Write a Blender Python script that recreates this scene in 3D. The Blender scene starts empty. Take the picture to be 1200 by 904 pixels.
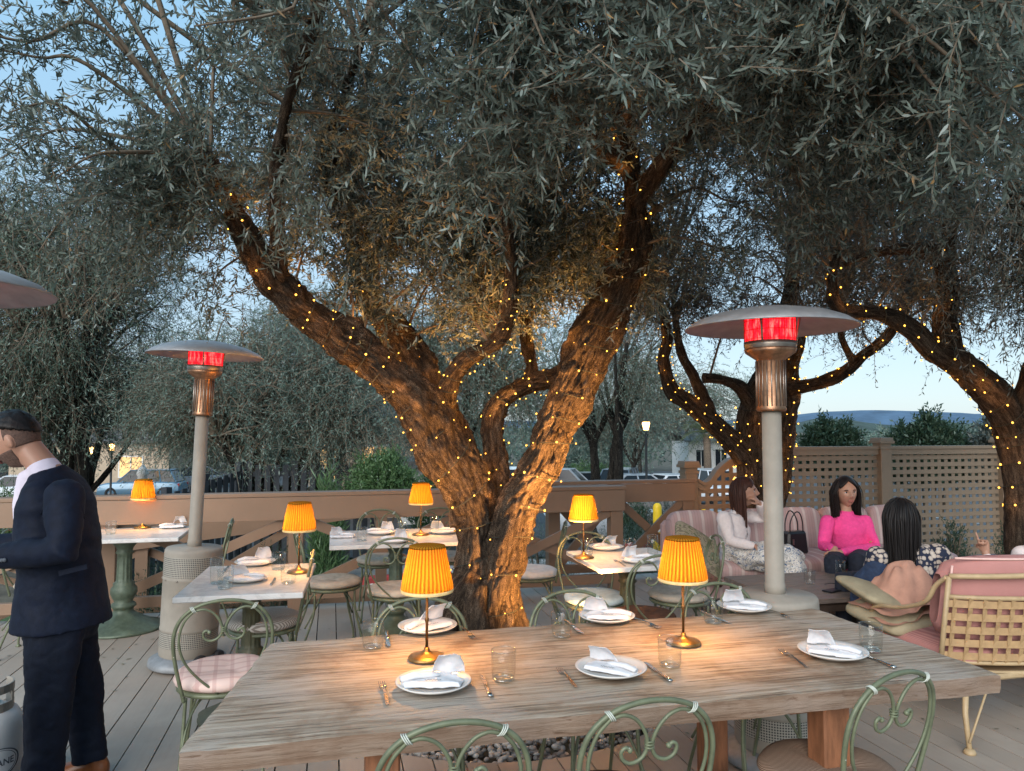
import bpy, bmesh, math, random
import numpy as np
from mathutils import Vector, Matrix, Euler, noise
R = math.radians
PI = math.pi
rnd = random.Random(7)
scene = bpy.context.scene
C = scene.collection

# ------------------------------------------------------------------ camera model (used to survey positions)
F, CX, CY, HOR, EYE = 870.0, 600.0, 452.0, 500.0, 1.6
PITCH = math.atan((HOR - CY) / F)

def ray(x, y):
    dx, dy = (x - CX) / F, -(y - CY) / F
    f = Vector((0, math.cos(PITCH), math.sin(PITCH)))
    u = Vector((0, -math.sin(PITCH), math.cos(PITCH)))
    return f + Vector((dx, 0, 0)) + u * dy

def at(x, y, z):
    d = ray(x, y)
    return Vector((0, 0, EYE)) + d * ((z - EYE) / d.z)

def ad(x, y, depth):
    d = ray(x, y)
    return Vector((0, 0, EYE)) + d * (depth / d.y)

# the terrace grid is turned a little against the camera
ANG = R(13.6)
CA, SA = math.cos(ANG), math.sin(ANG)

def uv(u, v, z=0.0):
    return Vector((u * CA - v * SA, u * SA + v * CA, z))

def touv(p):
    return (p[0] * CA + p[1] * SA, -p[0] * SA + p[1] * CA)

# ------------------------------------------------------------------ objects
def tag(o, label=None, cat=None, group=None, kind=None):
    if label: o['label'] = label
    if cat: o['category'] = cat
    if group: o['group'] = group
    if kind: o['kind'] = kind
    return o

def thing(name, label, cat, loc=(0, 0, 0), rz=0.0, group=None):
    o = bpy.data.objects.new(name, None)
    o.empty_display_size = 0.1
    C.objects.link(o)
    o.location = loc
    o.rotation_euler = (0, 0, rz)
    return tag(o, label, cat, group)

class MB:
    """collects closed shapes and links them as one mesh object"""
    def __init__(self):
        self.v, self.f, self.sm = [], [], []

    def add(self, vs, fs, smooth=False):
        n = len(self.v)
        self.v.extend([tuple(p) for p in vs])
        self.f.extend([tuple(i + n for i in f) for f in fs])
        self.sm.extend([smooth] * len(fs))
        return self

    def box(self, c, s, rot=None, taper=1.0, bev=0.0):
        hx, hy, hz = s[0] / 2, s[1] / 2, s[2] / 2
        c = Vector(c)
        if bev > 0:
            b = min(bev, hx * .9, hy * .9, hz * .9)
            vs, fs = [], []
            ring = [(-hx + b, -hy), (hx - b, -hy), (hx, -hy + b), (hx, hy - b), (hx - b, hy), (-hx + b, hy), (-hx, hy - b), (-hx, -hy + b)]
            inn = [(-hx + b, -hy + b)] * 1
            def sc(p, k): return (max(-hx + k, min(hx - k, p[0])), max(-hy + k, min(hy - k, p[1])))
            levels = [(-hz, b), (-hz + b, 0), (hz - b, 0), (hz, b)]
            for z, k in levels:
                t = 1.0 if z < 0 else taper
                for p in ring:
                    q = sc(p, k)
                    vs.append(Vector((q[0] * t, q[1] * t, z)))
            for l in range(3):
                for i in range(8):
                    j = (i + 1) % 8
                    fs.append((l * 8 + i, l * 8 + j, l * 8 + 8 + j, l * 8 + 8 + i))
            fs.append(tuple(range(7, -1, -1)))
            fs.append(tuple(range(24, 32)))
        else:
            vs = []
            for z in (-hz, hz):
                t = 1.0 if z < 0 else taper
                vs += [Vector((-hx * t, -hy * t, z)), Vector((hx * t, -hy * t, z)), Vector((hx * t, hy * t, z)), Vector((-hx * t, hy * t, z))]
            fs = [(3, 2, 1, 0), (4, 5, 6, 7), (0, 1, 5, 4), (1, 2, 6, 5), (2, 3, 7, 6), (3, 0, 4, 7)]
        if rot is not None:
            m = rot.to_matrix() if isinstance(rot, Euler) else rot
            vs = [m @ p for p in vs]
        return self.add([p + c for p in vs], fs)

    def beam(self, a, b, w, h, roll_up=(0, 0, 1)):
        """box from a to b, width w sideways, height h"""
        a, b = Vector(a), Vector(b)
        d = b - a
        L = d.length
        x = d.normalized()
        up = Vector(roll_up)
        y = up.cross(x)
        if y.length < 1e-4: y = Vector((0, 1, 0)).cross(x)
        y.normalize()
        z = x.cross(y)
        m = Matrix((x, y, z)).transposed()
        return self.box((a + b) / 2, (L, w, h), m)

    def tube(self, pts, r, seg=8, caps=True, closed=False, smooth=True, flat=1.0):
        pts = [Vector(p) for p in pts]
        n = len(pts)
        rr = r if isinstance(r, (list, tuple)) else [r] * n
        vs, fs = [], []
        prev = None
        for i, p in enumerate(pts):
            if closed:
                t = pts[(i + 1) % n] - pts[i - 1]
            else:
                t = pts[min(i + 1, n - 1)] - pts[max(i - 1, 0)]
            if t.length < 1e-9: t = Vector((0, 0, 1))
            t.normalize()
            if prev is None:
                a = Vector((0, 0, 1)) if abs(t.z) < .9 else Vector((1, 0, 0))
                x = t.cross(a).normalized()
            else:
                x = prev - t * prev.dot(t)
                if x.length < 1e-6: x = t.orthogonal()
                x.normalize()
            prev = x
            y = t.cross(x)
            for k in range(seg):
                an = 2 * PI * k / seg
                vs.append(p + (x * math.cos(an) + y * math.sin(an) * flat) * rr[i])
        m = n if closed else n - 1
        for i in range(m):
            j = (i + 1) % n
            for k in range(seg):
                l = (k + 1) % seg
                fs.append((i * seg + k, i * seg + l, j * seg + l, j * seg + k))
        if caps and not closed:
            fs.append(tuple(range(seg - 1, -1, -1)))
            fs.append(tuple((n - 1) * seg + k for k in range(seg)))
        return self.add(vs, fs, smooth)

    def lathe(self, prof, seg=32, c=(0, 0, 0), smooth=True, rot=None, rfun=None):
        """prof: list of (r, z) from bottom to top; r=0 ends are closed"""
        vs, fs, rows = [], [], []
        c = Vector(c)
        for (r, z) in prof:
            if r < 1e-6:
                rows.append([len(vs)]); vs.append(Vector((0, 0, z)))
            else:
                row = []
                for k in range(seg):
                    an = 2 * PI * k / seg
                    q = r * (rfun(k, seg, z, r) if rfun else 1.0)
                    row.append(len(vs)); vs.append(Vector((q * math.cos(an), q * math.sin(an), z)))
                rows.append(row)
        for a, b in zip(rows[:-1], rows[1:]):
            for k in range(seg):
                l = (k + 1) % seg
                if len(a) == 1 and len(b) == 1: continue
                if len(a) == 1: fs.append((a[0], b[l], b[k]))
                elif len(b) == 1: fs.append((a[k], a[l], b[0]))
                else: fs.append((a[k], a[l], b[l], b[k]))
        if rot is not None:
            m = rot.to_matrix() if isinstance(rot, Euler) else rot
            vs = [m @ p for p in vs]
        return self.add([p + c for p in vs], fs, smooth)

    def ball(self, c, r, seg=12, rings=8, smooth=True, rot=None):
        rx, ry, rz = r if isinstance(r, (list, tuple)) else (r, r, r)
        vs, fs = [], []
        c = Vector(c)
        for i in range(rings + 1):
            th = PI * i / rings
            for k in range(seg):
                ph = 2 * PI * k / seg
                vs.append(Vector((rx * math.sin(th) * math.cos(ph), ry * math.sin(th) * math.sin(ph), -rz * math.cos(th))))
        for i in range(rings):
            for k in range(seg):
                l = (k + 1) % seg
                if i == 0: fs.append((k, seg + l, seg + k)) if False else fs.append((i * seg + k, (i + 1) * seg + l, (i + 1) * seg + k)[::-1])
                elif i == rings - 1: fs.append((i * seg + k, i * seg + l, (i + 1) * seg + k))
                else: fs.append((i * seg + k, i * seg + l, (i + 1) * seg + l, (i + 1) * seg + k))
        if rot is not None:
            m = rot.to_matrix() if isinstance(rot, Euler) else rot
            vs = [m @ p for p in vs]
        return self.add([p + c for p in vs], fs, smooth)

    def prism(self, poly, axis_from, axis_to):
        """extrude a 3D polygon (list of points) by vector"""
        d = Vector(axis_to) - Vector(axis_from)
        n = len(poly)
        vs = [Vector(p) for p in poly] + [Vector(p) + d for p in poly]
        fs = [tuple(range(n - 1, -1, -1)), tuple(range(n, 2 * n))]
        for i in range(n):
            j = (i + 1) % n
            fs.append((i, j, n + j, n + i))
        return self.add(vs, fs)

    def grid(self, fn, nu, nv, smooth=True, thick=0.0):
        vs, fs = [], []
        for i in range(nu + 1):
            for j in range(nv + 1):
                vs.append(Vector(fn(i / nu, j / nv)))
        w = nv + 1
        for i in range(nu):
            for j in range(nv):
                fs.append((i * w + j, (i + 1) * w + j, (i + 1) * w + j + 1, i * w + j + 1))
        return self.add(vs, fs, smooth)

    def mesh(self, name):
        me = bpy.data.meshes.new(name)
        me.from_pydata(self.v, [], self.f)
        me.polygons.foreach_set('use_smooth', self.sm)
        me.validate()
        bm = bmesh.new(); bm.from_mesh(me)
        bmesh.ops.recalc_face_normals(bm, faces=bm.faces)
        bm.to_mesh(me); bm.free()
        me.update()
        return me

    def build(self, name, mat, parent=None, loc=None, rz=None, bevel=0.0):
        o = bpy.data.objects.new(name, self.mesh(name))
        C.objects.link(o)
        if mat: o.data.materials.append(mat)
        if parent: o.parent = parent
        if loc is not None: o.location = loc
        if rz is not None: o.rotation_euler = (0, 0, rz)
        if bevel > 0:
            m = o.modifiers.new('bevel', 'BEVEL'); m.width = bevel; m.segments = 2; m.limit_method = 'ANGLE'
        return o

def copy_tree(o, parent=None):
    c = o.copy()
    C.objects.link(c)
    if parent: c.parent = parent
    for ch in list(o.children):
        copy_tree(ch, c)
    return c

def place(src, used, loc, rz, label, group=None):
    """first call uses the source itself, later calls copy it with its parts"""
    o = src if not used else copy_tree(src)
    used.append(1)
    o.location = loc
    o.rotation_euler = (0, 0, rz)
    o['label'] = label
    if group: o['group'] = group
    return o

def np_mesh(name, verts, faces, nper, attrs=None, smooth=False):
    """verts (N,3) array, faces flat index array with nper corners each"""
    me = bpy.data.meshes.new(name)
    nf = len(faces) // nper
    me.vertices.add(len(verts)); me.vertices.foreach_set('co', np.asarray(verts, np.float32).ravel())
    me.loops.add(len(faces)); me.loops.foreach_set('vertex_index', np.asarray(faces, np.int32))
    me.polygons.add(nf)
    me.polygons.foreach_set('loop_start', np.arange(0, nf * nper, nper, dtype=np.int32))
    me.update(calc_edges=True)
    if smooth: me.polygons.foreach_set('use_smooth', np.ones(nf, bool))
    for k, a in (attrs or {}).items():
        at_ = me.attributes.new(k, 'FLOAT', 'FACE')
        at_.data.foreach_set('value', np.asarray(a, np.float32))
    return me

def spline(pts, n=8):
    """Catmull-Rom through points (tuples of any length)"""
    P = [Vector(p) for p in pts]
    out = []
    m = len(P)
    for i in range(m - 1):
        p0, p1, p2, p3 = P[max(i - 1, 0)], P[i], P[i + 1], P[min(i + 2, m - 1)]
        for k in range(n):
            t = k / n
            out.append(0.5 * ((2 * p1) + (p2 - p0) * t + (2 * p0 - 5 * p1 + 4 * p2 - p3) * t * t + (3 * p1 - p0 - 3 * p2 + p3) * t * t * t))
    out.append(P[-1])
    return out

# ------------------------------------------------------------------ materials
class NT:
    def __init__(self, name):
        self.m = bpy.data.materials.new(name)
        self.m.use_nodes = True
        self.t = self.m.node_tree
        self.n = self.t.nodes
        self.l = self.t.links
        self.b = self.n['Principled BSDF']
        self.out = self.n['Material Output']
    def new(self, typ, **kw):
        n = self.n.new(typ)
        for k, v in kw.items():
            if k.startswith('i_'):
                key = k[2:].replace('_', ' ')
                n.inputs[key].default_value = v
            else:
                setattr(n, k, v)
        return n
    def link(self, a, b): self.l.new(a, b)
    def coords(self, scale=(1, 1, 1), kind='Object', rot=(0, 0, 0), attr=None):
        mp = self.new('ShaderNodeMapping')
        mp.inputs['Scale'].default_value = scale
        mp.inputs['Rotation'].default_value = rot
        if attr:
            tc = self.new('ShaderNodeAttribute', attribute_name=attr)
            self.link(tc.outputs['Vector'], mp.inputs['Vector'])
        else:
            tc = self.new('ShaderNodeTexCoord')
            self.link(tc.outputs[kind], mp.inputs['Vector'])
        return mp.outputs['Vector']
    def noise(self, vec, scale=5, detail=4, rough=.55, dist=0.0):
        n = self.new('ShaderNodeTexNoise')
        n.inputs['Scale'].default_value = scale
        n.inputs['Detail'].default_value = detail
        n.inputs['Roughness'].default_value = rough
        n.inputs['Distortion'].default_value = dist
        self.link(vec, n.inputs['Vector'])
        return n.outputs['Fac']
    def ramp(self, fac, stops):
        r = self.new('ShaderNodeValToRGB')
        el = r.color_ramp.elements
        while len(el) < len(stops): el.new(.5)
        for e, (p, c) in zip(el, stops):
            e.position = p
            e.color = (c[0], c[1], c[2], 1) if not isinstance(c, (int, float)) else (c, c, c, 1)
        self.link(fac, r.inputs['Fac'])
        return r.outputs['Color']
    def mix(self, fac, a, b, mode='MIX'):
        m = self.new('ShaderNodeMix', data_type='RGBA', blend_type=mode)
        for sock, v in ((m.inputs[0], fac), (m.inputs[6], a), (m.inputs[7], b)):
            if hasattr(v, 'links'): self.link(v, sock)
            elif isinstance(v, (int, float)): sock.default_value = v
            else: sock.default_value = (v[0], v[1], v[2], 1)
        return m.outputs[2]
    def math(self, op, a, b=None):
        m = self.new('ShaderNodeMath', operation=op)
        for sock, v in ((m.inputs[0], a), (m.inputs[1], b)):
            if v is None: continue
            if hasattr(v, 'links'): self.link(v, sock)
            else: sock.default_value = v
        return m.outputs[0]
    def bump(self, h, strength=.3, dist=.01):
        b = self.new('ShaderNodeBump')
        b.inputs['Strength'].default_value = strength
        b.inputs['Distance'].default_value = dist
        self.link(h, b.inputs['Height'])
        self.link(b.outputs['Normal'], self.b.inputs['Normal'])
        return b
    def color(self, c):
        if hasattr(c, 'links'): self.link(c, self.b.inputs['Base Color'])
        else: self.b.inputs['Base Color'].default_value = (c[0], c[1], c[2], 1)
    def set(self, **kw):
        for k, v in kw.items():
            key = k.replace('_', ' ')
            s = self.b.inputs[key]
            if hasattr(v, 'links'): self.link(v, s)
            elif isinstance(v, tuple): s.default_value = (v[0], v[1], v[2], 1)
            else: s.default_value = v
        return self

def mottled(name, c, var=.25, scale=12, rough=.6, bump=.15, metal=0.0, spec=.4, bdist=.004, stretch=(1, 1, 1), c2=None):
    t = NT(name)
    vec = t.coords(stretch)
    f = t.noise(vec, scale, 6, .6)
    lo = tuple(x * (1 - var) for x in c)
    hi = c2 or tuple(min(1, x * (1 + var)) for x in c)
    t.color(t.ramp(f, [(.3, lo), (.7, hi)]))
    t.set(Roughness=rough, Metallic=metal)
    t.b.inputs['Specular IOR Level'].default_value = spec
    if bump: t.bump(t.noise(vec, scale * 4, 4, .6), bump, bdist)
    return t.m

def emit(name, c, s):
    t = NT(name)
    t.color((0.02, 0.02, 0.02))
    t.b.inputs['Emission Color'].default_value = (c[0], c[1], c[2], 1)
    t.b.inputs['Emission Strength'].default_value = s
    return t.m

def remesh(name, m, voxel, mat, parent, smooth=4, folds=0.0, fscale=(9, 9, 5), seed=0):
    o = m.build(name, mat)
    a = o.modifiers.new('r', 'REMESH'); a.mode = 'VOXEL'; a.voxel_size = voxel; a.use_smooth_shade = True
    if smooth:
        b = o.modifiers.new('s', 'SMOOTH'); b.iterations = smooth; b.factor = .5
    bpy.context.view_layer.update()
    dg = bpy.context.evaluated_depsgraph_get()
    me = bpy.data.meshes.new_from_object(o.evaluated_get(dg))
    me.name = name
    o.modifiers.clear()
    old = o.data; o.data = me; bpy.data.meshes.remove(old)
    if folds:
        n = len(me.vertices)
        co = np.empty(n * 3, np.float32); me.vertices.foreach_get('co', co); co = co.reshape(-1, 3)
        no = np.empty(n * 3, np.float32); me.vertices.foreach_get('normal', no); no = no.reshape(-1, 3)
        d = np.array([noise.noise(Vector((p[0] * fscale[0] + seed, p[1] * fscale[1], p[2] * fscale[2] + 2 * noise.noise(Vector(p) * 4)))) for p in co])
        d2 = np.array([abs(noise.noise(Vector((p[0] * fscale[0] * 2.1 + 5, p[1] * fscale[1] * 2.1 + seed, p[2] * fscale[2] * 2.6)))) for p in co])
        co = co + no * (folds * (d - 1.1 * np.clip(.25 - d2, 0, 1)))[:, None]
        me.vertices.foreach_set('co', co.astype(np.float32).ravel())
    me.polygons.foreach_set('use_smooth', [True] * len(me.polygons))
    me.update()
    me.materials.clear(); me.materials.append(mat)
    if parent: o.parent = parent
    return o


M = {}
# light levels (dusk, exposed for the shade)
STR_W = .42
SKY_S = .068
SUN_S = 1.3
UP_W = 500
EXPO = 1.62
# ================================================================== MATERIALS
def m_deck():
    t = NT('painted_deck')
    geo = t.new('ShaderNodeNewGeometry')
    vec = t.coords((1, 1, 1), rot=(0, 0, -ANG))
    st = t.new('ShaderNodeMapping'); st.inputs['Scale'].default_value = (9, .7, 9); t.link(vec, st.inputs['Vector'])
    grain = t.noise(st.outputs['Vector'], 5, 6, .6)
    blot = t.noise(vec, 1.3, 4, .6)
    rndv = geo.outputs['Random Per Island']
    base = t.ramp(rndv, [(0, (.315, .262, .215)), (.5, (.36, .302, .25)), (1, (.405, .345, .288))])
    c = t.mix(t.math('MULTIPLY', t.ramp(blot, [(.45, 0), (.62, 1)]), .4), base, (.25, .205, .165))
    c = t.mix(t.math('MULTIPLY', t.ramp(grain, [(.45, 0), (.75, 1)]), .25), c, (.26, .22, .185))
    spots = t.noise(vec, 34, 2, .5)
    c = t.mix(t.ramp(spots, [(.73, 0), (.79, .7)]), c, (.12, .1, .08))
    t.color(c)
    t.set(Roughness=t.ramp(blot, [(.3, .42), (.7, .62)]))
    t.bump(grain, .25, .003)
    return t.m
M['deck'] = m_deck()

def m_farm():
    t = NT('weathered_table_wood')
    vec = t.coords((1, 1, 1))
    st = t.new('ShaderNodeMapping'); st.inputs['Scale'].default_value = (1.2, 24, 16); t.link(vec, st.inputs['Vector'])
    g1 = t.noise(st.outputs['Vector'], 2.2, 9, .68, .35)
    st2 = t.new('ShaderNodeMapping'); st2.inputs['Scale'].default_value = (1.8, 60, 40); t.link(vec, st2.inputs['Vector'])
    g2 = t.noise(st2.outputs['Vector'], 2.0, 6, .7, .2)
    blot = t.noise(vec, 3.2, 5, .6, .4)
    c = t.ramp(g1, [(.32, (.11, .08, .055)), (.42, (.275, .21, .15)), (.51, (.37, .297, .225)), (.64, (.475, .40, .315))])
    c = t.mix(t.math('MULTIPLY', t.ramp(blot, [(.5, 0), (.62, 1)]), .55), c, (.45, .40, .35))
    c = t.mix(t.math('MULTIPLY', t.ramp(blot, [(.36, 1), (.46, 0)]), .6), c, (.20, .12, .07))
    c = t.mix(t.ramp(g2, [(.36, .85), (.44, 0)]), c, (.055, .036, .025))
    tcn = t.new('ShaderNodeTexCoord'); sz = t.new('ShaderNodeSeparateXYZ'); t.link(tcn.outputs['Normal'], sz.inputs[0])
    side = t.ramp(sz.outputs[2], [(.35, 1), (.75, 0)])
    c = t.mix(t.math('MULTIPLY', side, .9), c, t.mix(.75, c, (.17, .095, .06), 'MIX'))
    t.color(c)
    t.set(Roughness=.62)
    t.b.inputs['Specular IOR Level'].default_value = .3
    h = t.math('ADD', g1, t.math('MULTIPLY', g2, .9))
    t.bump(h, .8, .008)
    return t.m
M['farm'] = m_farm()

def m_paint(name, c, rough=.5):
    t = NT(name)
    vec = t.coords((1, 1, 1))
    a = t.noise(vec, 3, 5, .65)
    b = t.noise(vec, 40, 4, .6)
    k = t.mix(t.ramp(a, [(.3, 0), (.75, .5)]), c, tuple(x * .68 for x in c))
    k = t.mix(t.ramp(b, [(.66, 0), (.8, .35)]), k, tuple(x * .45 for x in c))
    t.color(k)
    t.set(Roughness=rough)
    t.bump(b, .12, .003)
    return t.m
M['rail'] = m_paint('brown_rail_paint', (.265, .165, .105))
M['lattice'] = m_paint('taupe_lattice_paint', (.265, .19, .128), .55)
M['legwood'] = mottled('red_brown_leg_wood', (.22, .09, .042), .35, 8, .55, .3, stretch=(6, 6, 1))

def m_iron(name, c, chip=(.62, .62, .55)):
    t = NT(name)
    vec = t.coords((1, 1, 1))
    a = t.noise(vec, 22, 5, .6)
    b = t.noise(vec, 55, 3, .7)
    k = t.ramp(a, [(.3, tuple(x * .62 for x in c)), (.65, c)])
    k = t.mix(t.ramp(b, [(.70, 0), (.74, .8)]), k, chip)
    t.color(k)
    t.set(Roughness=.48, Metallic=.15)
    t.bump(a, .2, .003)
    return t.m
M['iron'] = m_iron('sage_green_iron', (.155, .175, .105))
M['iron_dark'] = m_iron('dark_green_iron', (.06, .065, .045), (.2, .2, .16))
M['verdigris'] = m_iron('verdigris_iron', (.13, .17, .12), (.30, .31, .24))
M['olive_iron'] = m_iron('olive_bronze_iron', (.085, .08, .04), (.14, .13, .07))
M['wire'] = mottled('white_wire_wrap', (.48, .5, .44), .2, 60, .45, .1)

def m_stripe(name, base, dark, axis='X', freq=70, sharp=(.42, .58), bmp=.25):
    t = NT(name)
    vec = t.coords((1, 1, 1))
    w = t.new('ShaderNodeTexWave', wave_type='BANDS', bands_direction=axis)
    w.inputs['Scale'].default_value = freq
    w.inputs['Distortion'].default_value = .35
    w.inputs['Detail'].default_value = 2
    t.link(vec, w.inputs['Vector'])
    n = t.noise(vec, 7, 4, .6)
    k = t.ramp(w.outputs['Fac'], [(sharp[0], dark), (sharp[1], base)])
    k = t.mix(t.ramp(n, [(.4, 0), (.75, .35)]), k, tuple(x * .6 for x in base))
    t.color(k)
    t.set(Roughness=.9)
    t.b.inputs['Specular IOR Level'].default_value = .15
    t.bump(w.outputs['Fac'], bmp, .003)
    return t.m
M['cush_beige'] = mottled('beige_linen', (.42, .36, .29), .2, 18, .9, .35, spec=.15)
M['cush_stripe'] = m_stripe('ticking_stripe', (.55, .50, .44), (.23, .19, .16), 'X', 26)
M['cush_rib'] = m_stripe('brown_ribbed_weave', (.36, .25, .18), (.12, .065, .04), 'DIAGONAL', 48)
M['cush_brown'] = mottled('dark_brown_cloth', (.085, .045, .03), .3, 20, .9, .3, spec=.1)
M['cush_blue'] = mottled('pale_blue_linen', (.43, .50, .50), .15, 18, .9, .3, spec=.15)
M['cush_white'] = mottled('pale_grey_linen', (.62, .62, .60), .12, 18, .9, .3, spec=.15)
def m_plaid():
    t = NT('pink_plaid_cloth')
    vec = t.coords((1, 1, 1))
    ws = []
    for ax in ('X', 'Y'):
        w = t.new('ShaderNodeTexWave', wave_type='BANDS', bands_direction=ax)
        w.inputs['Scale'].default_value = 4.5
        t.link(vec, w.inputs['Vector'])
        ws.append(t.ramp(w.outputs['Fac'], [(.84, 0), (.9, 1)]))
    k = t.mix(t.math('MULTIPLY', ws[0], .5), (.66, .50, .45), (.45, .27, .25))
    k = t.mix(t.math('MULTIPLY', ws[1], .5), k, (.45, .27, .25))
    t.color(k); t.set(Roughness=.9)
    return t.m
M['plaid'] = m_plaid()

def m_marble():
    t = NT('white_stone_top')
    vec = t.coords((1, 1, 1))
    v = t.noise(vec, 3.5, 9, .65, 1.2)
    k = t.ramp(v, [(.44, (.62, .60, .575)), (.5, (.53, .51, .49)), (.55, (.66, .64, .615))])
    t.color(k); t.set(Roughness=.22)
    return t.m
M['marble'] = m_marble()
M['brass'] = mottled('aged_brass', (.30, .19, .075), .4, 30, .38, .1, metal=.9)
M['dark_brass'] = mottled('dark_bronze', (.13, .075, .03), .4, 30, .42, .1, metal=.8)

def m_shade():
    t = NT('yellow_pleated_silk')
    for n in list(t.n):
        if n != t.out: t.n.remove(n)
    vec = t.coords((1, 1, 1))
    nz = t.noise(vec, 60, 3, .6)
    sx = t.new('ShaderNodeSeparateXYZ'); t.link(vec, sx.inputs[0])
    an = t.math('ARCTAN2', sx.outputs[1], sx.outputs[0])
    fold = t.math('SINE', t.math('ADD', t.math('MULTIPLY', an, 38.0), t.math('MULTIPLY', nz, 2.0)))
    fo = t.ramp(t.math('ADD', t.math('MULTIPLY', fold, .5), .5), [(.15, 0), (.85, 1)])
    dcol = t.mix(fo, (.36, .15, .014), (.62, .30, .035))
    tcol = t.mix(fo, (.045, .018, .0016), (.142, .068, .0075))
    d = t.new('ShaderNodeBsdfDiffuse'); tr = t.new('ShaderNodeBsdfTranslucent')
    t.link(dcol, d.inputs['Color']); t.link(tcol, tr.inputs['Color'])
    mx = t.new('ShaderNodeMixShader'); mx.inputs[0].default_value = .55
    t.link(d.outputs[0], mx.inputs[1]); t.link(tr.outputs[0], mx.inputs[2])
    t.link(mx.outputs[0], t.out.inputs['Surface'])
    return t.m
M['shade'] = m_shade()
M['shade_trim'] = mottled('pale_shade_trim', (.75, .55, .25), .15, 40, .8, .1)
M['china'] = mottled('white_china', (.62, .60, .57), .03, 10, .18, 0, spec=.5)
M['napkin'] = mottled('white_napkin_cloth', (.66, .655, .67), .06, 30, .85, .25, spec=.1)
M['ink'] = mottled('dark_print', (.09, .10, .12), .1, 30, .8, 0)
M['steel'] = mottled('polished_cutlery', (.52, .50, .47), .2, 60, .22, 0, metal=1.0)

def m_glass():
    t = NT('clear_glass')
    for n in list(t.n):
        if n != t.out: t.n.remove(n)
    tr = t.new('ShaderNodeBsdfTransparent'); tr.inputs['Color'].default_value = (.955, .965, .96, 1)
    gl = t.new('ShaderNodeBsdfGlossy'); gl.inputs['Roughness'].default_value = .03
    lw = t.new('ShaderNodeLayerWeight'); lw.inputs['Blend'].default_value = .5
    mx = t.new('ShaderNodeMixShader')
    f = t.math('ADD', t.math('MULTIPLY', t.math('POWER', lw.outputs['Facing'], 4.0), .55), .03)
    t.link(f, mx.inputs[0]); t.link(tr.outputs[0], mx.inputs[1]); t.link(gl.outputs[0], mx.inputs[2])
    t.link(mx.outputs[0], t.out.inputs['Surface'])
    return t.m
M['glass'] = m_glass()
M['glassbase'] = mottled('thick_glass_base', (.62, .64, .64), .1, 40, .06, 0, spec=.8)
M['heater'] = mottled('taupe_heater_enamel', (.275, .245, .205), .12, 9, .55, .08, spec=.3)
def m_perf():
    t = NT('perforated_heater_steel')
    vec = t.coords((1, 1, 1), kind='UV')
    v = t.new('ShaderNodeTexVoronoi', feature='F1'); v.inputs['Scale'].default_value = 1.0
    v.inputs['Randomness'].default_value = 0
    t.link(vec, v.inputs['Vector'])
    h = t.ramp(v.outputs['Distance'], [(.30, 0), (.36, 1)])
    t.color(t.mix(h, (.03, .028, .024), (.33, .305, .26)))
    t.set(Roughness=.5); t.bump(h, .4, .003)
    return t.m
M['perf'] = m_perf()
M['copper'] = mottled('heated_copper_steel', (.36, .20, .12), .4, 25, .42, .1, metal=1.0)
M['brushed'] = mottled('brushed_steel', (.34, .29, .25), .2, 30, .42, .1, metal=1.0)
M['reflector'] = mottled('brushed_aluminium', (.33, .33, .34), .15, 14, .5, .08, metal=.35)
M['plate_steel'] = mottled('galvanised_plate', (.24, .25, .26), .2, 14, .55, .05, metal=.3)
M['rubber'] = mottled('black_rubber', (.015, .015, .016), .2, 20, .6, 0)

def m_red():
    t = NT('glowing_red_burner')
    vec = t.coords((7, 7, 2.0))
    n = t.noise(vec, 6, 4, .65)
    t.color((.05, .0, .0))
    t.link(t.ramp(n, [(.36, (.30, .0, .004)), (.5, (.85, .006, .014)), (.62, (1, .07, .06))]), t.b.inputs['Emission Color'])
    t.b.inputs['Emission Strength'].default_value = 1.3
    return t.m
M['red_glow'] = m_red()
M['bulb'] = emit('warm_fairy_bulb', (1, .43, .05), 1.9)
M['bulb_hot'] = emit('warm_lamp_bulb', (1, .55, .16), 8)
M['far_glow'] = emit('distant_warm_lamp', (1, .55, .18), 4)
M['cable'] = mottled('dark_green_cable', (.02, .025, .02), .2, 20, .6, 0)

def m_bark(name, lo, mid, hi, sc=1.0):
    t = NT(name)
    vec = t.coords((1, 1, 1), attr='bark')
    st = t.new('ShaderNodeMapping'); st.inputs['Scale'].default_value = (44 * sc, 44 * sc, 11 * sc); t.link(vec, st.inputs['Vector'])
    f = t.noise(st.outputs['Vector'], 1.0, 8, .66, .5)
    st2 = t.new('ShaderNodeMapping'); st2.inputs['Scale'].default_value = (95 * sc, 95 * sc, 30 * sc); t.link(vec, st2.inputs['Vector'])
    vo = t.new('ShaderNodeTexVoronoi', feature='DISTANCE_TO_EDGE'); t.link(st2.outputs['Vector'], vo.inputs['Vector'])
    cr = t.ramp(vo.outputs['Distance'], [(.02, 0), (.22, 1)])
    big = t.noise(vec, 4, 4, .6)
    k = t.ramp(f, [(.40, lo), (.51, mid), (.62, hi)])
    k = t.mix(t.ramp(big, [(.4, 0), (.7, .5)]), k, tuple(x * .6 for x in mid))
    k = t.mix(cr, tuple(x * .35 for x in lo), k)
    t.color(k); t.set(Roughness=.9)
    t.b.inputs['Specular IOR Level'].default_value = .15
    h = t.math('ADD', t.math('MULTIPLY', f, 1.2), t.math('MULTIPLY', cr, .6))
    t.bump(h, 1.0, .018)
    return t.m
M['bark'] = m_bark('olive_bark', (.055, .04, .03), (.19, .14, .10), (.36, .275, .20))
M['bark_bg'] = m_bark('grey_olive_bark', (.035, .032, .028), (.085, .075, .062), (.16, .145, .125), .6)
M['twig'] = mottled('grey_brown_twig', (.15, .12, .09), .3, 30, .9, 0, spec=.1)

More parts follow.
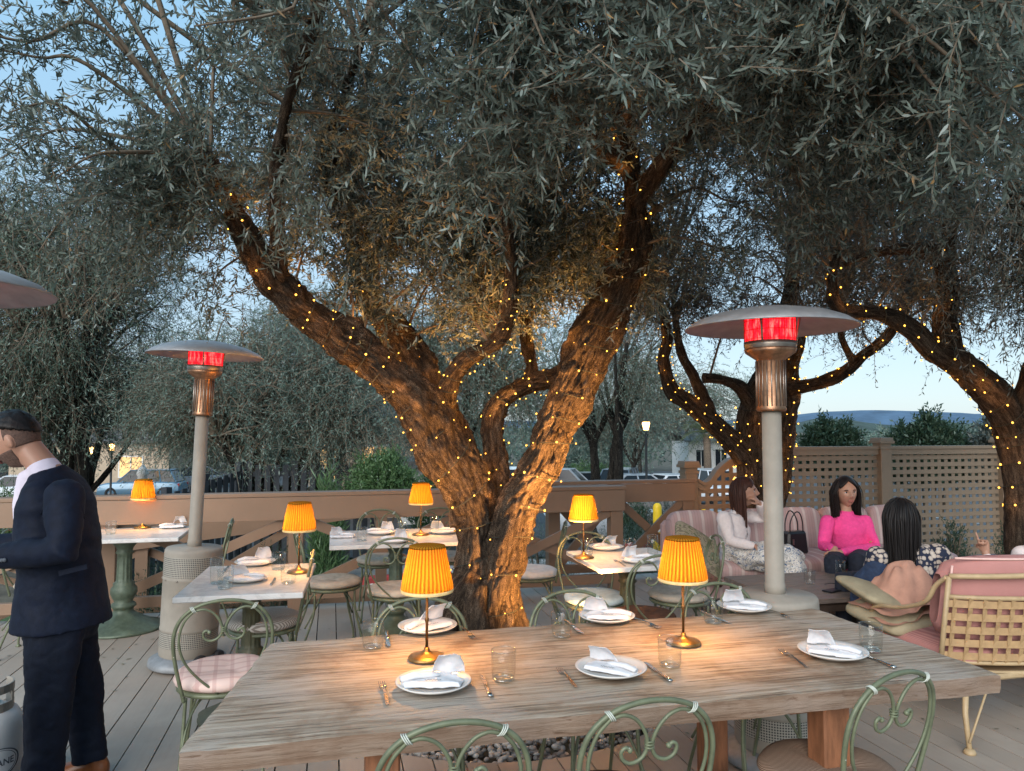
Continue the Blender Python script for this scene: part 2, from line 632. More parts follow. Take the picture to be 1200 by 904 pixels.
def m_leaf(name, dark, mid, light, under, dry=None):
    t = NT(name)
    for n in list(t.n):
        if n != t.out: t.n.remove(n)
    a = t.new('ShaderNodeAttribute', attribute_name='tint')
    stops = [(0, dark), (.5, mid), (.93, light)]
    if dry: stops += [(.96, dry)]
    col = t.ramp(a.outputs['Fac'], stops)
    geo = t.new('ShaderNodeNewGeometry')
    col = t.mix(geo.outputs['Backfacing'], col, t.mix(.6, col, under))
    d = t.new('ShaderNodeBsdfDiffuse'); tr = t.new('ShaderNodeBsdfTranslucent'); g = t.new('ShaderNodeBsdfGlossy')
    g.inputs['Roughness'].default_value = .45
    g.inputs['Color'].default_value = (.8, .85, .9, 1)
    t.link(col, d.inputs['Color']); t.link(col, tr.inputs['Color'])
    mx = t.new('ShaderNodeMixShader'); mx.inputs[0].default_value = .22
    t.link(d.outputs[0], mx.inputs[1]); t.link(tr.outputs[0], mx.inputs[2])
    mg = t.new('ShaderNodeMixShader'); mg.inputs[0].default_value = .045
    t.link(mx.outputs[0], mg.inputs[1]); t.link(g.outputs[0], mg.inputs[2])
    t.link(mg.outputs[0], t.out.inputs['Surface'])
    return t.m
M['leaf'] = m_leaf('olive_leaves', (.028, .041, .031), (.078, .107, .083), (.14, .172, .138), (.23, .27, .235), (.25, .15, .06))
M['leaf_right'] = m_leaf('dark_olive_leaves', (.025, .035, .03), (.065, .085, .072), (.11, .135, .115), (.2, .21, .18), (.2, .12, .06))  # darker leaf tones for the right-hand olives and two bushes
M['leaf_bg'] = m_leaf('distant_olive_leaves', (.055, .092, .070), (.115, .175, .135), (.18, .24, .19), (.2, .25, .21))
M['leaf_pepper'] = m_leaf('feathery_tree_leaves', (.05, .082, .058), (.09, .14, .10), (.15, .21, .15), (.17, .22, .17), (.2, .13, .07))
M['leaf_green'] = m_leaf('bright_shrub_leaves', (.035, .075, .025), (.07, .15, .05), (.12, .22, .08), (.14, .22, .1))
M['leaf_dark'] = m_leaf('dark_shrub_leaves', (.02, .045, .025), (.04, .08, .045), (.07, .12, .065), (.08, .12, .07))
M['palm'] = m_leaf('palm_fronds', (.07, .09, .05), (.12, .15, .08), (.18, .2, .11), (.2, .2, .12))
M['dark_fence'] = mottled('charcoal_fence_paint', (.028, .034, .042), .3, 6, .6, .1)
M['suit'] = mottled('navy_wool', (.0052, .009, .022), .25, 30, .7, .3, spec=.2)
M['trouser'] = mottled('navy_trouser_wool', (.005, .008, .018), .25, 30, .7, .3, spec=.2)
M['shirt'] = mottled('pale_lilac_shirt', (.66, .60, .70), .08, 20, .8, .15)
M['brown_leather'] = mottled('tan_brown_leather', (.20, .065, .022), .3, 18, .35, .1)
def m_skin(name, c):
    t = NT(name)
    vec = t.coords((1, 1, 1))
    n = t.noise(vec, 9, 4, .6)
    t.color(t.ramp(n, [(.3, tuple(x * .86 for x in c)), (.7, c)]))
    t.set(Roughness=.5)
    t.b.inputs['Subsurface Weight'].default_value = .08
    t.b.inputs['Subsurface Radius'].default_value = (.01, .004, .002)
    return t.m
M['skin'] = m_skin('warm_skin', (.46, .25, .17))
M['skin_man'] = m_skin('tanned_skin', (.44, .235, .16))
M['lip'] = mottled('lip_skin', (.36, .13, .11), .1, 30, .45, 0)
M['eye_white'] = mottled('eye_white', (.62, .58, .55), .05, 30, .2, 0)
M['iris'] = mottled('dark_iris', (.02, .012, .008), .1, 30, .15, 0)
M['stubble'] = mottled('dark_stubble', (.11, .065, .05), .4, 120, .8, .2)
def m_hair(name, c):
    t = NT(name)
    vec = t.coords((60, 60, 8))
    n = t.noise(vec, 3, 5, .6)
    t.color(t.ramp(n, [(.3, tuple(x * .5 for x in c)), (.7, c)]))
    t.set(Roughness=.5)
    t.b.inputs['Specular IOR Level'].default_value = .3
    t.bump(n, .4, .004)
    return t.m
M['hair_black'] = m_hair('black_hair', (.010, .008, .008))
M['hair_brown'] = m_hair('auburn_brown_hair', (.065, .022, .013))
M['hair_dark'] = m_hair('dark_brown_hair', (.014, .008, .007))
M['pink_knit'] = mottled('hot_pink_knit', (.86, .08, .30), .1, 40, .85, .5, spec=.15)
M['white_knit'] = mottled('white_ribbed_knit', (.74, .66, .64), .08, 40, .85, .5, spec=.15)
M['jeans'] = mottled('dark_jeans', (.013, .017, .03), .3, 40, .8, .3)
def m_lace():
    t = NT('navy_and_cream_floral_lace')
    vec = t.coords((1, 1, 1))
    v = t.new('ShaderNodeTexVoronoi', feature='F1'); v.inputs['Scale'].default_value = 30; v.inputs['Randomness'].default_value = .55
    t.link(vec, v.inputs['Vector'])
    n = t.noise(vec, 120, 3, .6)
    a = t.math('ADD', v.outputs['Distance'], t.math('MULTIPLY', n, .35))
    t.color(t.ramp(a, [(.40, (.58, .50, .42)), (.66, (.40, .33, .28)), (.70, (.014, .02, .045))]))
    t.set(Roughness=.85); t.bump(a, .4, .004)
    return t.m
M['lace'] = m_lace()
M['denim'] = mottled('dark_blue_denim', (.025, .045, .095), .35, 25, .8, .4)
def m_floral(name, base, ink, sc=22):
    t = NT(name)
    vec = t.coords((1, 1, 1))
    n = t.noise(vec, sc, 3, .6, 1.6)
    n2 = t.noise(vec, sc * .6, 2, .5, 1.0)
    k = t.ramp(n, [(.40, ink), (.46, base), (.56, base), (.60, tuple(x * .55 for x in base))])
    k = t.mix(t.ramp(n2, [(.62, 0), (.68, .6)]), k, ink)
    t.color(k); t.set(Roughness=.9); t.bump(n, .2, .004)
    return t.m
M['skirt'] = m_floral('blue_and_white_floral_skirt', (.66, .63, .58), (.10, .15, .24), 24)
M['tapestry'] = m_floral('faded_tapestry', (.34, .28, .19), (.13, .14, .06), 14)
M['rust'] = m_floral('rust_red_tapestry', (.27, .12, .09), (.18, .13, .06), 40)
M['olive_cloth'] = mottled('olive_beige_cloth', (.33, .28, .185), .15, 14, .9, .3, spec=.1)
M['tan_suede'] = mottled('tan_pink_suede', (.46, .25, .18), .18, 10, .85, .35, spec=.1)
M['bag'] = mottled('black_leather', (.012, .012, .014), .2, 18, .35, .1)

def m_sofa(name, base, stripe):
    t = NT(name)
    vec = t.coords((1, 1, 1))
    w = t.new('ShaderNodeTexWave', wave_type='BANDS', bands_direction='X'); w.inputs['Scale'].default_value = 2.6
    t.link(vec, w.inputs['Vector'])
    w2 = t.new('ShaderNodeTexWave', wave_type='BANDS', bands_direction='X'); w2.inputs['Scale'].default_value = 10.4
    t.link(vec, w2.inputs['Vector'])
    k = t.mix(t.ramp(w.outputs['Fac'], [(.80, 0), (.84, .9)]), base, stripe)
    k = t.mix(t.ramp(w2.outputs['Fac'], [(.93, 0), (.96, .45)]), k, tuple(x * .62 for x in base))
    n = t.noise(vec, 6, 4, .6)
    k = t.mix(t.ramp(n, [(.4, 0), (.75, .3)]), k, tuple(x * .7 for x in base))
    t.color(k); t.set(Roughness=.9)
    t.b.inputs['Specular IOR Level'].default_value = .1
    t.bump(t.noise(vec, 90, 3, .6), .25, .003)
    return t.m
M['sofa'] = m_sofa('striped_pink_linen', (.52, .35, .33), (.66, .54, .50))
M['pink_rib'] = m_stripe('rose_corduroy', (.50, .245, .22), (.38, .17, .155), 'Z', 60, (.3, .7))
M['pink_piping'] = mottled('pale_pink_piping', (.68, .44, .39), .1, 30, .8, .1)
M['basket'] = mottled('cream_basket_strap', (.37, .235, .115), .15, 25, .55, .15)
M['basket_frame'] = mottled('cream_iron', (.41, .295, .165), .15, 20, .45, .1)
M['coffee'] = mottled('grey_stained_wood', (.16, .125, .105), .4, 6, .5, .3, stretch=(1.5, 12, 12))
M['dark_wood'] = mottled('dark_brown_wood', (.045, .03, .022), .4, 8, .5, .2)
M['tank'] = mottled('grey_white_tank_paint', (.56, .56, .56), .1, 8, .4, .05)
M['tank_collar'] = mottled('worn_grey_steel', (.34, .31, .27), .25, 10, .45, .1, metal=.3)
M['label_white'] = mottled('white_sticker', (.72, .72, .72), .05, 8, .45, 0)
M['valve_green'] = mottled('green_valve_plastic', (.05, .22, .10), .2, 20, .4, 0)
M['white_plastic'] = mottled('white_plastic', (.7, .7, .68), .06, 20, .4, 0)

M['asphalt'] = mottled('parking_asphalt', (.075, .078, .082), .25, 3, .85, .3)
M['ground'] = mottled('dry_soil_and_leaf_litter', (.10, .085, .06), .5, 1.5, .95, .6, bdist=.03)
M['concrete'] = mottled('pale_concrete', (.36, .35, .33), .15, 3, .85, .2)
M['paving'] = mottled('bright_gravel_paving', (.46, .44, .40), .2, 20, .9, .4)
M['grassy'] = mottled('green_verge', (.06, .11, .035), .4, 8, .9, .5, bdist=.03)
M['pebble'] = None
def m_pebble():
    t = NT('grey_pebbles')
    geo = t.new('ShaderNodeNewGeometry')
    vec = t.coords((1, 1, 1))
    k = t.ramp(geo.outputs['Random Per Island'], [(0, (.13, .12, .11)), (.35, (.27, .25, .235)), (.7, (.40, .385, .36)), (1, (.52, .50, .47))])
    k = t.mix(t.ramp(t.noise(vec, 90, 3, .6), [(.5, 0), (.8, .4)]), k, (.18, .165, .15))
    t.color(k); t.set(Roughness=.75)
    return t.m
M['pebble'] = m_pebble()
M['red_kerb'] = mottled('red_kerb_paint', (.36, .045, .04), .2, 10, .6, .1)
M['white_paint'] = mottled('white_line_paint', (.7, .7, .68), .08, 15, .6, 0)
M['yellow'] = mottled('yellow_bollard_paint', (.80, .52, .02), .08, 10, .45, .05)
M['stucco'] = mottled('white_stucco', (.66, .64, .60), .08, 5, .85, .2)
M['tan_wall'] = mottled('tan_stucco', (.42, .33, .24), .12, 4, .85, .2)
M['roof'] = mottled('grey_roofing', (.16, .155, .15), .25, 6, .8, .2)
M['hill'] = mottled('hazy_wooded_hillside', (.075, .13, .20), .25, .012, .95, 0)  # distant blue of the air put into the wooded hillside colour
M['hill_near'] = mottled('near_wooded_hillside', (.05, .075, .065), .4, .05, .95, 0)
M['window_lit'] = emit('lit_window', (1, .58, .22), .5)
M['car_glass'] = mottled('dark_car_glass', (.012, .016, .02), .1, 5, .12, 0, spec=.25)
M['screen'] = mottled('matt_dark_screen', (.02, .02, .024), .1, 5, .5, 0, spec=.2)
M['tyre'] = mottled('tyre_rubber', (.012, .012, .012), .2, 20, .8, 0)
M['rim'] = mottled('alloy_rim', (.45, .45, .46), .1, 20, .3, 0, metal=.9)
M['tail'] = mottled('red_tail_lamp', (.32, .015, .012), .1, 20, .2, 0)
M['head'] = mottled('clear_head_lamp', (.75, .77, .8), .05, 20, .15, 0)
def car_paint(n, c, met=.3):
    t = NT(n); t.color(c); t.set(Roughness=.28, Metallic=met)
    t.b.inputs['Coat Weight'].default_value = .5
    return t.m
M['car_blue'] = car_paint('steel_blue_car_paint', (.10, .19, .27))
M['car_silver'] = car_paint('silver_car_paint', (.42, .46, .50))
M['car_white'] = car_paint('white_car_paint', (.68, .70, .72), 0)
M['car_grey'] = car_paint('grey_car_paint', (.13, .16, .19))
M['car_black'] = car_paint('black_car_paint', (.018, .02, .024))
M['lamp_post'] = mottled('black_lamp_post', (.02, .022, .024), .2, 10, .5, 0)
M['pond'] = mottled('pink_blossom', (.5, .12, .2), .3, 10, .8, 0)
# ================================================================== SETTING
TREE_C = Vector((-0.10, 4.75, 0))     # centre of the tree well
WELL_R = 1.12
TCu, TCv = touv(TREE_C)

# ---- ground: one sheet to the horizon, falling away from the terrace
def gz(x, y):
    r = math.hypot(x, y - 2)
    z = -0.95 - 1.7 * max(0.0, min(1.0, (r - 9) / 34)) ** 1.1
    if r > 48: z -= (r - 48) * .012 if r < 260 else 2.5
    return z
def build_ground():
    rs = [0, 2, 4, 6, 8, 9.5, 11, 13, 15.5, 18, 21, 25, 30, 36, 42, 50, 60, 75, 95, 130, 180, 260, 400, 700, 1200, 2600, 5000]
    seg = 72
    vs = [(0, 2, gz(0, 2))]
    for r in rs[1:]:
        for k in range(seg):
            a = 2 * PI * k / seg
            x, y = r * math.cos(a), 2 + r * math.sin(a)
            vs.append((x, y, gz(x, y) + (.05 * noise.noise((x * .5, y * .5, 0)) if r > 9 and r < 26 else 0)))
    fs = [(0, 1 + k, 1 + (k + 1) % seg) for k in range(seg)]
    for i in range(len(rs) - 2):
        a, b = 1 + i * seg, 1 + (i + 1) * seg
        for k in range(seg):
            l = (k + 1) % seg
            fs.append((a + k, b + k, b + l, a + l))
    m = MB(); m.add(vs, fs, True)
    tag(m.build('ground', M['ground']), kind='structure')
build_ground()

def sheet(name, mat, poly_fn, nu, nv, lift, kind='structure'):
    m = MB()
    def fn(s, t):
        x, y = poly_fn(s, t)
        return (x, y, gz(x, y) + lift)
    m.grid(fn, nu, nv)
    return tag(m.build(name, mat), kind=kind)
sheet('parking_lot', M['asphalt'], lambda s, t: (-75 + 150 * s, 15.5 + 60 * t), 60, 44, .055)
sheet('verge', M['grassy'], lambda s, t: (-7 + 14 * s, 9.7 + 3.2 * t), 24, 8, .09)
sheet('driveway', M['concrete'], lambda s, t: (-3.2 + 5.0 * s, 10.3 + 4.4 * t), 20, 10, .11)
sheet('gravel_path', M['paving'], lambda s, t: (-2.6 + 1.7 * s, 8.9 + 1.3 * t), 6, 6, .12)
# painted bay lines
m = MB()
for k in range(13):
    x = -30 + k * 5.2
    def fn(s, t, x=x):
        X, Y = x + .1 * s, 27 + 5 * t
        return (X, Y, gz(X, Y) + .066)
    m.grid(fn, 1, 8)
tag(m.build('parking_marking', M['white_paint']), kind='structure')

# ---- deck boards with real gaps and a round opening for the tree
def build_deck():
    m = MB()
    pitch, gap, th = .146, .007, .03
    u = -9.0
    while u < 9.5:
        a, b = u + gap / 2, u + pitch - gap / 2
        vmax = 7.02 if b < .95 else 7.62
        segs = []
        def edge(uu):
            d = WELL_R ** 2 - (uu - TCu) ** 2
            return math.sqrt(d) if d > 0 else None
        ea, eb = edge(a), edge(b)
        if ea is None and eb is None:
            segs.append(((-3.0, vmax), (-3.0, vmax)))
        else:
            ea, eb = ea or 0.0, eb or 0.0
            segs.append(((-3.0, TCv - ea), (-3.0, TCv - eb)))
            segs.append(((TCv + ea, vmax), (TCv + eb, vmax)))
        for (va0, va1), (vb0, vb1) in segs:
            # butt joints here and there
            cuts = [0.0]
            L = va1 - va0
            if L > 4: cuts.append(rnd.uniform(.3, .7))
            cuts.append(1.0)
            for c0, c1 in zip(cuts[:-1], cuts[1:]):
                e0 = .0 if c0 == 0 else .0015
                e1 = .0 if c1 == 1 else .0015
                q = [(a, va0 + L * c0 + e0), (b, vb0 + (vb1 - vb0) * c0 + e0), (b, vb0 + (vb1 - vb0) * c1 - e1), (a, va0 + L * c1 - e1)]
                dz = rnd.uniform(-.0012, .0012)
                vs = [uv(x, y, -th + dz) for x, y in q] + [uv(x, y, dz) for x, y in q]
                m.add(vs, [(3, 2, 1, 0), (4, 5, 6, 7), (0, 1, 5, 4), (1, 2, 6, 5), (2, 3, 7, 6), (3, 0, 4, 7)])
        u += pitch
    o = m.build('deck', M['deck'])
    tag(o, kind='structure')
    # joists and fascia under the boards
    m = MB()
    v = -2.8
    while v < 7.0:
        if abs(v - TCv) > WELL_R + .1:
            m.beam(uv(-9, v, -.13), uv(9.4, v, -.13), .05, .19)
        v += .6
    m.beam(uv(-9, 7.05, -.14), uv(.94, 7.05, -.14), .03, .26)
    m.beam(uv(.96, 7.66, -.14), uv(9.4, 7.66, -.14), .03, .26)
    tag(m.build('deck_joists', M['dark_wood']), kind='structure')
build_deck()

# ---- gravel of the tree well
m = MB()
m.lathe([(0, -.12), (WELL_R + .06, -.12), (WELL_R + .06, -.075), (0, -.06)], 48, TREE_C)
tag(m.build('tree_well_soil', M['ground']), kind='structure')
def pebbles(name, n, cfun, mat, smin, smax):
    base = bmesh.new(); bmesh.ops.create_icosphere(base, subdivisions=2, radius=1)
    bv = np.array([v.co for v in base.verts]); bf = np.array([[v.index for v in f.verts] for f in base.faces]); base.free()
    V, Fc = [], []
    g = np.random.default_rng(3)
    for i in range(n):
        c = cfun(g)
        s = g.uniform(smin, smax)
        sc = np.array([s * g.uniform(.8, 1.4), s * g.uniform(.7, 1.1), s * g.uniform(.5, .8)])
        e = Euler((g.uniform(-.5, .5), g.uniform(-.5, .5), g.uniform(0, 6.3))).to_matrix()
        w = bv * (1 + .12 * np.sin(bv * 3.1 + g.uniform(0, 6, 3)))
        V.append((w * sc) @ np.array(e).T + np.array(c))
        Fc.append(bf + i * len(bv))
    me = np_mesh(name, np.concatenate(V), np.concatenate(Fc).ravel(), 3, smooth=True)
    o = bpy.data.objects.new(name, me); C.objects.link(o); me.materials.append(mat)
    return tag(o, kind='stuff')
def well_pt(g):
    while True:
        a, r = g.uniform(0, 2 * PI), WELL_R * math.sqrt(g.uniform(.05, 1)) * .995
        x, y = TREE_C.x + r * math.cos(a), TREE_C.y + r * math.sin(a)
        return (x, y, -.055 + g.uniform(-.012, .03))
o = pebbles('gravel', 5200, well_pt, M['pebble'], .011, .022)
tag(o, 'grey river pebbles round the foot of the big olive tree', 'gravel')

# ---- mountains on the horizon
def ridge(name, mat, dist, x0, x1, prof, z0=-30, depth=900):
    m = MB()
    n = 120
    def fn(s, t):
        x = x0 + (x1 - x0) * s
        h = prof(x)
        h += 10 * noise.noise((x * .012, 3, 0)) + 4 * noise.noise((x * .05, 9, t * 3))
        k = math.sin(t * PI)
        return (x, dist + (t - .5) * depth, z0 + max(0, h - z0) * k)
    m.grid(fn, n, 16)
    return tag(m.build(name, mat), kind='structure')
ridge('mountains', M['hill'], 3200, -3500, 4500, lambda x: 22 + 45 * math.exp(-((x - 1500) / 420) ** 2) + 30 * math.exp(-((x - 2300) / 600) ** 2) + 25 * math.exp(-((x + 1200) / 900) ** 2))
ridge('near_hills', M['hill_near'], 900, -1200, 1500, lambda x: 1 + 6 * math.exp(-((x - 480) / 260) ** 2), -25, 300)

# ---- fallen leaves on the boards
def litter():
    g = np.random.default_rng(8)
    V, T = [], []
    n = 420
    for i in range(n):
        u, v = g.uniform(-6, 6), g.uniform(.8, 6.8)
        if math.hypot(u - TCu, v - TCv) < WELL_R: continue
        p = uv(u, v, .0035)
        a = g.uniform(0, 6.3); L = g.uniform(.022, .05); w = L * .2
        d = np.array([math.cos(a), math.sin(a), 0]); s_ = np.array([-d[1], d[0], 0])
        c = np.array(p)
        V += [c - d * L / 2, c + s_ * w + [0, 0, g.uniform(0, .004)], c + d * L / 2 + [0, 0, g.uniform(0, .008)], c - s_ * w + [0, 0, g.uniform(0, .004)]]
        T.append(1.0 if g.uniform() < .5 else g.uniform(0, .6))
    me = np_mesh('leaf_litter', np.array(V), np.arange(len(V)), 4, {'tint': np.array(T)})
    o = bpy.data.objects.new('leaf_litter', me); C.objects.link(o); me.materials.append(M['leaf'])
    tag(o, 'dry fallen olive leaves scattered over the deck boards', 'leaf litter', kind='stuff')
litter()
# ---- screw heads along the joists
m = MB()
u = -9.0 + .146 / 2
while u < 6:
    v = -2.8
    while v < 7.0:
        if v > .8 and math.hypot(u - TCu, v - TCv) > WELL_R + .15:
            for du in (-.045, .045):
                q = uv(u + du, v, 0)
                m.add([(q.x + .0042 * math.cos(k * PI / 3), q.y + .0042 * math.sin(k * PI / 3), .0022) for k in range(6)], [(0, 1, 2, 3, 4, 5)])
        v += .6
    u += .146
tag(m.build('deck_screws', M['tank_collar']), kind='structure')
# ================================================================== TREES
def bark_tube(limbs, root, seg=40, step=.03, lobes=0.0, disp=.02, name='trunk', mat=None, parent=None, seed=0, fine=True):
    """limbs: list of (points, radii); returns one mesh with a seamless 'bark' coordinate"""
    V, Fc, B = [], [], []
    for li, (pts, rad, sg) in enumerate(limbs):
        pr = spline([(p[0] - root[0], p[1] - root[1], p[2] - root[2], r) for p, r in zip(pts, rad)], 10)
        # resample by length
        L = [0]
        for a, b in zip(pr[:-1], pr[1:]): L.append(L[-1] + (Vector(b[:3]) - Vector(a[:3])).length)
        n = max(3, int(L[-1] / step))
        path, rr = [], []
        j = 0
        for i in range(n + 1):
            s = L[-1] * i / n
            while j < len(L) - 2 and L[j + 1] < s: j += 1
            t = (s - L[j]) / max(1e-6, L[j + 1] - L[j])
            q = pr[j].lerp(pr[j + 1], min(1, max(0, t)))
            path.append(Vector(q[:3])); rr.append(max(.004, q[3]))
        prev = None
        base = len(V)
        for i, p in enumerate(path):
            t = (path[min(i + 1, n)] - path[max(i - 1, 0)]).normalized()
            if prev is None: x = t.orthogonal().normalized()
            else:
                x = prev - t * prev.dot(t); x.normalize()
            prev = x
            y = t.cross(x)
            s = L[-1] * i / n
            for k in range(sg):
                an = 2 * PI * k / sg
                c, sn = math.cos(an), math.sin(an)
                r = rr[i]
                if lobes and li < 2:
                    low = max(0.0, 1 - s / 1.3)
                    r *= 1 + lobes * (.25 + low) * .6 * math.sin(an * 3 + li * 2 + s * 1.6) + lobes * low * .5 * math.sin(an * 5 + 1.3 + li - s)
                bv = Vector((r * c, r * sn, s * .9 + li * 7.3 + seed))
                if disp:
                    k1 = noise.noise(Vector((bv.x * 5, bv.y * 5, bv.z * 2.2)))
                    k2 = abs(noise.noise(Vector((bv.x * 34, bv.y * 34, bv.z * 8))))
                    k3 = abs(noise.noise(Vector((bv.x * 60, bv.y * 60, bv.z * 17)))) if fine else 0
                    k4 = noise.noise(Vector((bv.x * 11, bv.y * 11, bv.z * 7 + 3)))
                    kn = max(0, noise.noise(Vector((bv.x * 7 + 9, bv.y * 7, bv.z * 3.1))) - .25)
                    r += disp * (1.0 * k1 + .6 * k4 + 2.4 * kn - 2.2 * (.2 - k2 if k2 < .2 else 0) + .5 * k3) * min(1, rr[i] / .09)
                V.append(p + x * (c * r) + y * (sn * r))
                B.append(bv)
        for i in range(n):
            for k in range(sg):
                l = (k + 1) % sg
                Fc.append((base + i * sg + k, base + i * sg + l, base + (i + 1) * sg + l, base + (i + 1) * sg + k))
        Fc.append(tuple(base + n * sg + k for k in range(sg)))
        Fc.append(tuple(base + k for k in range(sg - 1, -1, -1)))
    me = bpy.data.meshes.new(name)
    me.from_pydata(V, [], Fc)
    me.polygons.foreach_set('use_smooth', [True] * len(Fc))
    a = me.attributes.new('bark', 'FLOAT_VECTOR', 'POINT')
    a.data.foreach_set('vector', np.array(B, np.float32).ravel())
    o = bpy.data.objects.new(name, me); C.objects.link(o)
    me.materials.append(mat or M['bark'])
    if parent: o.parent = parent
    return o

def unit(a): return a / np.maximum(1e-9, np.linalg.norm(a, axis=1, keepdims=True))

def leaf_mesh(name, org, dirs, lens, per, llen, lwid, g, mat, parent, droop=.25, hexa=False, tone=None, tone_var=.2):
    """org,dirs (N,3): twigs; per leaves along each; all faces of one crown in one mesh"""
    N = len(org)
    t = np.tile(np.linspace(.08, 1.0, per), N)
    ti = np.repeat(np.arange(N), per)
    d = dirs[ti]
    side = np.tile(np.where(np.arange(per) % 2 == 0, 1., -1.), N)[:, None]
    ref = unit(g.normal(size=(N, 3)))
    px = unit(np.cross(dirs, ref))[ti]
    py = np.cross(d, px)
    ph = np.tile((np.arange(per) // 2) * 1.4, N) + g.uniform(-.5, .5, N * per)
    sd = px * np.cos(ph)[:, None] + py * np.sin(ph)[:, None]
    p = org[ti] + d * (lens[ti] * t)[:, None]
    p[:, 2] -= droop * lens[ti] * t ** 2
    ld = unit(d * g.uniform(.55, 1.2, (N * per, 1)) + sd * side * g.uniform(.4, .95, (N * per, 1)) + g.normal(scale=.2, size=(N * per, 3)) + np.array([0, 0, .10 - .5 * droop]))
    nn = unit(np.cross(ld, g.normal(size=(N * per, 3)) * .7 + np.array([0, 0, .001]) + np.cross(ld, np.array([0, 0, 1.]))))
    wd = np.cross(nn, ld)
    l = llen * g.uniform(.5, 1.25, (N * per, 1)) * np.repeat(g.uniform(.75, 1.15, N), per)[:, None]; w = lwid * g.uniform(.75, 1.2, (N * per, 1))
    base = p
    if hexa:
        pts = [base, base + ld * l * .3 + wd * w * .5, base + ld * l * .68 + wd * w * .42 + nn * w * .1, base + ld * l, base + ld * l * .68 - wd * w * .42 + nn * w * .1, base + ld * l * .3 - wd * w * .5]
    else:
        pts = [base, base + ld * l * .45 + wd * w * .5, base + ld * l, base + ld * l * .45 - wd * w * .5]
    k = len(pts)
    V = np.stack(pts, 1).reshape(-1, 3)
    faces = np.arange(len(V))
    tw = (tone if tone is not None else g.uniform(.25, .7, N))[ti]
    tint = np.clip(tw + g.normal(scale=tone_var, size=N * per), 0, .93)
    tint = np.where(g.uniform(size=N * per) < .025, 1.0, tint)
    me = np_mesh(name, V, faces, k, {'tint': tint})
    o = bpy.data.objects.new(name, me); C.objects.link(o)
    me.materials.append(mat)
    o.parent = parent
    return o

def tree(name, label, root, limbs, crowns, seed=1, branches=200, twigs=30, per=14, llen=.06, lwid=.013, twig_len=(.18, .4),
         spread=.22, mat=None, bark=None, hexa=False, group=None, cat='tree', start_frac=.45, trunk_kw=None, droop=.25, br_r=.014, zmin=None, hang=0.0, cut=None):
    g = np.random.default_rng(seed)
    root = Vector(root)
    t = thing(name, label, cat, root, 0, group)
    bark_tube(limbs, root, parent=t, mat=bark or M['bark'], **(trunk_kw or {}))
    # candidate starts on the limbs
    starts = []
    for pts, rad, sg in limbs:
        sp = spline(pts, 8)
        starts += [p - root for p in sp[int(len(sp) * start_frac):]]
    S = np.array([tuple(s) for s in starts])
    W = np.array([c[2] for c in crowns], float); W /= W.sum()
    bm = MB()
    org, dr = [], []
    nb = 0
    guard = 0
    while nb < branches and guard < branches * 20:
        guard += 1
        c = crowns[g.choice(len(crowns), p=W)]
        q = g.normal(size=3); q /= np.linalg.norm(q)
        q *= g.uniform(.05, 1) ** (1 / 2.6)
        T = np.array(c[0]) - np.array(root) + q * np.array(c[1])
        if zmin and T[2] + root.z < zmin: continue
        if cut and cut(T + np.array(root)): continue
        dist = np.linalg.norm((S - T) * np.array([1, 1, .8]), axis=1)
        s = S[np.argsort(dist)[min(len(S) - 1, int(abs(g.normal()) * 3))]]
        L = np.linalg.norm(T - s)
        if L < .15: continue
        m = (s + T) / 2 + np.array([0, 0, .16 * L]) + g.normal(scale=.09 * L, size=3)
        m2 = s * .25 + T * .75 + np.array([0, 0, .1 * L]) + g.normal(scale=.06 * L, size=3)
        path = spline([tuple(s), tuple(m), tuple(m2), tuple(T)], 5)
        r0 = br_r * (.5 + .5 * min(1.8, L))
        n = len(path)
        bm.tube(path, [r0 * (1 - .8 * i / (n - 1)) for i in range(n)], 5)
        P = np.array([tuple(p) for p in path])
        k = twigs
        tt = 1 - g.uniform(0, 1, k) ** 1.5 * .72
        idx = np.minimum((tt * (n - 1)).astype(int), n - 2)
        fr = (tt * (n - 1) - idx)[:, None]
        o = P[idx] * (1 - fr) + P[idx + 1] * fr
        along = unit(P[idx + 1] - P[idx])
        d = unit(along * .7 + g.normal(size=(k, 3)) * .75 + np.array([0, 0, -hang]))
        o = o + g.normal(size=(k, 3)) * spread * g.uniform(.1, 1, (k, 1))
        org.append(o); dr.append(d)
        nb += 1
    org = np.concatenate(org); dr = np.concatenate(dr)
    N = len(org)
    lens = g.uniform(twig_len[0], twig_len[1], N)
    # twig stems (thin three-sided) in the same mesh as the branches
    bm_o = bm.build('branchwork', M['twig'], t)
    tone = np.array([noise.noise(Vector(o) * 1.6) for o in org]) * .45 + .45 + g.normal(scale=.08, size=N)
    leaf_mesh('crown', org, dr, lens, per, llen, lwid, g, mat or M['leaf'], t, droop, hexa, tone)
    # stems
    ref = unit(np.cross(dr, g.normal(size=(N, 3))))
    r2 = np.cross(dr, ref)
    w = .0028 * (llen / .06)
    tip = org + dr * lens[:, None]; tip[:, 2] -= droop * lens
    mid = org + dr * (lens * .5)[:, None]; mid[:, 2] -= droop * lens * .25
    V = np.stack([org + ref * w, org - ref * w, mid - ref * w * .7, mid + ref * w * .7, tip + ref * w * .3, tip - ref * w * .3], 1).reshape(-1, 3)
    i6 = (np.arange(N) * 6)[:, None]
    Fq = np.concatenate([i6 + np.array([[0, 1, 2, 3]]), i6 + np.array([[3, 2, 5, 4]])], 1).ravel()
    me = np_mesh('twigs', V, Fq, 4)
    o = bpy.data.objects.new('twigs', me); C.objects.link(o); me.materials.append(M['twig']); o.parent = t
    return t

def P(x, y, d): return ad(x, y, d)

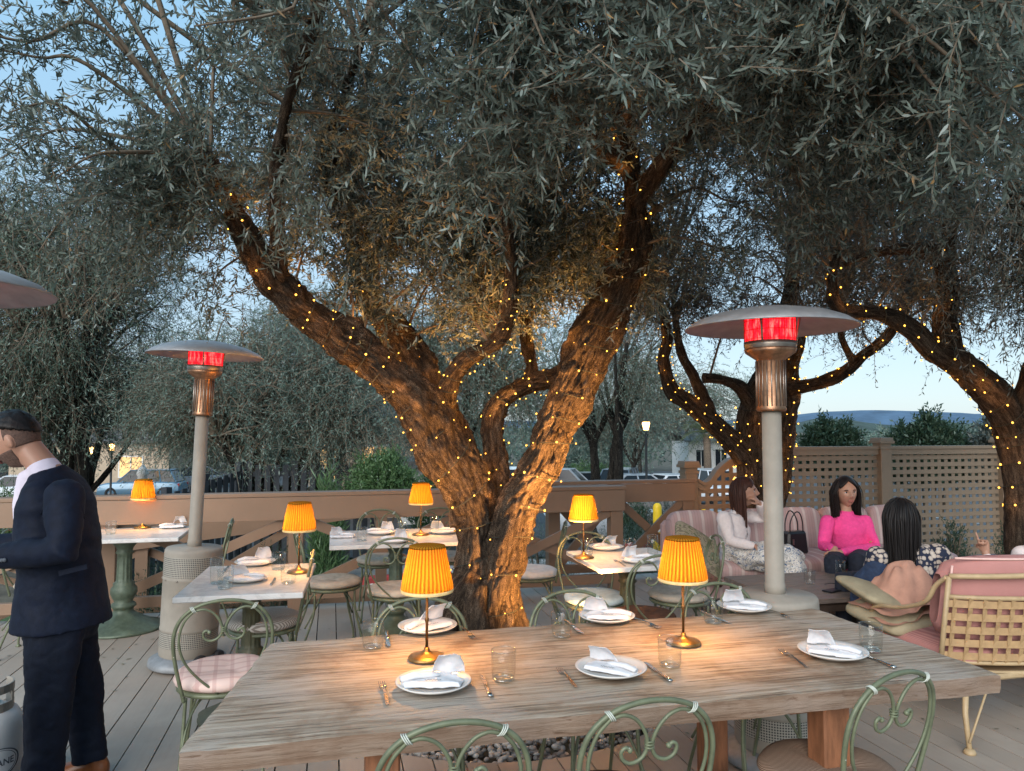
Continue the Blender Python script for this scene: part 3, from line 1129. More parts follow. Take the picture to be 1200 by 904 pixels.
# ---- the big olive in the middle
thin_rng = random.Random(5)
def thin_main(p):
    """keeps the crown open where the tree itself is bare: over its limbs and on its outer left side"""
    if p[1] < 2.0: return True
    px, py = CX + F * p[0] / p[1], HOR - F * (p[2] - EYE) / p[1]
    keep = .9
    if px < 330: keep = .42 + .45 * max(0, px) / 330
    if py < 120 and px < 480: keep *= .55
    if 670 < px < 800 and 215 < py < 430 and p[1] < 4.7: keep = .12
    if 250 < px < 430 and 255 < py < 420 and p[1] < 4.4: keep = .25
    if 300 < px < 440 and py < 215 and p[1] < 3.8: keep = .25
    return thin_rng.random() > keep
main_limbs = [
    ([P(548, 812, 4.70), P(550, 745, 4.70), P(555, 690, 4.71), P(557, 640, 4.72), P(557, 600, 4.72), P(544, 568, 4.70), P(522, 535, 4.66), P(492, 480, 4.58), P(440, 427, 4.45), P(385, 387, 4.32), P(335, 345, 4.2), P(300, 295, 4.08), P(272, 240, 3.95), P(240, 180, 3.8)],
     [.22, .175, .128, .112, .128, .142, .150, .138, .108, .090, .078, .066, .05, .035], 96),
    ([P(576, 812, 4.64), P(577, 745, 4.64), P(582, 690, 4.66), P(590, 655, 4.70), P(598, 624, 4.72), P(611, 592, 4.76), P(638, 537, 4.80), P(648, 508, 4.80), P(676, 448, 4.80), P(703, 388, 4.74), P(728, 330, 4.62), P(744, 285, 4.5), P(742, 230, 4.4), P(732, 165, 4.25), P(722, 80, 4.05), P(712, -20, 3.85)],
     [.185, .15, .122, .116, .118, .118, .118, .122, .126, .124, .118, .102, .072, .052, .038, .024], 96),
    ([P(556, 610, 4.77), P(535, 545, 4.82), P(506, 470, 4.9), P(478, 415, 4.98), P(446, 372, 5.05), P(425, 335, 5.1), P(415, 270, 5.15), P(400, 190, 5.2)],
     [.14, .135, .12, .105, .09, .075, .055, .03], 40),
    ([P(578, 640, 4.92), P(583, 580, 4.95), P(581, 530, 4.97), P(578, 492, 4.97), P(592, 464, 4.95), P(618, 452, 4.92), P(650, 444, 4.86), P(668, 436, 4.8)],
     [.10, .085, .078, .080, .078, .072, .066, .05], 40),
    ([P(618, 455, 4.92), P(622, 425, 4.95), P(616, 385, 5.0), P(628, 330, 5.0), P(622, 250, 4.9)], [.05, .045, .035, .028, .018], 20),
    ([P(515, 480, 4.75), P(540, 430, 4.6), P(585, 395, 4.4), P(600, 330, 4.2), P(590, 240, 4.0)], [.075, .06, .045, .035, .02], 24),
    ([P(330, 340, 4.2), P(325, 240, 3.9), P(335, 130, 3.6), P(375, 10, 3.3), P(395, -60, 3.2)], [.045, .038, .03, .025, .018], 20),
    ([P(425, 335, 5.1), P(385, 190, 4.6), P(405, 110, 4.3), P(430, 20, 4.0)], [.055, .045, .032, .02], 20),
    ([P(742, 240, 4.4), P(800, 160, 4.2), P(850, 90, 3.9), P(930, 20, 3.6)], [.045, .036, .03, .018], 20),
    ([P(735, 200, 4.3), P(660, 120, 3.9), P(620, 40, 3.4)], [.04, .032, .018], 20),
    ([P(552, 672, 4.62), P(530, 712, 4.52), P(506, 752, 4.42), P(480, 800, 4.32)], [.075, .105, .095, .05], 40),
    ([P(562, 690, 4.55), P(556, 735, 4.42), P(552, 780, 4.36), P(548, 815, 4.3)], [.06, .095, .10, .06], 40),
    ([P(596, 690, 4.72), P(606, 735, 4.70), P(613, 780, 4.66), P(622, 815, 4.62)], [.06, .085, .10, .07], 40),
]
olive_tree = tree('olive_tree', 'huge gnarled olive tree wound with fairy lights in the gravel behind the long table', TREE_C, main_limbs,
     [((-.25, 4.5, 4.15), (2.7, 2.5, 1.45), 1.0), ((-.3, 2.7, 3.15), (1.5, .8, .62), .26), ((-1.75, 4.0, 3.15), (1.25, 1.4, .75), .25),
      ((1.5, 4.1, 3.3), (1.2, 1.2, .8), .25), ((.25, 5.2, 3.0), (1.0, .7, .6), .14), ((1.6, 2.8, 3.0), (.9, .7, .5), .16), ((-.15, 4.75, 2.72), (1.25, .8, .5), .34), ((-1.9, 4.1, 2.7), (.8, .8, .4), .10)],
     seed=11, branches=470, twigs=46, per=20, llen=.050, lwid=.0092, twig_len=(.13, .30), hexa=True, zmin=2.05, hang=-.12, droop=.06,
     cut=thin_main, spread=.15,
     trunk_kw=dict(step=.018, lobes=.26, disp=.050, seed=1))

# ---- olive behind the sofa and olive at the right edge
D2 = 7.75
t2_limbs = [
    ([P(893, 742, D2), P(890, 640, D2), P(884, 575, D2), P(879, 520, D2), P(884, 470, D2 - .1), P(905, 420, D2 - .2), P(925, 350, D2 - .3), P(930, 260, D2 - .4)], [.23, .19, .165, .15, .13, .10, .08, .04], 40),
    ([P(882, 545, D2), P(850, 510, D2 - .1), P(815, 478, D2 - .2), P(790, 458, D2 - .25), P(778, 425, D2 - .3), P(782, 395, D2 - .3), P(770, 340, D2 - .3)], [.13, .10, .085, .075, .06, .05, .03], 28),
    ([P(835, 492, D2 - .15), P(815, 445, D2 - .05), P(797, 410, D2), P(790, 360, D2)], [.065, .055, .045, .03], 20),
    ([P(884, 480, D2 - .1), P(868, 455, D2 - .2), P(845, 445, D2 - .3), P(825, 443, D2 - .35)], [.08, .065, .05, .055], 24),
    ([P(898, 640, D2 + .15), P(915, 560, D2 + .2), P(922, 490, D2 + .2), P(928, 430, D2 + .2), P(945, 360, D2 + .2)], [.10, .10, .095, .08, .05], 28),
    ([P(924, 455, D2 + .1), P(955, 450, D2), P(985, 440, D2 - .1), P(1010, 418, D2 - .2), P(1040, 395, D2 - .3), P(1070, 350, D2 - .4)], [.075, .065, .06, .055, .045, .03], 24),
    ([P(1000, 425, D2 - .1), P(985, 390, D2), P(990, 340, D2 + .1)], [.04, .03, .02], 16),
]
tree('olive_tree', 'twisting olive tree with fairy lights behind the pink sofa, seen past the tall heater', (2.55, D2, 0), t2_limbs,
     [((2.5, D2 - .3, 3.7), (2.1, 1.4, 1.1), 1.0), ((3.8, D2 - .5, 3.3), (1.2, 1.0, .8), .4), ((1.35, D2, 3.0), (.7, .7, .5), .12)],
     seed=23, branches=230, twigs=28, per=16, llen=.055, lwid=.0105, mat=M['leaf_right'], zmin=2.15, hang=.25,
     trunk_kw=dict(step=.035, lobes=.12, disp=.025, seed=40))
D3 = 5.75
t3_limbs = [
    ([P(1215, 745, D3), P(1208, 640, D3), P(1203, 570, D3), P(1192, 510, D3), P(1170, 470, D3 - .1), P(1130, 430, D3 - .2), P(1095, 412, D3 - .3), P(1068, 385, D3 - .35), P(1035, 368, D3 - .4), P(985, 362, D3 - .5), P(975, 330, D3 - .5), P(982, 295, D3 - .5)],
     [.20, .165, .15, .135, .125, .10, .085, .07, .055, .045, .035, .025], 36),
    ([P(1118, 425, D3 - .2), P(1108, 380, D3 - .2), P(1112, 330, D3 - .2), P(1098, 300, D3 - .2), P(1060, 292, D3 - .2), P(1020, 298, D3 - .2), P(990, 310, D3 - .2)], [.085, .075, .07, .065, .045, .035, .02], 28),
    ([P(1108, 330, D3 - .2), P(1115, 240, D3 - .3), P(1105, 140, D3 - .4), P(1120, 30, D3 - .5)], [.05, .045, .035, .02], 20),
    ([P(1190, 510, D3), P(1215, 430, D3 - .3), P(1220, 320, D3 - .6), P(1180, 200, D3 - .9)], [.10, .09, .07, .04], 24),
]
tree('olive_tree', 'leaning olive tree at the right edge, one lit limb arching over the trellis', (4.05, D3, 0), t3_limbs,
     [((3.4, D3 - .5, 3.7), (1.7, 1.4, 1.25), 1.0), ((3.75, D3 - 1.0, 2.75), (.75, .7, .75), .3), ((4.5, D3 - .5, 2.6), (.8, .8, .9), .3)],
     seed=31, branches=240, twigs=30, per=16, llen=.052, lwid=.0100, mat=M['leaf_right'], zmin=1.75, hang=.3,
     cut=lambda p: (p[0] / p[1] < .48 and p[2] < 2.2),
     trunk_kw=dict(step=.035, lobes=.1, disp=.025, seed=60))

# ---- trees beyond the terrace
def bg_tree(label, x, y, trunk_px_h, crowns, seed, branches, llen, mat, stems=1, hang=.2, lwid=None, tw=(.3, .8), per=12, twigs=26, r=.16, lean=.3, spread=.45, name='olive_tree', group='trees beyond the terrace', top=None):
    z0 = gz(x, y) - .1
    g = random.Random(seed)
    limbs = []
    for s in range(stems):
        a = g.uniform(0, 6.28)
        hx, hy = lean * math.cos(a), lean * math.sin(a)
        H = top or trunk_px_h
        pts = [(x + s * .25, y, z0), (x + s * .3 + hx * .2, y + hy * .2, z0 + H * .3), (x + s * .3 + hx * .7, y + hy * .7, z0 + H * .65), (x + s * .4 + hx * 1.5, y + hy * 1.5, z0 + H)]
        limbs.append(([Vector(p) for p in pts], [r, r * .8, r * .65, r * .3], 14))
        for b in range(3):
            a = g.uniform(0, 6.28)
            k = g.uniform(.45, .7)
            q = Vector(pts[1]).lerp(Vector(pts[2]), k)
            limbs.append(([q, q + Vector((math.cos(a) * .5, math.sin(a) * .5, H * .2)), q + Vector((math.cos(a) * 1.1, math.sin(a) * 1.1, H * .5))], [r * .5, r * .38, r * .2], 10))
    tree(name, label, (x, y, z0), limbs, crowns, seed=seed, branches=branches, twigs=twigs, per=per, llen=llen, lwid=lwid or llen * .2,
         twig_len=tw, spread=spread, mat=mat, bark=M['bark_bg'], group=group, start_frac=.3, hang=hang, br_r=.02,
         trunk_kw=dict(step=.15, lobes=0, disp=.03, fine=False, seed=seed))
# (centre from photo position and depth)
def cr(x, y, d, rx, rz, ry=None, w=1.0):
    p = ad(x, y, d)
    return ((p.x, d, p.z), (rx * d / F, (ry or rx * d / F * .8), rz * d / F), w)
bg_tree('tall feathery tree at the far left, pale sky showing through its top', -9.2, 15.5, 5,
        [cr(80, 330, 15.5, 130, 130), cr(30, 440, 15.0, 110, 80), cr(150, 290, 15.5, 70, 70, None, .3), cr(10, 250, 15, 60, 80, None, .3)], 41, 340, .10, M['leaf_pepper'], stems=2, hang=.5, tw=(.4, 1.0), r=.2)
bg_tree('broad grey green olive with drooping twigs over the dark slatted fence', -4.6, 14.2, 2.6,
        [cr(300, 462, 13.6, 135, 85), cr(230, 470, 14, 80, 60), cr(330, 420, 14.4, 110, 55), cr(400, 500, 13.5, 70, 55, None, .5)], 42, 380, .085, M['leaf_bg'], stems=2, hang=.45, lwid=.015, r=.22)
bg_tree('dark olive crown low beside the blue parked car', -10.0, 17.3, 3,
        [cr(110, 462, 17, 90, 52), cr(190, 430, 17.5, 60, 50, None, .5)], 43, 120, .10, M['leaf_bg'], stems=2, hang=.4)
bg_tree('slender grey olive standing behind the big trunk, near the warm lit house', -2.0, 19.5, 4,
        [cr(560, 380, 19.5, 110, 95), cr(470, 420, 20, 80, 60), cr(620, 450, 18.5, 60, 50, None, .4), cr(520, 500, 19.5, 50, 45, None, .3)], 44, 280, .11, M['leaf_bg'], stems=2, hang=.4)
bg_tree('thin many stemmed olive in the car park, dark trunks leaning apart', 2.45, 21.5, 5.2,
        [cr(715, 400, 21.5, 80, 60), cr(760, 450, 21, 45, 35, None, .35), cr(670, 455, 21.5, 45, 40, None, .4)], 45, 120, .10, M['leaf_bg'], stems=3, hang=.4, r=.17, lean=.9, top=5.4)
bg_tree('pale round tree far across the car park below the street lamp', 6.4, 40, 4,
        [cr(735, 490, 40, 45, 26), cr(690, 500, 41, 40, 22)], 46, 70, .2, M['leaf_bg'], tw=(.5, 1.2), spread=.8)
bg_tree('soft grey tree far behind the parked cars', 9.5, 55, 5,
        [cr(860, 470, 54, 60, 30), cr(790, 488, 56, 50, 22)], 47, 80, .24, M['leaf_bg'], tw=(.5, 1.4), spread=1.0)
bg_tree('tall spindly tree standing left of the white lit house', -6.2, 24, 6,
        [cr(400, 410, 24, 60, 70), cr(360, 380, 24.5, 60, 50)], 48, 110, .12, M['leaf_bg'], stems=2, hang=.3)

# ---- far-off wood behind the car park, one uneven mass
def far_wood():
    g = np.random.default_rng(77)
    t = thing('far_woodland', 'soft green mass of trees far behind the car park', 'woodland', (0, 80, gz(0, 80)))
    t['kind'] = 'stuff'
    org, tone = [], []
    for i in range(95):
        x = g.uniform(-62, 62); y = 74 + g.uniform(-6, 14)
        px = CX + F * x / y
        h = g.uniform(3.2, 6.0) if px > 560 else g.uniform(4.5, 8.5)
        if 905 < px < 1010: h = g.uniform(2.0, 3.0)
        z0 = gz(x, y)
        r = g.uniform(2.2, 4.2)
        n = 190
        q = unit(g.normal(size=(n, 3))) * (g.uniform(.3, 1, (n, 1)) ** .5)
        org.append(q * np.array([r, r * .8, h * .5]) + np.array([x, y - 80, h * .5 + z0 - gz(0, 80)]))
        tone.append(np.full(n, g.uniform(.15, .75)))
    org = np.concatenate(org); tone = np.concatenate(tone)
    d = unit(g.normal(size=org.shape) + np.array([0, 0, .4]))
    leaf_mesh('foliage', org, d, g.uniform(.5, 1.3, len(org)), 9, .42, .16, g, M['leaf_bg'], t, .1, False, tone)
far_wood()
# ================================================================== FAIRY LIGHTS
bulb_mesh = None
def bulb_proto():
    global bulb_mesh
    bm = bmesh.new()
    bmesh.ops.create_icosphere(bm, subdivisions=1, radius=.0062)
    bulb_mesh = bpy.data.meshes.new('bulb'); bm.to_mesh(bulb_mesh); bm.free()
    bulb_mesh.materials.append(M['bulb'])
bulb_proto()
bulb_rng = random.Random(99)
lit_points = []
def string_lights(label, limb, s0, s1, pitch, gap, scale=1.0, off=.008, maxn=100, lamp_every=4, watt=.35):
    """a cable wound round a limb between two fractions of its length, with bulbs"""
    pts, rad, sg = limb
    pr = spline([(p[0], p[1], p[2], r) for p, r in zip(pts, rad)], 12)
    n = len(pr)
    pr = pr[int(s0 * (n - 1)):int(s1 * (n - 1)) + 1]
    base = Vector(pr[0][:3])
    t = thing('string_lights', label, 'fairy lights', base, 0, 'fairy lights wound round the olives')
    L = [0]
    for a, b in zip(pr[:-1], pr[1:]): L.append(L[-1] + (Vector(b[:3]) - Vector(a[:3])).length)
    steps = max(20, int(L[-1] / pitch * 20))
    path = []
    j = 0
    ph0 = bulb_rng.uniform(0, 6.28)
    prev = None
    for i in range(steps + 1):
        s = L[-1] * i / steps
        while j < len(L) - 2 and L[j + 1] < s: j += 1
        k = (s - L[j]) / max(1e-6, L[j + 1] - L[j])
        q = pr[j].lerp(pr[j + 1], min(1, k))
        tg = (Vector(pr[min(j + 1, len(pr) - 1)][:3]) - Vector(pr[j][:3])).normalized()
        x = tg.cross(Vector((0, 1, 0))).normalized() if prev is None else (prev - tg * prev.dot(tg)).normalized()
        prev = x
        y = tg.cross(x)
        an = ph0 + 2 * PI * s / pitch + .5 * math.sin(s * 9)
        r = q[3] * 1.03 + off
        d = x * math.cos(an) + y * math.sin(an)
        path.append((Vector(q[:3]) + d * r - base, d))
    m = MB(); m.tube([p for p, d in path], .0028, 5)
    m.build('cable', M['cable'], t)
    acc, nb = 0, 0
    for (a, da), (b, db) in zip(path[:-1], path[1:]):
        acc += (b - a).length
        if acc >= gap:
            acc = bulb_rng.uniform(-.8, .55) * gap
            if nb >= maxn: break
            o = bpy.data.objects.new('bulb', bulb_mesh); C.objects.link(o); o.parent = t
            o.location = b + db * .005 + Vector((bulb_rng.uniform(-.012, .012), bulb_rng.uniform(-.012, .012), bulb_rng.uniform(-.012, .012)))
            o.scale = (scale * bulb_rng.uniform(.6, 1.25),) * 3
            nb += 1
            if nb % lamp_every == 3: lit_points.append((base + b + db * .07, watt))
    return t
string_lights('fairy lights round the lower left trunk of the big olive', main_limbs[0], .09, .50, .22, .10, 1.05, .02, 100)
string_lights('fairy lights round the left reaching limb of the big olive', main_limbs[0], .50, .97, .13, .08, .95)
string_lights('fairy lights round the brightly lit lower right trunk of the big olive', main_limbs[1], .09, .48, .22, .10, 1.05, .02, 100)
string_lights('fairy lights round the upper right trunk of the big olive, into the leaves', main_limbs[1], .48, .95, .17, .095, .95)
string_lights('fairy lights round the short inner left limb of the big olive', main_limbs[2], .2, .85, .13, .09, .9)
string_lights('fairy lights round the bent middle limb that joins the right trunk', main_limbs[3], .12, .95, .12, .08, .95)
string_lights('fairy lights on the thin branch between the two trunks of the big olive', main_limbs[5], .1, .75, .10, .07, .85)
string_lights('fairy lights on the small upright shoot of the bent middle limb', main_limbs[4], .05, .7, .12, .08, .85)
string_lights('fairy lights round the trunk of the olive behind the sofa', t2_limbs[0], .15, .75, .14, .085, 1.25, .02, 100, 7, .3)
string_lights('fairy lights round the left crooked limb of the olive behind the sofa', t2_limbs[1], .1, .9, .12, .085, 1.1, .016, 100, 7, .3)
string_lights('fairy lights round the right stem of the olive behind the sofa', t2_limbs[4], .2, .9, .12, .08, 1.2, .016, 100, 7, .3)
string_lights('fairy lights along the low branch right of the tall heater', t2_limbs[5], .05, .8, .12, .10, 1.1, .016, 100, 7, .3)
string_lights('fairy lights round the leaning trunk at the right edge', t3_limbs[0], .15, .42, .15, .10, 1.25, .02, 100, 6, .45)
string_lights('fairy lights along the limb arching left over the trellis', t3_limbs[0], .42, .97, .16, .09, 1.05, .012, 100, 5, .45)
string_lights('fairy lights on the upright limb at the right edge', t3_limbs[1], .05, .6, .2, .12, 1.0, .012, 100, 6, .4)
def point(name, loc, watt, col=(1, .40, .085), size=.03):
    l = bpy.data.lights.new(name, 'POINT'); l.energy = watt; l.color = col; l.shadow_soft_size = size
    o = bpy.data.objects.new(name, l); C.objects.link(o); o.location = loc
    return o
for p, w in lit_points:
    point('bulb_light', p, w * STR_W)
# ================================================================== RAILINGS, TRELLIS, DARK FENCE
def railing(name, label, us, v, h=1.05, u_end=None, brace=True, mat=None, fascia=.2, post=.125, zb=-.02, post_h=None, z1=None, skip_last=False, double=False):
    """posts at the us list (terrace coordinates), level cap rail, fascia board, crossed braces"""
    mat = mat or M['rail']
    t = thing(name, label, 'railing', uv(us[0], v, zb), 0, None)
    o0 = uv(us[0], v, zb)
    def W(u, z, dv=0): return uv(u, v + dv, z) - o0
    for u in us:
        m = MB(); m.box((0, 0, (h - .04 - zb) / 2), (post, post, h - .04 - zb), Euler((0, 0, ANG)), bev=.006)
        m.build('post', mat, t, loc=W(u, zb))
    a, b = us[0] - .07, us[-1] + .07
    m = MB(); m.beam(W(a - .02, h - .0175), W(b + .02, h - .0175), .165, .035); m.build('cap_rail', mat, t, bevel=.005)
    m = MB(); m.beam(W(a, h - .037 - fascia / 2, -.078), W(b, h - .037 - fascia / 2, -.078), .03, fascia)
    m.build('fascia_board', mat, t, bevel=.003)
    m = MB(); m.beam(W(a, .13, -.03), W(b, .13, -.03), .06, .09); m.build('bottom_rail', mat, t, bevel=.003)
    if brace:
        for u0, u1 in zip(us[:-1], us[1:]):
            if u1 - u0 < .5: continue
            lo, hi = .18, h - .05 - fascia
            m = MB(); m.beam(W(u0 + .066, lo, -.025), W(u1 - .066, hi, -.025), .035, .085); m.build('brace', mat, t)
            m = MB(); m.beam(W(u0 + .066, hi, .020), W(u1 - .066, lo, .020), .035, .085); m.build('brace', mat, t)
    return t
RV = 6.90
u_left, _ = touv(at(130, 722, 0)); u_r, _ = touv(at(717, 690, 0))
step = (u_r - u_left) / 3
us = [u_left - 2 * step, u_left - step, u_left, u_left + step, u_left + 2 * step, u_r]
railing('railing', 'long brown timber railing with crossed braces along the terrace edge behind the small tables', us, RV, 1.02)
# landing rail beyond it, at right
ul, _ = touv(ad(640, 565, 8.0)); ur, _ = touv(ad(812, 565, 8.1))
railing('railing', 'short brown railing with one crossed panel between the long railing and the trellis', [ul, (ul + ur) / 2 - .1, ur - .07], 7.45, 1.03, fascia=.19)

# ramp handrail climbing outside the terrace
t = thing('ramp_railing', 'sloping brown ramp handrail outside the terrace, rising to the right', 'railing', uv(-3.0, 8.5, -.9))
o0 = uv(-3.0, 8.5, -.9)
def RW(u, z, dv=0): return uv(u, 8.5 + dv, z) - o0
def rh(u): return .56 + (u + 2.2) * .115
for u in (-3.4, -1.9, -.4, .55):
    m = MB(); hh = rh(u) - .03 + .95; m.box((0, 0, hh / 2), (.12, .12, hh), Euler((0, 0, ANG))); m.build('post', M['rail'], t, loc=RW(u, -.95))
m = MB(); m.beam(RW(-4.6, rh(-4.6) - .01), RW(.6, rh(.6) - .01), .15, .035); m.build('cap_rail', M['rail'], t)
m = MB(); m.beam(RW(-4.6, rh(-4.6) - .145, -.075), RW(.6, rh(.6) - .145, -.075), .03, .22); m.build('fascia_board', M['rail'], t)
for u0, u1 in ((-3.4, -1.9), (-1.9, -.4)):
    m = MB(); m.beam(RW(u0 + .06, -.35, -.02), RW(u1 - .06, rh(u1) - .3, -.02), .035, .085); m.build('brace', M['rail'], t)
    m = MB(); m.beam(RW(u0 + .06, rh(u0) - .3, .025), RW(u1 - .06, -.35, .025), .035, .085); m.build('brace', M['rail'], t)
m = MB(); m.beam(RW(-4.6, -.45, -.05), RW(.6, -.28, -.05), .04, .12); m.build('ramp_edge', M['rail'], t)

# ---- trellis
TV = 7.52
def trellis_post(label, u, h, v=TV):
    t = thing('trellis_post', label, 'post', uv(u, v, -.02), ANG, 'square posts of the trellis')
    m = MB(); m.box((0, 0, h / 2), (.145, .145, h), bev=.006); m.build('post_shaft', M['lattice'], t)
    m = MB(); m.box((0, 0, h + .015), (.20, .20, .03)); m.box((0, 0, h + .05), (.185, .185, .04), taper=.9); m.box((0, 0, h - .05), (.165, .165, .03)); m.build('post_cap', M['lattice'], t, bevel=.003)
    return t
def trellis_panel(label, u0, u1, top, v=TV):
    """top(s) gives the height of the top edge for s in 0..1"""
    L = u1 - u0
    t = thing('trellis_screen', label, 'trellis', uv(u0, v, 0), ANG, 'trellis panels of the screen')
    N = 28
    straight = abs(top(0) - top(.5)) < .001 and abs(top(.25) - top(.9)) < .001
    m = MB()
    for i in range(1 if straight else N):
        s0, s1 = (0, 1) if straight else (i / N, (i + 1) / N)
        for (dz, hh, w) in ((-.0325, .065, .075), (.017, .034, .115)):
            z0, z1 = top(s0) + dz, top(s1) + dz
            q = [(s0 * L, -w / 2, z0 - hh / 2), (s1 * L, -w / 2, z1 - hh / 2), (s1 * L, -w / 2, z1 + hh / 2), (s0 * L, -w / 2, z0 + hh / 2)]
            m.prism(q, (0, 0, 0), (0, w, 0))
    m.build('top_rail', M['lattice'], t)
    m = MB(); m.box((L / 2, 0, .10), (L, .06, .09)); m.build('bottom_rail', M['lattice'], t)
    m = MB()
    p = .098
    x = p / 2
    while x < L - .02:
        h = top(x / L) - .06
        m.box((x, .010, (h + .14) / 2), (.046, .009, h - .14))
        x += p
    m.build('upright_slats', M['lattice'], t)
    m = MB()
    z = .20
    hmax = max(top(k / 50) for k in range(51))
    while z < hmax - .07:
        ok = [k / 60 for k in range(61) if top(k / 60) - .06 > z + .02]
        if ok:
            a, b = min(ok) * L, max(ok) * L
            if b - a > .05: m.box(((a + b) / 2, -.001, z), (b - a, .009, .050))
        z += .086
    m.build('level_slats', M['lattice'], t)
    return t
pu = {}
for key, px in (('a', 806), ('c', 1032), ):
    # u where the trellis line crosses this column of the photo
    lo, hi = -2.0, 12.0
    for _ in range(40):
        mid = (lo + hi) / 2
        p = uv(mid, TV)
        if CX + F * p.x / p.y < px: lo = mid
        else: hi = mid
    pu[key] = lo
ua, uc = pu['a'], pu['c']
ub = ua + .78
FH = 1.335
trellis_post('taupe trellis post with square cap where the railing meets the curved panel', ua, 1.17, TV)
trellis_post('taupe trellis post with square cap just right of the woman in pink', uc, 1.42)
trellis_post('taupe trellis post hidden behind the twisting olive trunk', ub + .05, 1.36)
ud = uc + (uc - ub) + .02
trellis_post('taupe trellis post beyond the leaning olive trunk', ud, 1.42)
def swoop(s):
    return 1.0 + .22 * (0 if s < .1 else (1 - math.cos(min(1, (s - .1) / .6) * PI)) / 2) - .05 * math.sin(min(1, s / .35) * PI)
trellis_panel('short trellis panel whose top rail sweeps up in a curve', ua + .08, ub - .03, swoop)
trellis_panel('trellis panel with level top behind the two seated women on the sofa', ub + .13, uc - .075, lambda s: FH)
trellis_panel('trellis panel with level top right of the square post, by the leaning olive', uc + .075, ud - .075, lambda s: FH)

# ---- charcoal slatted fence in the garden below
def slat_fence(label, a, b, z_top0, z_top1, seed):
    a, b = Vector(a), Vector(b)
    L = (b - a).length
    t = thing('slatted_fence', label, 'fence', a, 0, 'charcoal slatted fences beyond the terrace')
    n = int(L / .15)
    m = MB()
    d = (b - a).normalized(); an = math.atan2(d.y, d.x)
    for i in range(n + 1):
        s = i / n
        p = a.lerp(b, s)
        zt = z_top0 + (z_top1 - z_top0) * s
        zb = gz(p.x, p.y)
        m.box(p - a + Vector((0, 0, (zt + zb) / 2 - a.z)), (.10, .022, zt - zb), Euler((0, 0, an)))
    m.build('slats', M['dark_fence'], t)
    m = MB()
    for dz in (-.16, -.75):
        A = Vector((0, 0, z_top0 + dz - a.z)) + Vector((-d.y, d.x, 0)) * .035
        B = b - a + Vector((0, 0, z_top1 + dz - b.z)) + Vector((-d.y, d.x, 0)) * .035
        B.z = z_top1 + dz - a.z
        m.beam(A, B, .04, .09)
    m.build('rails', M['dark_fence'], t)
    for s in (0, .33, .66, 1):
        p = a.lerp(b, s)
        zt = z_top0 + (z_top1 - z_top0) * s + .06
        m = MB(); m.box((0, 0, (zt - gz(p.x, p.y)) / 2), (.11, .11, zt - gz(p.x, p.y)), Euler((0, 0, an)))
        q = p - a + Vector((-d.y, d.x, 0)) * .1; q.z = gz(p.x, p.y) - a.z
        m.build('post', M['dark_fence'], t, loc=q)
    return t
fa = ad(292, 545, 13.0); fb = ad(448, 545, 13.6); fc = ad(150, 590, 10.6)
fa.z = gz(fa.x, fa.y); fb.z = gz(fb.x, fb.y); fc.z = gz(fc.x, fc.y)
slat_fence('charcoal slatted fence under the broad olive, behind the railing', fa, fb, .93, .91, 1)
slat_fence('charcoal slatted fence running away to the left down the slope', fc, fa + (fc - fa).normalized() * .12, .46, .93, 2)

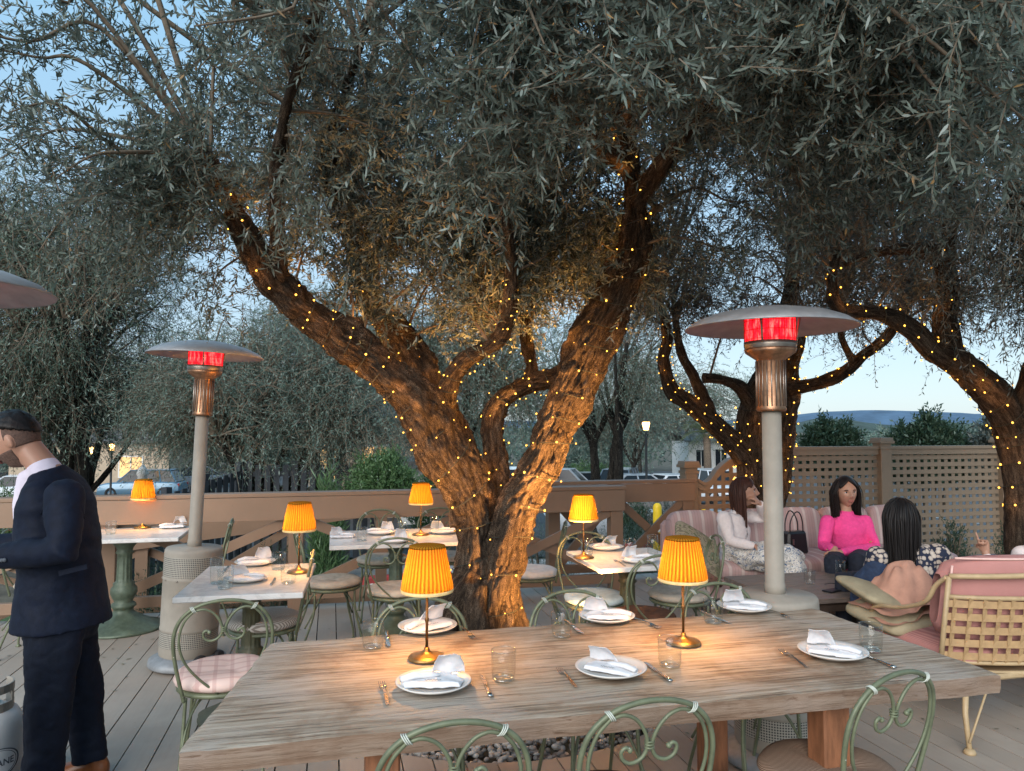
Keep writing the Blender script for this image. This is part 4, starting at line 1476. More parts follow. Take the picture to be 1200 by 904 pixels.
# ================================================================== THE LONG TABLE
tc = {}
FL, FR, BL, BR = at(208, 880, .76), at(1172, 789, .76), at(318, 752, .76), at(955, 712, .76)
u0 = (touv(FL)[0] + touv(BL)[0]) / 2; u1 = (touv(FR)[0] + touv(BR)[0]) / 2
TAB = (u0, u1, touv(FL)[1], touv(BL)[1])
t0c = uv((touv(FL)[0] + touv(FR)[0]) / 2, (TAB[2] + TAB[3]) / 2)
tab = thing('dining_table', 'long weathered timber table with thick bleached top in the foreground', 'table', t0c, ANG)
def loc2(p):  # world -> table local
    q = Vector(p) - t0c
    return Vector((q.x * CA + q.y * SA, -q.x * SA + q.y * CA, q.z))
cFL, cFR, cBL, cBR = loc2(FL), loc2(FR), loc2(BL), loc2(BR)
def slab():
    m = MB()
    nx, ny = 150, 40
    th = .066
    def top(s, t):
        a = cFL.lerp(cFR, s); b = cBL.lerp(cBR, s)
        p = a.lerp(b, t)
        e = min(s, 1 - s) * 2.5; e2 = min(t, 1 - t) * .95
        k = .005 * noise.noise((p.x * 9, p.y * 40, 1)) + .006 * noise.noise((p.x * 3, p.y * 4, 5))
        p = p + Vector((0, 0, 0))
        if t < .001: p.y += .012 * noise.noise((p.x * 4, 0, 0)) + .004 * noise.noise((p.x * 25, 2, 0))
        if t > .999: p.y += .016 * noise.noise((p.x * 5, 7, 0))
        if s < .001: p.x += .012 * noise.noise((p.y * 9, 3, 3))
        if s > .999: p.x += .012 * noise.noise((p.y * 9, 3, 8))
        rim = max(0, 1 - e / .012) + max(0, 1 - e2 / .012)
        z = .76 - .0015 + k * .35 - .004 * rim
        # open cracks along the grain
        for cy, cx0, cx1 in ((.12, -.9, .3), (-.21, .1, 1.2), (.31, -.4, .9), (-.33, -1.2, -.5)):
            d = abs(p.y - cy - .02 * noise.noise((p.x * 2, cy * 9, 0)))
            if cx0 < p.x < cx1 and d < .012: z -= .004 * (1 - d / .012)
        return (p.x, p.y, z)
    vs, fs = [], []
    for i in range(nx + 1):
        for j in range(ny + 1): vs.append(top(i / nx, j / ny))
    w = ny + 1
    for i in range(nx):
        for j in range(ny): fs.append((i * w + j, (i + 1) * w + j, (i + 1) * w + j + 1, i * w + j + 1))
    ring = [i * w for i in range(nx + 1)] + [nx * w + j for j in range(1, ny + 1)] + [i * w + ny for i in range(nx - 1, -1, -1)] + [j for j in range(ny - 1, 0, -1)]
    lev = [ring]
    for q in (.25, .5, .75, 1.0):
        row = []
        for k in ring:
            x, y, z = vs[k]
            c = .007 * noise.noise((x * 10, y * 10, q * 40)) if q < 1 else -.004
            r = math.hypot(x, y)
            row.append(len(vs)); vs.append((x * (1 + c / r), y * (1 + c / r), .76 - th * q))
        lev.append(row)
    n = len(ring)
    for a, b in zip(lev[:-1], lev[1:]):
        for k in range(n): fs.append((a[k], b[k], b[(k + 1) % n], a[(k + 1) % n]))
    fs.append(tuple(lev[-1]))
    m.add(vs, fs, True)
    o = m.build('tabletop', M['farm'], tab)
    e = o.modifiers.new('edge', 'EDGE_SPLIT'); e.split_angle = R(50)
slab()
for (x, y) in ((-.77, cFL.y + .12), (.70, cFR.y + .10), (-.72, cBL.y - .16), (.66, cBR.y - .14)):
    m = MB(); m.box((0, 0, .345), (.098, .098, .69), bev=.006); m.build('leg', M['legwood'], tab, loc=(x, y, 0))
for x in (-.74, .68):
    m = MB(); m.box((x, (cFL.y + cBL.y) / 2, .64), (.07, .52, .09)); m.build('apron', M['legwood'], tab)
m = MB(); m.box((-.03, .0, .20), (1.3, .06, .09)); m.build('stretcher', M['legwood'], tab)
# ================================================================== BISTRO CHAIRS
def make_chair(name='bistro_chair'):
    """faces +Y; origin on the floor under the seat"""
    t = thing(name, 'chair', 'chair', (0, 0, 0), 0, 'green scrolled iron bistro chairs')
    mat = M['iron']
    def lean(x, z, off=0.0):
        return Vector((x, -.185 - max(0, z - .44) * .20 + off + .10 * x * x, z))
    # back hoop: splayed uprights and a round arch
    prof = [(-.155, .43), (-.170, .50), (-.186, .58), (-.197, .66), (-.195, .73), (-.172, .79), (-.125, .835), (-.065, .858), (0, .865)]
    pts = prof + [(-x, z) for x, z in prof[-2::-1]]
    m = MB(); m.tube([lean(x, z) for x, z in spline(pts, 5)] if False else [lean(p[0], p[1]) for p in spline([(x, z, 0) for x, z in pts], 5)], .0080, 8)
    m.build('back_hoop', mat, t)
    # inner leaf shaped loop converging to the seat
    inner = [(-.118, .828), (-.155, .785), (-.174, .725), (-.172, .66), (-.145, .59), (-.09, .52), (-.02, .455)]
    for s in (-1, 1):
        m = MB(); m.tube([lean(p[0] * -s, p[1], -.004) for p in spline([(x, z, 0) for x, z in inner], 5)], .0056, 7)
        m.build('back_loop', mat, t)
        sc = [(-.122, .822), (-.085, .832), (-.045, .815), (-.016, .775), (-.007, .735), (-.022, .703), (-.052, .692), (-.076, .704), (-.082, .727), (-.070, .738), (-.058, .730)]
        m = MB(); pp = [lean(p[0] * -s, p[1], -.002) for p in spline([(x, z, 0) for x, z in sc], 5)]
        m.tube(pp, .0056, 7)
        m.ball(pp[-1], .0085, 8, 6)
        m.build('scroll', mat, t)
        m = MB(); c = lean(.121 * s, .832)
        for k in (-.007, 0, .007):
            m.tube([c + Vector((k * .8, .0135 * math.cos(a), 0)) + Vector((.014 * math.sin(a) * .6 * s, 0, .0125 * math.sin(a))) for a in [2 * PI * i / 10 for i in range(10)]], .0018, 5, closed=True)
        m.build('binding', M['wire'], t)
    m = MB(); c = lean(0, .738)
    for k in (-.006, .002, .010):
        m.tube([c + Vector((.012 * math.cos(a), .010 * math.sin(a), k)) for a in [2 * PI * i / 10 for i in range(10)]], .003, 5, closed=True)
    m.build('scroll_collar', mat, t)
    # seat
    m = MB(); m.lathe([(0, .430), (.192, .430), (.200, .437), (.200, .446), (.192, .452), (0, .452)], 28)
    m.build('seat', mat, t)
    for (x, y, fx, fy) in ((-.135, .13, -.17, .19), (.135, .13, .17, .19), (-.15, -.15, -.175, -.235), (.15, -.15, .175, -.235)):
        m = MB()
        m.tube(spline([(x, y, .435), (x * 1.05, y * 1.06, .28), (fx * .97, fy * .97, .08), (fx, fy, .004)], 5), .0078, 7)
        m.lathe([(0, 0), (.018, 0), (.018, .006), (.009, .016)], 10, (fx, fy, 0))
        # arched stay from the leg to under the seat
        m.tube(spline([(fx * .93, fy * .93, .20), (x * .92, y * .93, .33), (x * .62, y * .62, .405), (x * .25, y * .25, .427)], 4), .006, 6)
        m.build('leg', mat, t)
    return t
def make_cushion(t, mat, thick=.05, r=.2, seed=0):
    def fn(s, q):
        return (0, 0, 0)
    m = MB()
    n, k = 14, 40
    vs, fs = [], []
    prof = [(0, 0.0), (.9, 0.0), (1.0, .22), (1.03, .5), (.99, .8), (.9, .98), (.7, 1.0), (.5, .97), (.3, .92), (.12, .80), (0, .74)]
    def rf(kk, seg, z, rr):
        return 1 + .014 * math.sin(kk / seg * 2 * PI * 5 + seed)
    m.lathe([(a * r, .453 + b * thick) for a, b in prof], 40, rfun=rf)
    # tufting dimples
    for i, v in enumerate(m.v):
        x, y, z = v
        d = min(math.hypot(x - .085 * math.cos(a), y - .085 * math.sin(a)) for a in (seed + .4, seed + 2.5, seed + 4.6))
        if z > .453 + thick * .6: m.v[i] = (x, y, z - .016 * math.exp(-(d / .028) ** 2))
    o = m.build('cushion', mat, t)
    return o
chair_src = {}
def chair(kind, loc, face, label):
    """face: heading in degrees that the sitter looks at (0 = +Y away from camera, + = towards left)"""
    if kind not in chair_src:
        c = make_chair()
        mat, th, r = {'beige': (M['cush_beige'], .05, .2), 'stripe': (M['cush_stripe'], .06, .205), 'plaid': (M['plaid'], .06, .205), 'rib': (M['cush_rib'], .045, .215),
                   'brown': (M['cush_brown'], .03, .2), 'blue': (M['cush_blue'], .055, .2), 'white': (M['cush_white'], .055, .2)}[kind]
        make_cushion(c, mat, th, r, len(chair_src))
        chair_src[kind] = (c, [])
    src, used = chair_src[kind]
    return place(src, used, (loc[0], loc[1], 0.0), R(face), label)
AD = math.degrees(ANG)
def by_hoop(px, depth, face, off=.19):
    """seat centre from where the top of the back shows in the photo"""
    x = (px - CX) / F * depth
    a = R(face)
    return (x - math.sin(a) * (off + .07), depth + math.cos(a) * (off + .07))
chair('brown', by_hoop(535, 1.90, AD), AD, 'green bistro chair on the near side of the long table, nearest its left end')
chair('brown', by_hoop(760, 2.05, AD + 2), AD + 2, 'middle of the three green bistro chairs on the near side of the long table')
chair('rib', by_hoop(1043, 2.27, AD + 14), AD + 14, 'green bistro chair with brown ribbed round cushion near the long table right end')
chair('beige', by_hoop(494, 3.22, 180 + AD - 3), 180 + AD - 3, 'green bistro chair tucked under the long table right in front of the big trunk')
chair('brown', by_hoop(668, 3.36, 180 + AD + 2), 180 + AD + 2, 'green bistro chair across the long table, just right of the big trunk')
chair('brown', by_hoop(836, 3.52, 180 + AD + 4), 180 + AD + 4, 'green bistro chair across the long table, between its right lamp and the heater')
chair('plaid', by_hoop(268, 3.2, 20), 20, 'green bistro chair with pink plaid cushion at the left corner of the long table')
p = at(310, 727, .48); chair('stripe', (p.x, p.y), 90 + AD, 'green bistro chair with striped ticking cushion beside the small white table')
p = at(228, 668, .48); chair('beige', (p.x, p.y), 92 + AD, 'green bistro chair with beige cushion between the left heater and the far left table')
p = at(66, 680, .48); chair('beige', (p.x, p.y - .1), -90 + AD, 'green bistro chair mostly hidden behind the man in the suit')
p = at(390, 681, .48); chair('beige', (p.x, p.y), -80 + AD, 'green bistro chair with beige tufted cushion facing the left end of the rear table')
p = at(465, 690, .48); chair('beige', (p.x, p.y), -6 + AD, 'green bistro chair with its back to us at the rear table, beside the trunk')
p = at(447, 655, .48); chair('beige', (p.x, p.y), 180 + AD, 'green bistro chair at the far side of the rear table, by the railing')
p = at(519, 653, .48); chair('beige', (p.x, p.y + .05), 180 + AD, 'green bistro chair at the far side of the rear table, partly behind the trunk')
p = at(623, 670, .48); chair('white', (p.x, p.y), 75 + AD, 'green bistro chair with pale grey cushion between the big trunk and the railing')
p = at(697, 700, .48); chair('blue', (p.x, p.y), 175 + AD, 'green bistro chair with pale blue cushion under the right hand table')
p = at(800, 700, .48); chair('beige', (p.x, p.y + .1), 78 + AD, 'green bistro chair at the right side of the right hand table, beside the sofa')
p = at(752, 718, .48); chair('brown', (p.x, p.y), 2 + AD, 'green bistro chair with dark seat between the long table and the right hand table')
# ================================================================== SMALL TABLES
PED = [(0, 0), (.265, 0), (.27, .012), (.262, .022), (.20, .045), (.13, .085), (.085, .12), (.062, .145), (.068, .165), (.085, .18), (.078, .20), (.058, .215),
       (.075, .25), (.088, .285), (.085, .32), (.068, .345), (.072, .36), (.054, .375), (.05, .40), (.046, .55), (.048, .585), (.062, .60), (.05, .615), (.056, .64), (.075, .665), (.09, .69), (.092, .712), (0, .712)]
def small_table(name, label, c, w, d, rz, ped_mat, sc=1.0):
    t = thing(name, label, 'table', (c[0], c[1], 0), rz, 'white topped pedestal tables')
    m = MB(); m.box((0, 0, .736), (w, d, .030), bev=.004)
    m.build('tabletop', M['marble'], t)
    m = MB()
    def fl(k, seg, z, r):
        if .39 < z < .56: return 1 + .07 * math.cos(k / seg * 2 * PI * 12)
        if .02 < z < .13: return 1 + .05 * math.cos(k / seg * 2 * PI * 6 + z * 40)
        return 1.0
    m.lathe([(r * sc, z) for r, z in PED], 48, rfun=fl)
    m.build('pedestal', ped_mat, t)
    m = MB()
    for a in (.785, 2.356):
        m.box((0, 0, .7155), (min(w, d) * .95, .04, .009), Euler((0, 0, a)))
    m.build('bracket', ped_mat, t)
    return t
def quad_table(px, z=.75):
    q = [at(x, y, z) for x, y in px]
    c = sum(q, Vector()) / 4
    return c
c2 = quad_table([(210, 701), (364, 695), (364, 660), (237, 664)])
T2 = small_table('pedestal_table', 'small white stone topped table with dark green column beside the left heater', c2, .63, .84, ANG - R(3), M['olive_iron'])
c3 = Vector((-3.14, 5.72, 0)); c3 = at(150, 625, .75) + Vector((-.02, 0, 0))
T3 = small_table('pedestal_table', 'white topped table on a verdigris green pedestal at the far left by the railing', c3, .92, .72, ANG, M['verdigris'], 1.12)
qa, qb = at(387, 643, .75), at(382, 625, .75)
a4 = at(386, 641, .75); c4 = uv(touv(a4)[0] + .50, touv(a4)[1] + .40)
T4 = small_table('pedestal_table', 'stone topped table left of the olive trunk by the railing', c4, 1.0, .78, ANG, M['verdigris'])
a5 = at(703, 667, .75); c5 = uv(touv(a5)[0] + .31, touv(a5)[1] + .33)
T5 = small_table('pedestal_table', 'pale topped table right of the olive trunk with an olive bronze column', c5, .62, .66, ANG, M['olive_iron'])

# ================================================================== LAMPS
def make_lamp():
    t = thing('table_lamp', 'lamp', 'lamp', (0, 0, 0), 0, 'yellow pleated table lamps')
    m = MB()
    m.lathe([(0, 0), (.066, 0), (.068, .004), (.064, .010), (.045, .016), (.024, .021), (.012, .028), (.009, .04), (0, .04)], 32)
    m.build('base', M['brass'], t)
    m = MB()
    m.lathe([(0, .036), (.0052, .036), (.0052, .13), (.008, .134), (.008, .142), (.0052, .146), (.0048, .30), (.009, .305), (.009, .325), (0, .325)], 14)
    m.build('stem', M['dark_brass'], t)
    def pl(k, seg, z, r): return 1 + .020 * math.cos(k / seg * 2 * PI * 38)
    m = MB()
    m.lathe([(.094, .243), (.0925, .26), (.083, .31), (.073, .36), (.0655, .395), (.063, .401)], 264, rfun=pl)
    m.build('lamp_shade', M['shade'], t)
    m = MB()
    m.lathe([(.0945, .238), (.0965, .243), (.0955, .250), (.093, .249), (.0945, .238)], 48)
    m.build('shade_trim', M['shade_trim'], t)
    m = MB()
    m.lathe([(.004, .399), (.062, .400), (.066, .397), (.0655, .404), (.05, .407), (.004, .405)], 40)
    m.build('shade_top', M['shade'], t)
    m = MB()
    m.lathe([(0, .322), (.010, .326), (.016, .336), (.0165, .348), (.012, .358), (0, .363)], 12)
    m.build('light_bulb', M['bulb_hot'], t)
    return t
lamp_src, lamp_used = make_lamp(), []
def lamp(px, py, ztab, label, watt=6.0):
    p = at(px, py, ztab)
    place(lamp_src, lamp_used, (p.x, p.y, ztab + .0008), rnd.uniform(0, 6), label)
    l = point('lamp_bulb_light', (p.x, p.y, ztab + .292), watt * LAMP_W, (1, .46, .105), .022)
    return p
LAMP_W = .8
lamp(500, 772, .762, 'yellow pleated table lamp on the left half of the long table')
lamp(801, 754, .762, 'yellow pleated table lamp on the right half of the long table')
lamp(350, 671, .752, 'yellow pleated table lamp on the small white table near the left heater')
lamp(167, 619, .752, 'yellow pleated table lamp on the far left table against the railing')
lamp(493, 627, .752, 'yellow pleated table lamp on the rear table just left of the trunk')
lamp(684, 654, .752, 'yellow pleated table lamp on the table right of the trunk')

# ================================================================== PLACE SETTINGS
plate_src = None
def make_plate(r=.122):
    m = MB()
    m.lathe([(0, 0), (r * .55, 0), (r * .6, .003), (r * .9, .016), (r, .024), (r * .985, .0265), (r * .88, .020), (r * .6, .009), (0, .007)], 48)
    return tag(m.build('plate', M['china']), 'plate', 'plate', 'white plates set on the tables')
def make_napkin(seed):
    """folded cloth: low pad with one raised pointed flap"""
    g = random.Random(seed)
    t = thing('napkin', 'napkin', 'napkin', (0, 0, 0), 0, 'folded white napkins')
    m = MB()
    pad = [(-.095, -.05), (.085, -.06), (.11, -.02), (.10, .015), (.04, .055), (-.07, .06), (-.10, .02)]
    m2 = []
    def base(s, q):
        return None
    n = len(pad)
    vs = [(x, y, .006 + .004 * math.sin(i * 2.1 + seed)) for i, (x, y) in enumerate(pad)] + [(x * .93, y * .9, .022 + .006 * math.sin(i * 1.7 + seed)) for i, (x, y) in enumerate(pad)]
    vs += [(0, 0, .027)]
    fs = [tuple(range(n - 1, -1, -1))]
    for i in range(n):
        j = (i + 1) % n
        fs.append((i, j, n + j, n + i)); fs.append((n + i, n + j, 2 * n))
    m.add(vs, fs, True)
    remesh('folded_pad', m, .0042, M['napkin'], t, 6, .0035, (22, 22, 22), seed)
    # raised flap leaning back
    m = MB()
    W, H = .058, .112
    def flap(s, q, off):
        x = -.040 + (s - .5) * (2 * W) * (1 - .38 * q) - .012 * q
        zz = .020 + H * math.sin(q * 1.25) * .72
        y = .048 - .012 * q - .055 * (1 - math.cos(q * 1.5)) + .012 * math.sin(s * PI) + .004 * math.sin(s * 9 + seed)
        return (x, y + off, zz + .004 * math.sin(s * 7 + q * 5 + seed))
    N, K = 10, 8
    vs, fs = [], []
    for off in (0, .006):
        for i in range(N + 1):
            for j in range(K + 1): vs.append(flap(i / N, j / K, off))
    w = K + 1; B = (N + 1) * w
    for i in range(N):
        for j in range(K):
            a = i * w + j
            fs.append((a, a + 1, a + w + 1, a + w)); fs.append((B + a, B + a + w, B + a + w + 1, B + a + 1))
    for i in range(N):
        for j in (0, K):
            a, b = i * w + j, (i + 1) * w + j
            fs.append((a, b, B + b, B + a))
    for j in range(K):
        for i in (0, N):
            a, b = i * w + j, i * w + j + 1
            fs.append((a, b, B + b, B + a))
    m.add(vs, fs, True)
    remesh('raised_flap', m, .0034, M['napkin'], t, 6, .0035, (16, 16, 16), seed * 3)
    m = MB()
    m.tube([(.10, -.035, .026), (.06, -.012, .033), (.01, .004, .031), (-.02, .01, .029)], [.012, .017, .013, .005], 8, flat=.7)
    m.build('rolled_fold', M['napkin'], t)
    # the small script embroidered on the cloth
    m = MB()
    sp = []
    for i in range(60):
        s = i / 59
        sp.append((-.03 + .052 * s, -.037 + .0045 * math.sin(s * 34) + .002 * math.sin(s * 11), .0285 + .001 * math.sin(s * 5)))
    m.tube(sp, .0007, 4)
    m.build('script_mark', M['ink'], t)
    return t
nap_src = [(make_napkin(s), []) for s in (1, 2, 3)]
def make_fork():
    t = thing('fork', 'fork', 'fork', (0, 0, 0), 0, 'steel forks')
    m = MB()
    def prof(y):
        return .0035 + .0035 * max(0, min(1, (.02 - y) / .06)) if y < .04 else .0035
    ys = [-.095, -.09, -.06, -.02, .02, .035, .045, .055]
    ws = [.003, .0058, .0058, .0045, .0032, .005, .010, .0125]
    zs = [.0015, .0016, .003, .006, .008, .007, .004, .002]
    vs, fs = [], []
    for y, w, z in zip(ys, ws, zs):
        vs += [(-w, y, z), (w, y, z), (w, y, z + .0024), (-w, y, z + .0024)]
    for i in range(len(ys) - 1):
        for k in range(4):
            a, b = i * 4 + k, i * 4 + (k + 1) % 4
            fs.append((a, b, b + 4, a + 4))
    fs += [(3, 2, 1, 0), tuple(len(vs) - 4 + k for k in range(4))]
    m.add(vs, fs)
    m.build('handle', M['steel'], t)
    m = MB()
    for x in (-.0102, -.0034, .0034, .0102):
        m.tube([(x, .055, .0035), (x, .075, .002), (x * .95, .092, .0045), (x * .9, .102, .007)], [.0017, .0017, .0015, .0008], 6)
    m.build('tines', M['steel'], t)
    return t
fork_src = (make_fork(), [])
def make_knife():
    t = thing('knife', 'knife', 'knife', (0, 0, 0), 0, 'steel table knives')
    m = MB()
    m.tube([(0, -.105, .005), (0, -.08, .005), (0, -.03, .0048), (0, .0, .004)], [.0075, .0085, .0075, .0055], 10, flat=.5)
    m.build('handle', M['steel'], t)
    m = MB()
    out = [(-.005, 0), (.006, 0), (.010, .03), (.0105, .07), (.007, .095), (-.001, .108), (-.005, .09)]
    m.prism([(x, y, .001) for x, y in out], (0, 0, 0), (0, 0, .0022))
    m.build('blade', M['steel'], t)
    return t
knife_src = (make_knife(), [])
def make_glass(r=.041, h=.098, water=False):
    t = thing('tumbler', 'glass', 'glass', (0, 0, 0), 0, 'clear glass tumblers')
    m = MB()
    m.lathe([(r * .88, .004), (r * .96, .02), (r, h * .6), (r, h), (r - .0014, h), (r - .0016, h * .6), (r * .93, .022), (r * .85, .012)], 40)
    m.build('glass_wall', M['glass'], t)
    m = MB(); m.lathe([(0, 0), (r * .80, 0), (r * .89, .004), (r * .86, .010), (r * .5, .0075), (0, .007)], 32)
    m.build('glass_foot', M['glass_base'], t)
    m = MB(); m.tube([(r * math.cos(a), r * math.sin(a), h) for a in [2 * PI * i / 40 for i in range(40)]], .0011, 5, closed=True)
    m.build('glass_rim', M['glass_base'], t)
    return t
def m_gb():
    t = NT('glass_edge')
    for n in list(t.n):
        if n != t.out: t.n.remove(n)
    tr = t.new('ShaderNodeBsdfTransparent'); tr.inputs['Color'].default_value = (.93, .96, .95, 1)
    gl = t.new('ShaderNodeBsdfGlossy'); gl.inputs['Roughness'].default_value = .06
    mx = t.new('ShaderNodeMixShader'); mx.inputs[0].default_value = .22
    t.link(tr.outputs[0], mx.inputs[1]); t.link(gl.outputs[0], mx.inputs[2])
    t.link(mx.outputs[0], t.out.inputs['Surface'])
    return t.m
M['glass_base'] = m_gb()
glass_src = (make_glass(), [])
tall_src = (make_glass(.036, .135), [])
plate_src = (make_plate(), [])
ZT, ZS = .7625, .7515
def put(src, px, py, z, rz, label, group=None, dz=0.0):
    p = at(px, py, z)
    o = place(src[0], src[1], (p.x, p.y, z + dz), rz, label, group)
    return o
def flatware(src, x0, y0, x1, y1, z, label):
    """handle end at the first photo position, tip at the second"""
    a, b = at(x0, y0, z), at(x1, y1, z)
    d = b - a
    c = (a + b) / 2
    return place(src[0], src[1], (c.x, c.y, z), math.atan2(-d.x, d.y), label)
def setting(px, py, z, who, nap, rz, nrz=0.0, dz=.008):
    put(plate_src, px, py, z, 0, 'white plate ' + who)
    o = put(nap_src[nap], px, py, z, rz + rnd.uniform(-.25, .25), 'white napkin on the plate ' + who, None, dz)
    k = rnd.uniform(.88, 1.02); o.scale = (k * rnd.choice((1, 1, -1)), k, k * rnd.uniform(.85, 1.1))
    return o
setting(508, 806, ZT, 'below the left yellow lamp on the long table', 0, ANG - .1)
setting(716, 789, ZT, 'in the middle of the near edge of the long table', 1, ANG - .5)
setting(976, 769, ZT, 'nearest the right end of the long table', 2, ANG - .45)
setting(501, 739, ZT, 'right behind the left yellow lamp on the long table', 1, ANG + .1)
setting(711, 727, ZT, 'at the middle of the far edge of the long table', 0, ANG + .05)
setting(872, 715, ZT, 'at the far right of the long table, by the heater', 2, ANG - .1)
flatware(fork_src, 456, 833, 446, 797, ZT, 'fork left of the plate below the left yellow lamp')
flatware(knife_src, 577, 822, 562, 788, ZT, 'knife right of the plate below the left yellow lamp')
flatware(fork_src, 680, 812, 651, 780, ZT, 'fork left of the plate at the middle of the near edge')
flatware(knife_src, 791, 803, 751, 774, ZT, 'knife right of the plate at the middle of the near edge')
flatware(fork_src, 953, 788, 909, 759, ZT, 'fork left of the plate nearest the right end')
flatware(knife_src, 1047, 783, 1003, 764, ZT, 'knife right of the plate nearest the right end')
flatware(knife_src, 452, 740, 457, 760, ZT, 'knife left of the plate behind the left yellow lamp')
flatware(fork_src, 541, 735, 555, 749, ZT, 'fork right of the plate behind the left yellow lamp')
flatware(knife_src, 661, 727, 686, 745, ZT, 'knife left of the plate at the middle of the far edge')
flatware(fork_src, 745, 726, 768, 735, ZT, 'fork right of the plate at the middle of the far edge')
flatware(knife_src, 820, 717, 856, 731, ZT, 'knife left of the far right plate by the heater')
flatware(fork_src, 898, 715, 921, 723, ZT, 'fork right of the far right plate by the heater')
for px, py, lb in ((437, 759, 'clear tumbler at the far left of the long table, left of the lamp'), (590, 797, 'clear tumbler right of the knife below the left yellow lamp'),
                   (658, 746, 'clear tumbler at the far edge of the long table, in front of the trunk'), (785, 781, 'clear tumbler in front of the foot of the right yellow lamp'),
                   (1021, 763, 'clear tumbler behind the plate nearest the right end'), (836, 730, 'clear tumbler between the right yellow lamp and the far right plate')):
    put(glass_src, px, py, ZT, rnd.uniform(0, 3), lb)
# small white table
setting(289, 681, ZS, 'at the near side of the small white table', 2, .2)
setting(299, 662, ZS, 'at the far side of the small white table', 0, .3)
put(tall_src, 254, 684, ZS, 0, 'tall clear glass at the left of the small white table')
put(glass_src, 264, 690, ZS, 0, 'short clear glass at the near left of the small white table')
put(glass_src, 326, 668, ZS, 0, 'clear glass right of the far plate on the small white table')
put(glass_src, 338, 684, ZS, 0, 'clear glass at the near right of the small white table')
flatware(knife_src, 318, 686, 322, 678, ZS, 'knife right of the near plate on the small white table')
flatware(knife_src, 262, 672, 268, 663, ZS, 'knife at the far left of the small white table')
# rear table
setting(446, 626, ZS, 'at the far left of the rear table', 1, .1)
setting(519, 625, ZS, 'at the far side of the rear table, by the trunk', 0, .2)
setting(462, 636, ZS, 'at the near side of the rear table', 2, -.2)
o = put(nap_src[2], 401, 630, ZS, .3, 'folded white napkin lying flat at the left end of the rear table')
put(glass_src, 424, 634, ZS, 0, 'clear glass by the flat napkin on the rear table')
put(glass_src, 472, 626, ZS, 0, 'clear glass left of the lamp on the rear table')
put(tall_src, 509, 626, ZS, 0, 'tall clear glass right of the lamp on the rear table')
flatware(fork_src, 480, 640, 474, 633, ZS, 'fork in front of the lamp on the rear table')
# right hand table
setting(710, 644, ZS, 'at the far side of the table right of the trunk', 2, .2)
setting(748, 659, ZS, 'at the right side of the table right of the trunk', 1, .4)
put(glass_src, 688, 650, ZS, 0, 'clear glass right behind the lamp on the table right of the trunk')
put(glass_src, 738, 650, ZS, 0, 'clear glass in the middle of the table right of the trunk')
put(tall_src, 765, 652, ZS, 0, 'tall clear glass at the far right corner of the table right of the trunk')
flatware(fork_src, 733, 664, 720, 657, ZS, 'fork on the table right of the trunk')
# far left table
put(nap_src[0], 203, 619, ZS, .2, 'folded white napkin at the right end of the far left table')
put(nap_src[1], 124, 619, ZS, .2, 'folded white napkin on the far left table, close to the man in the suit')
put(glass_src, 130, 626, ZS, 0, 'clear glass near the left of the far left table')

# ================================================================== HEATERS
def uv_cyl(mb_name, r, z0, z1, mat, parent, reps):
    """open band of a cylinder with UVs for the perforated pattern"""
    seg = 64
    vs = [(r * math.cos(2 * PI * k / seg), r * math.sin(2 * PI * k / seg), z) for z in (z0, z1) for k in range(seg)]
    fs = [(k, (k + 1) % seg, seg + (k + 1) % seg, seg + k) for k in range(seg)]
    me = bpy.data.meshes.new(mb_name); me.from_pydata(vs, [], fs)
    me.polygons.foreach_set('use_smooth', [True] * seg)
    ul = me.uv_layers.new(name='uv')
    cell = 2 * PI * r / reps
    for i in range(seg):
        for q, (a, b) in enumerate(((i, 0), (i + 1, 0), (i + 1, 1), (i, 1))):
            ul.data[i * 4 + q].uv = (a / seg * reps, b * (z1 - z0) / cell)
    o = bpy.data.objects.new(mb_name, me); C.objects.link(o); me.materials.append(mat); o.parent = parent
    return o
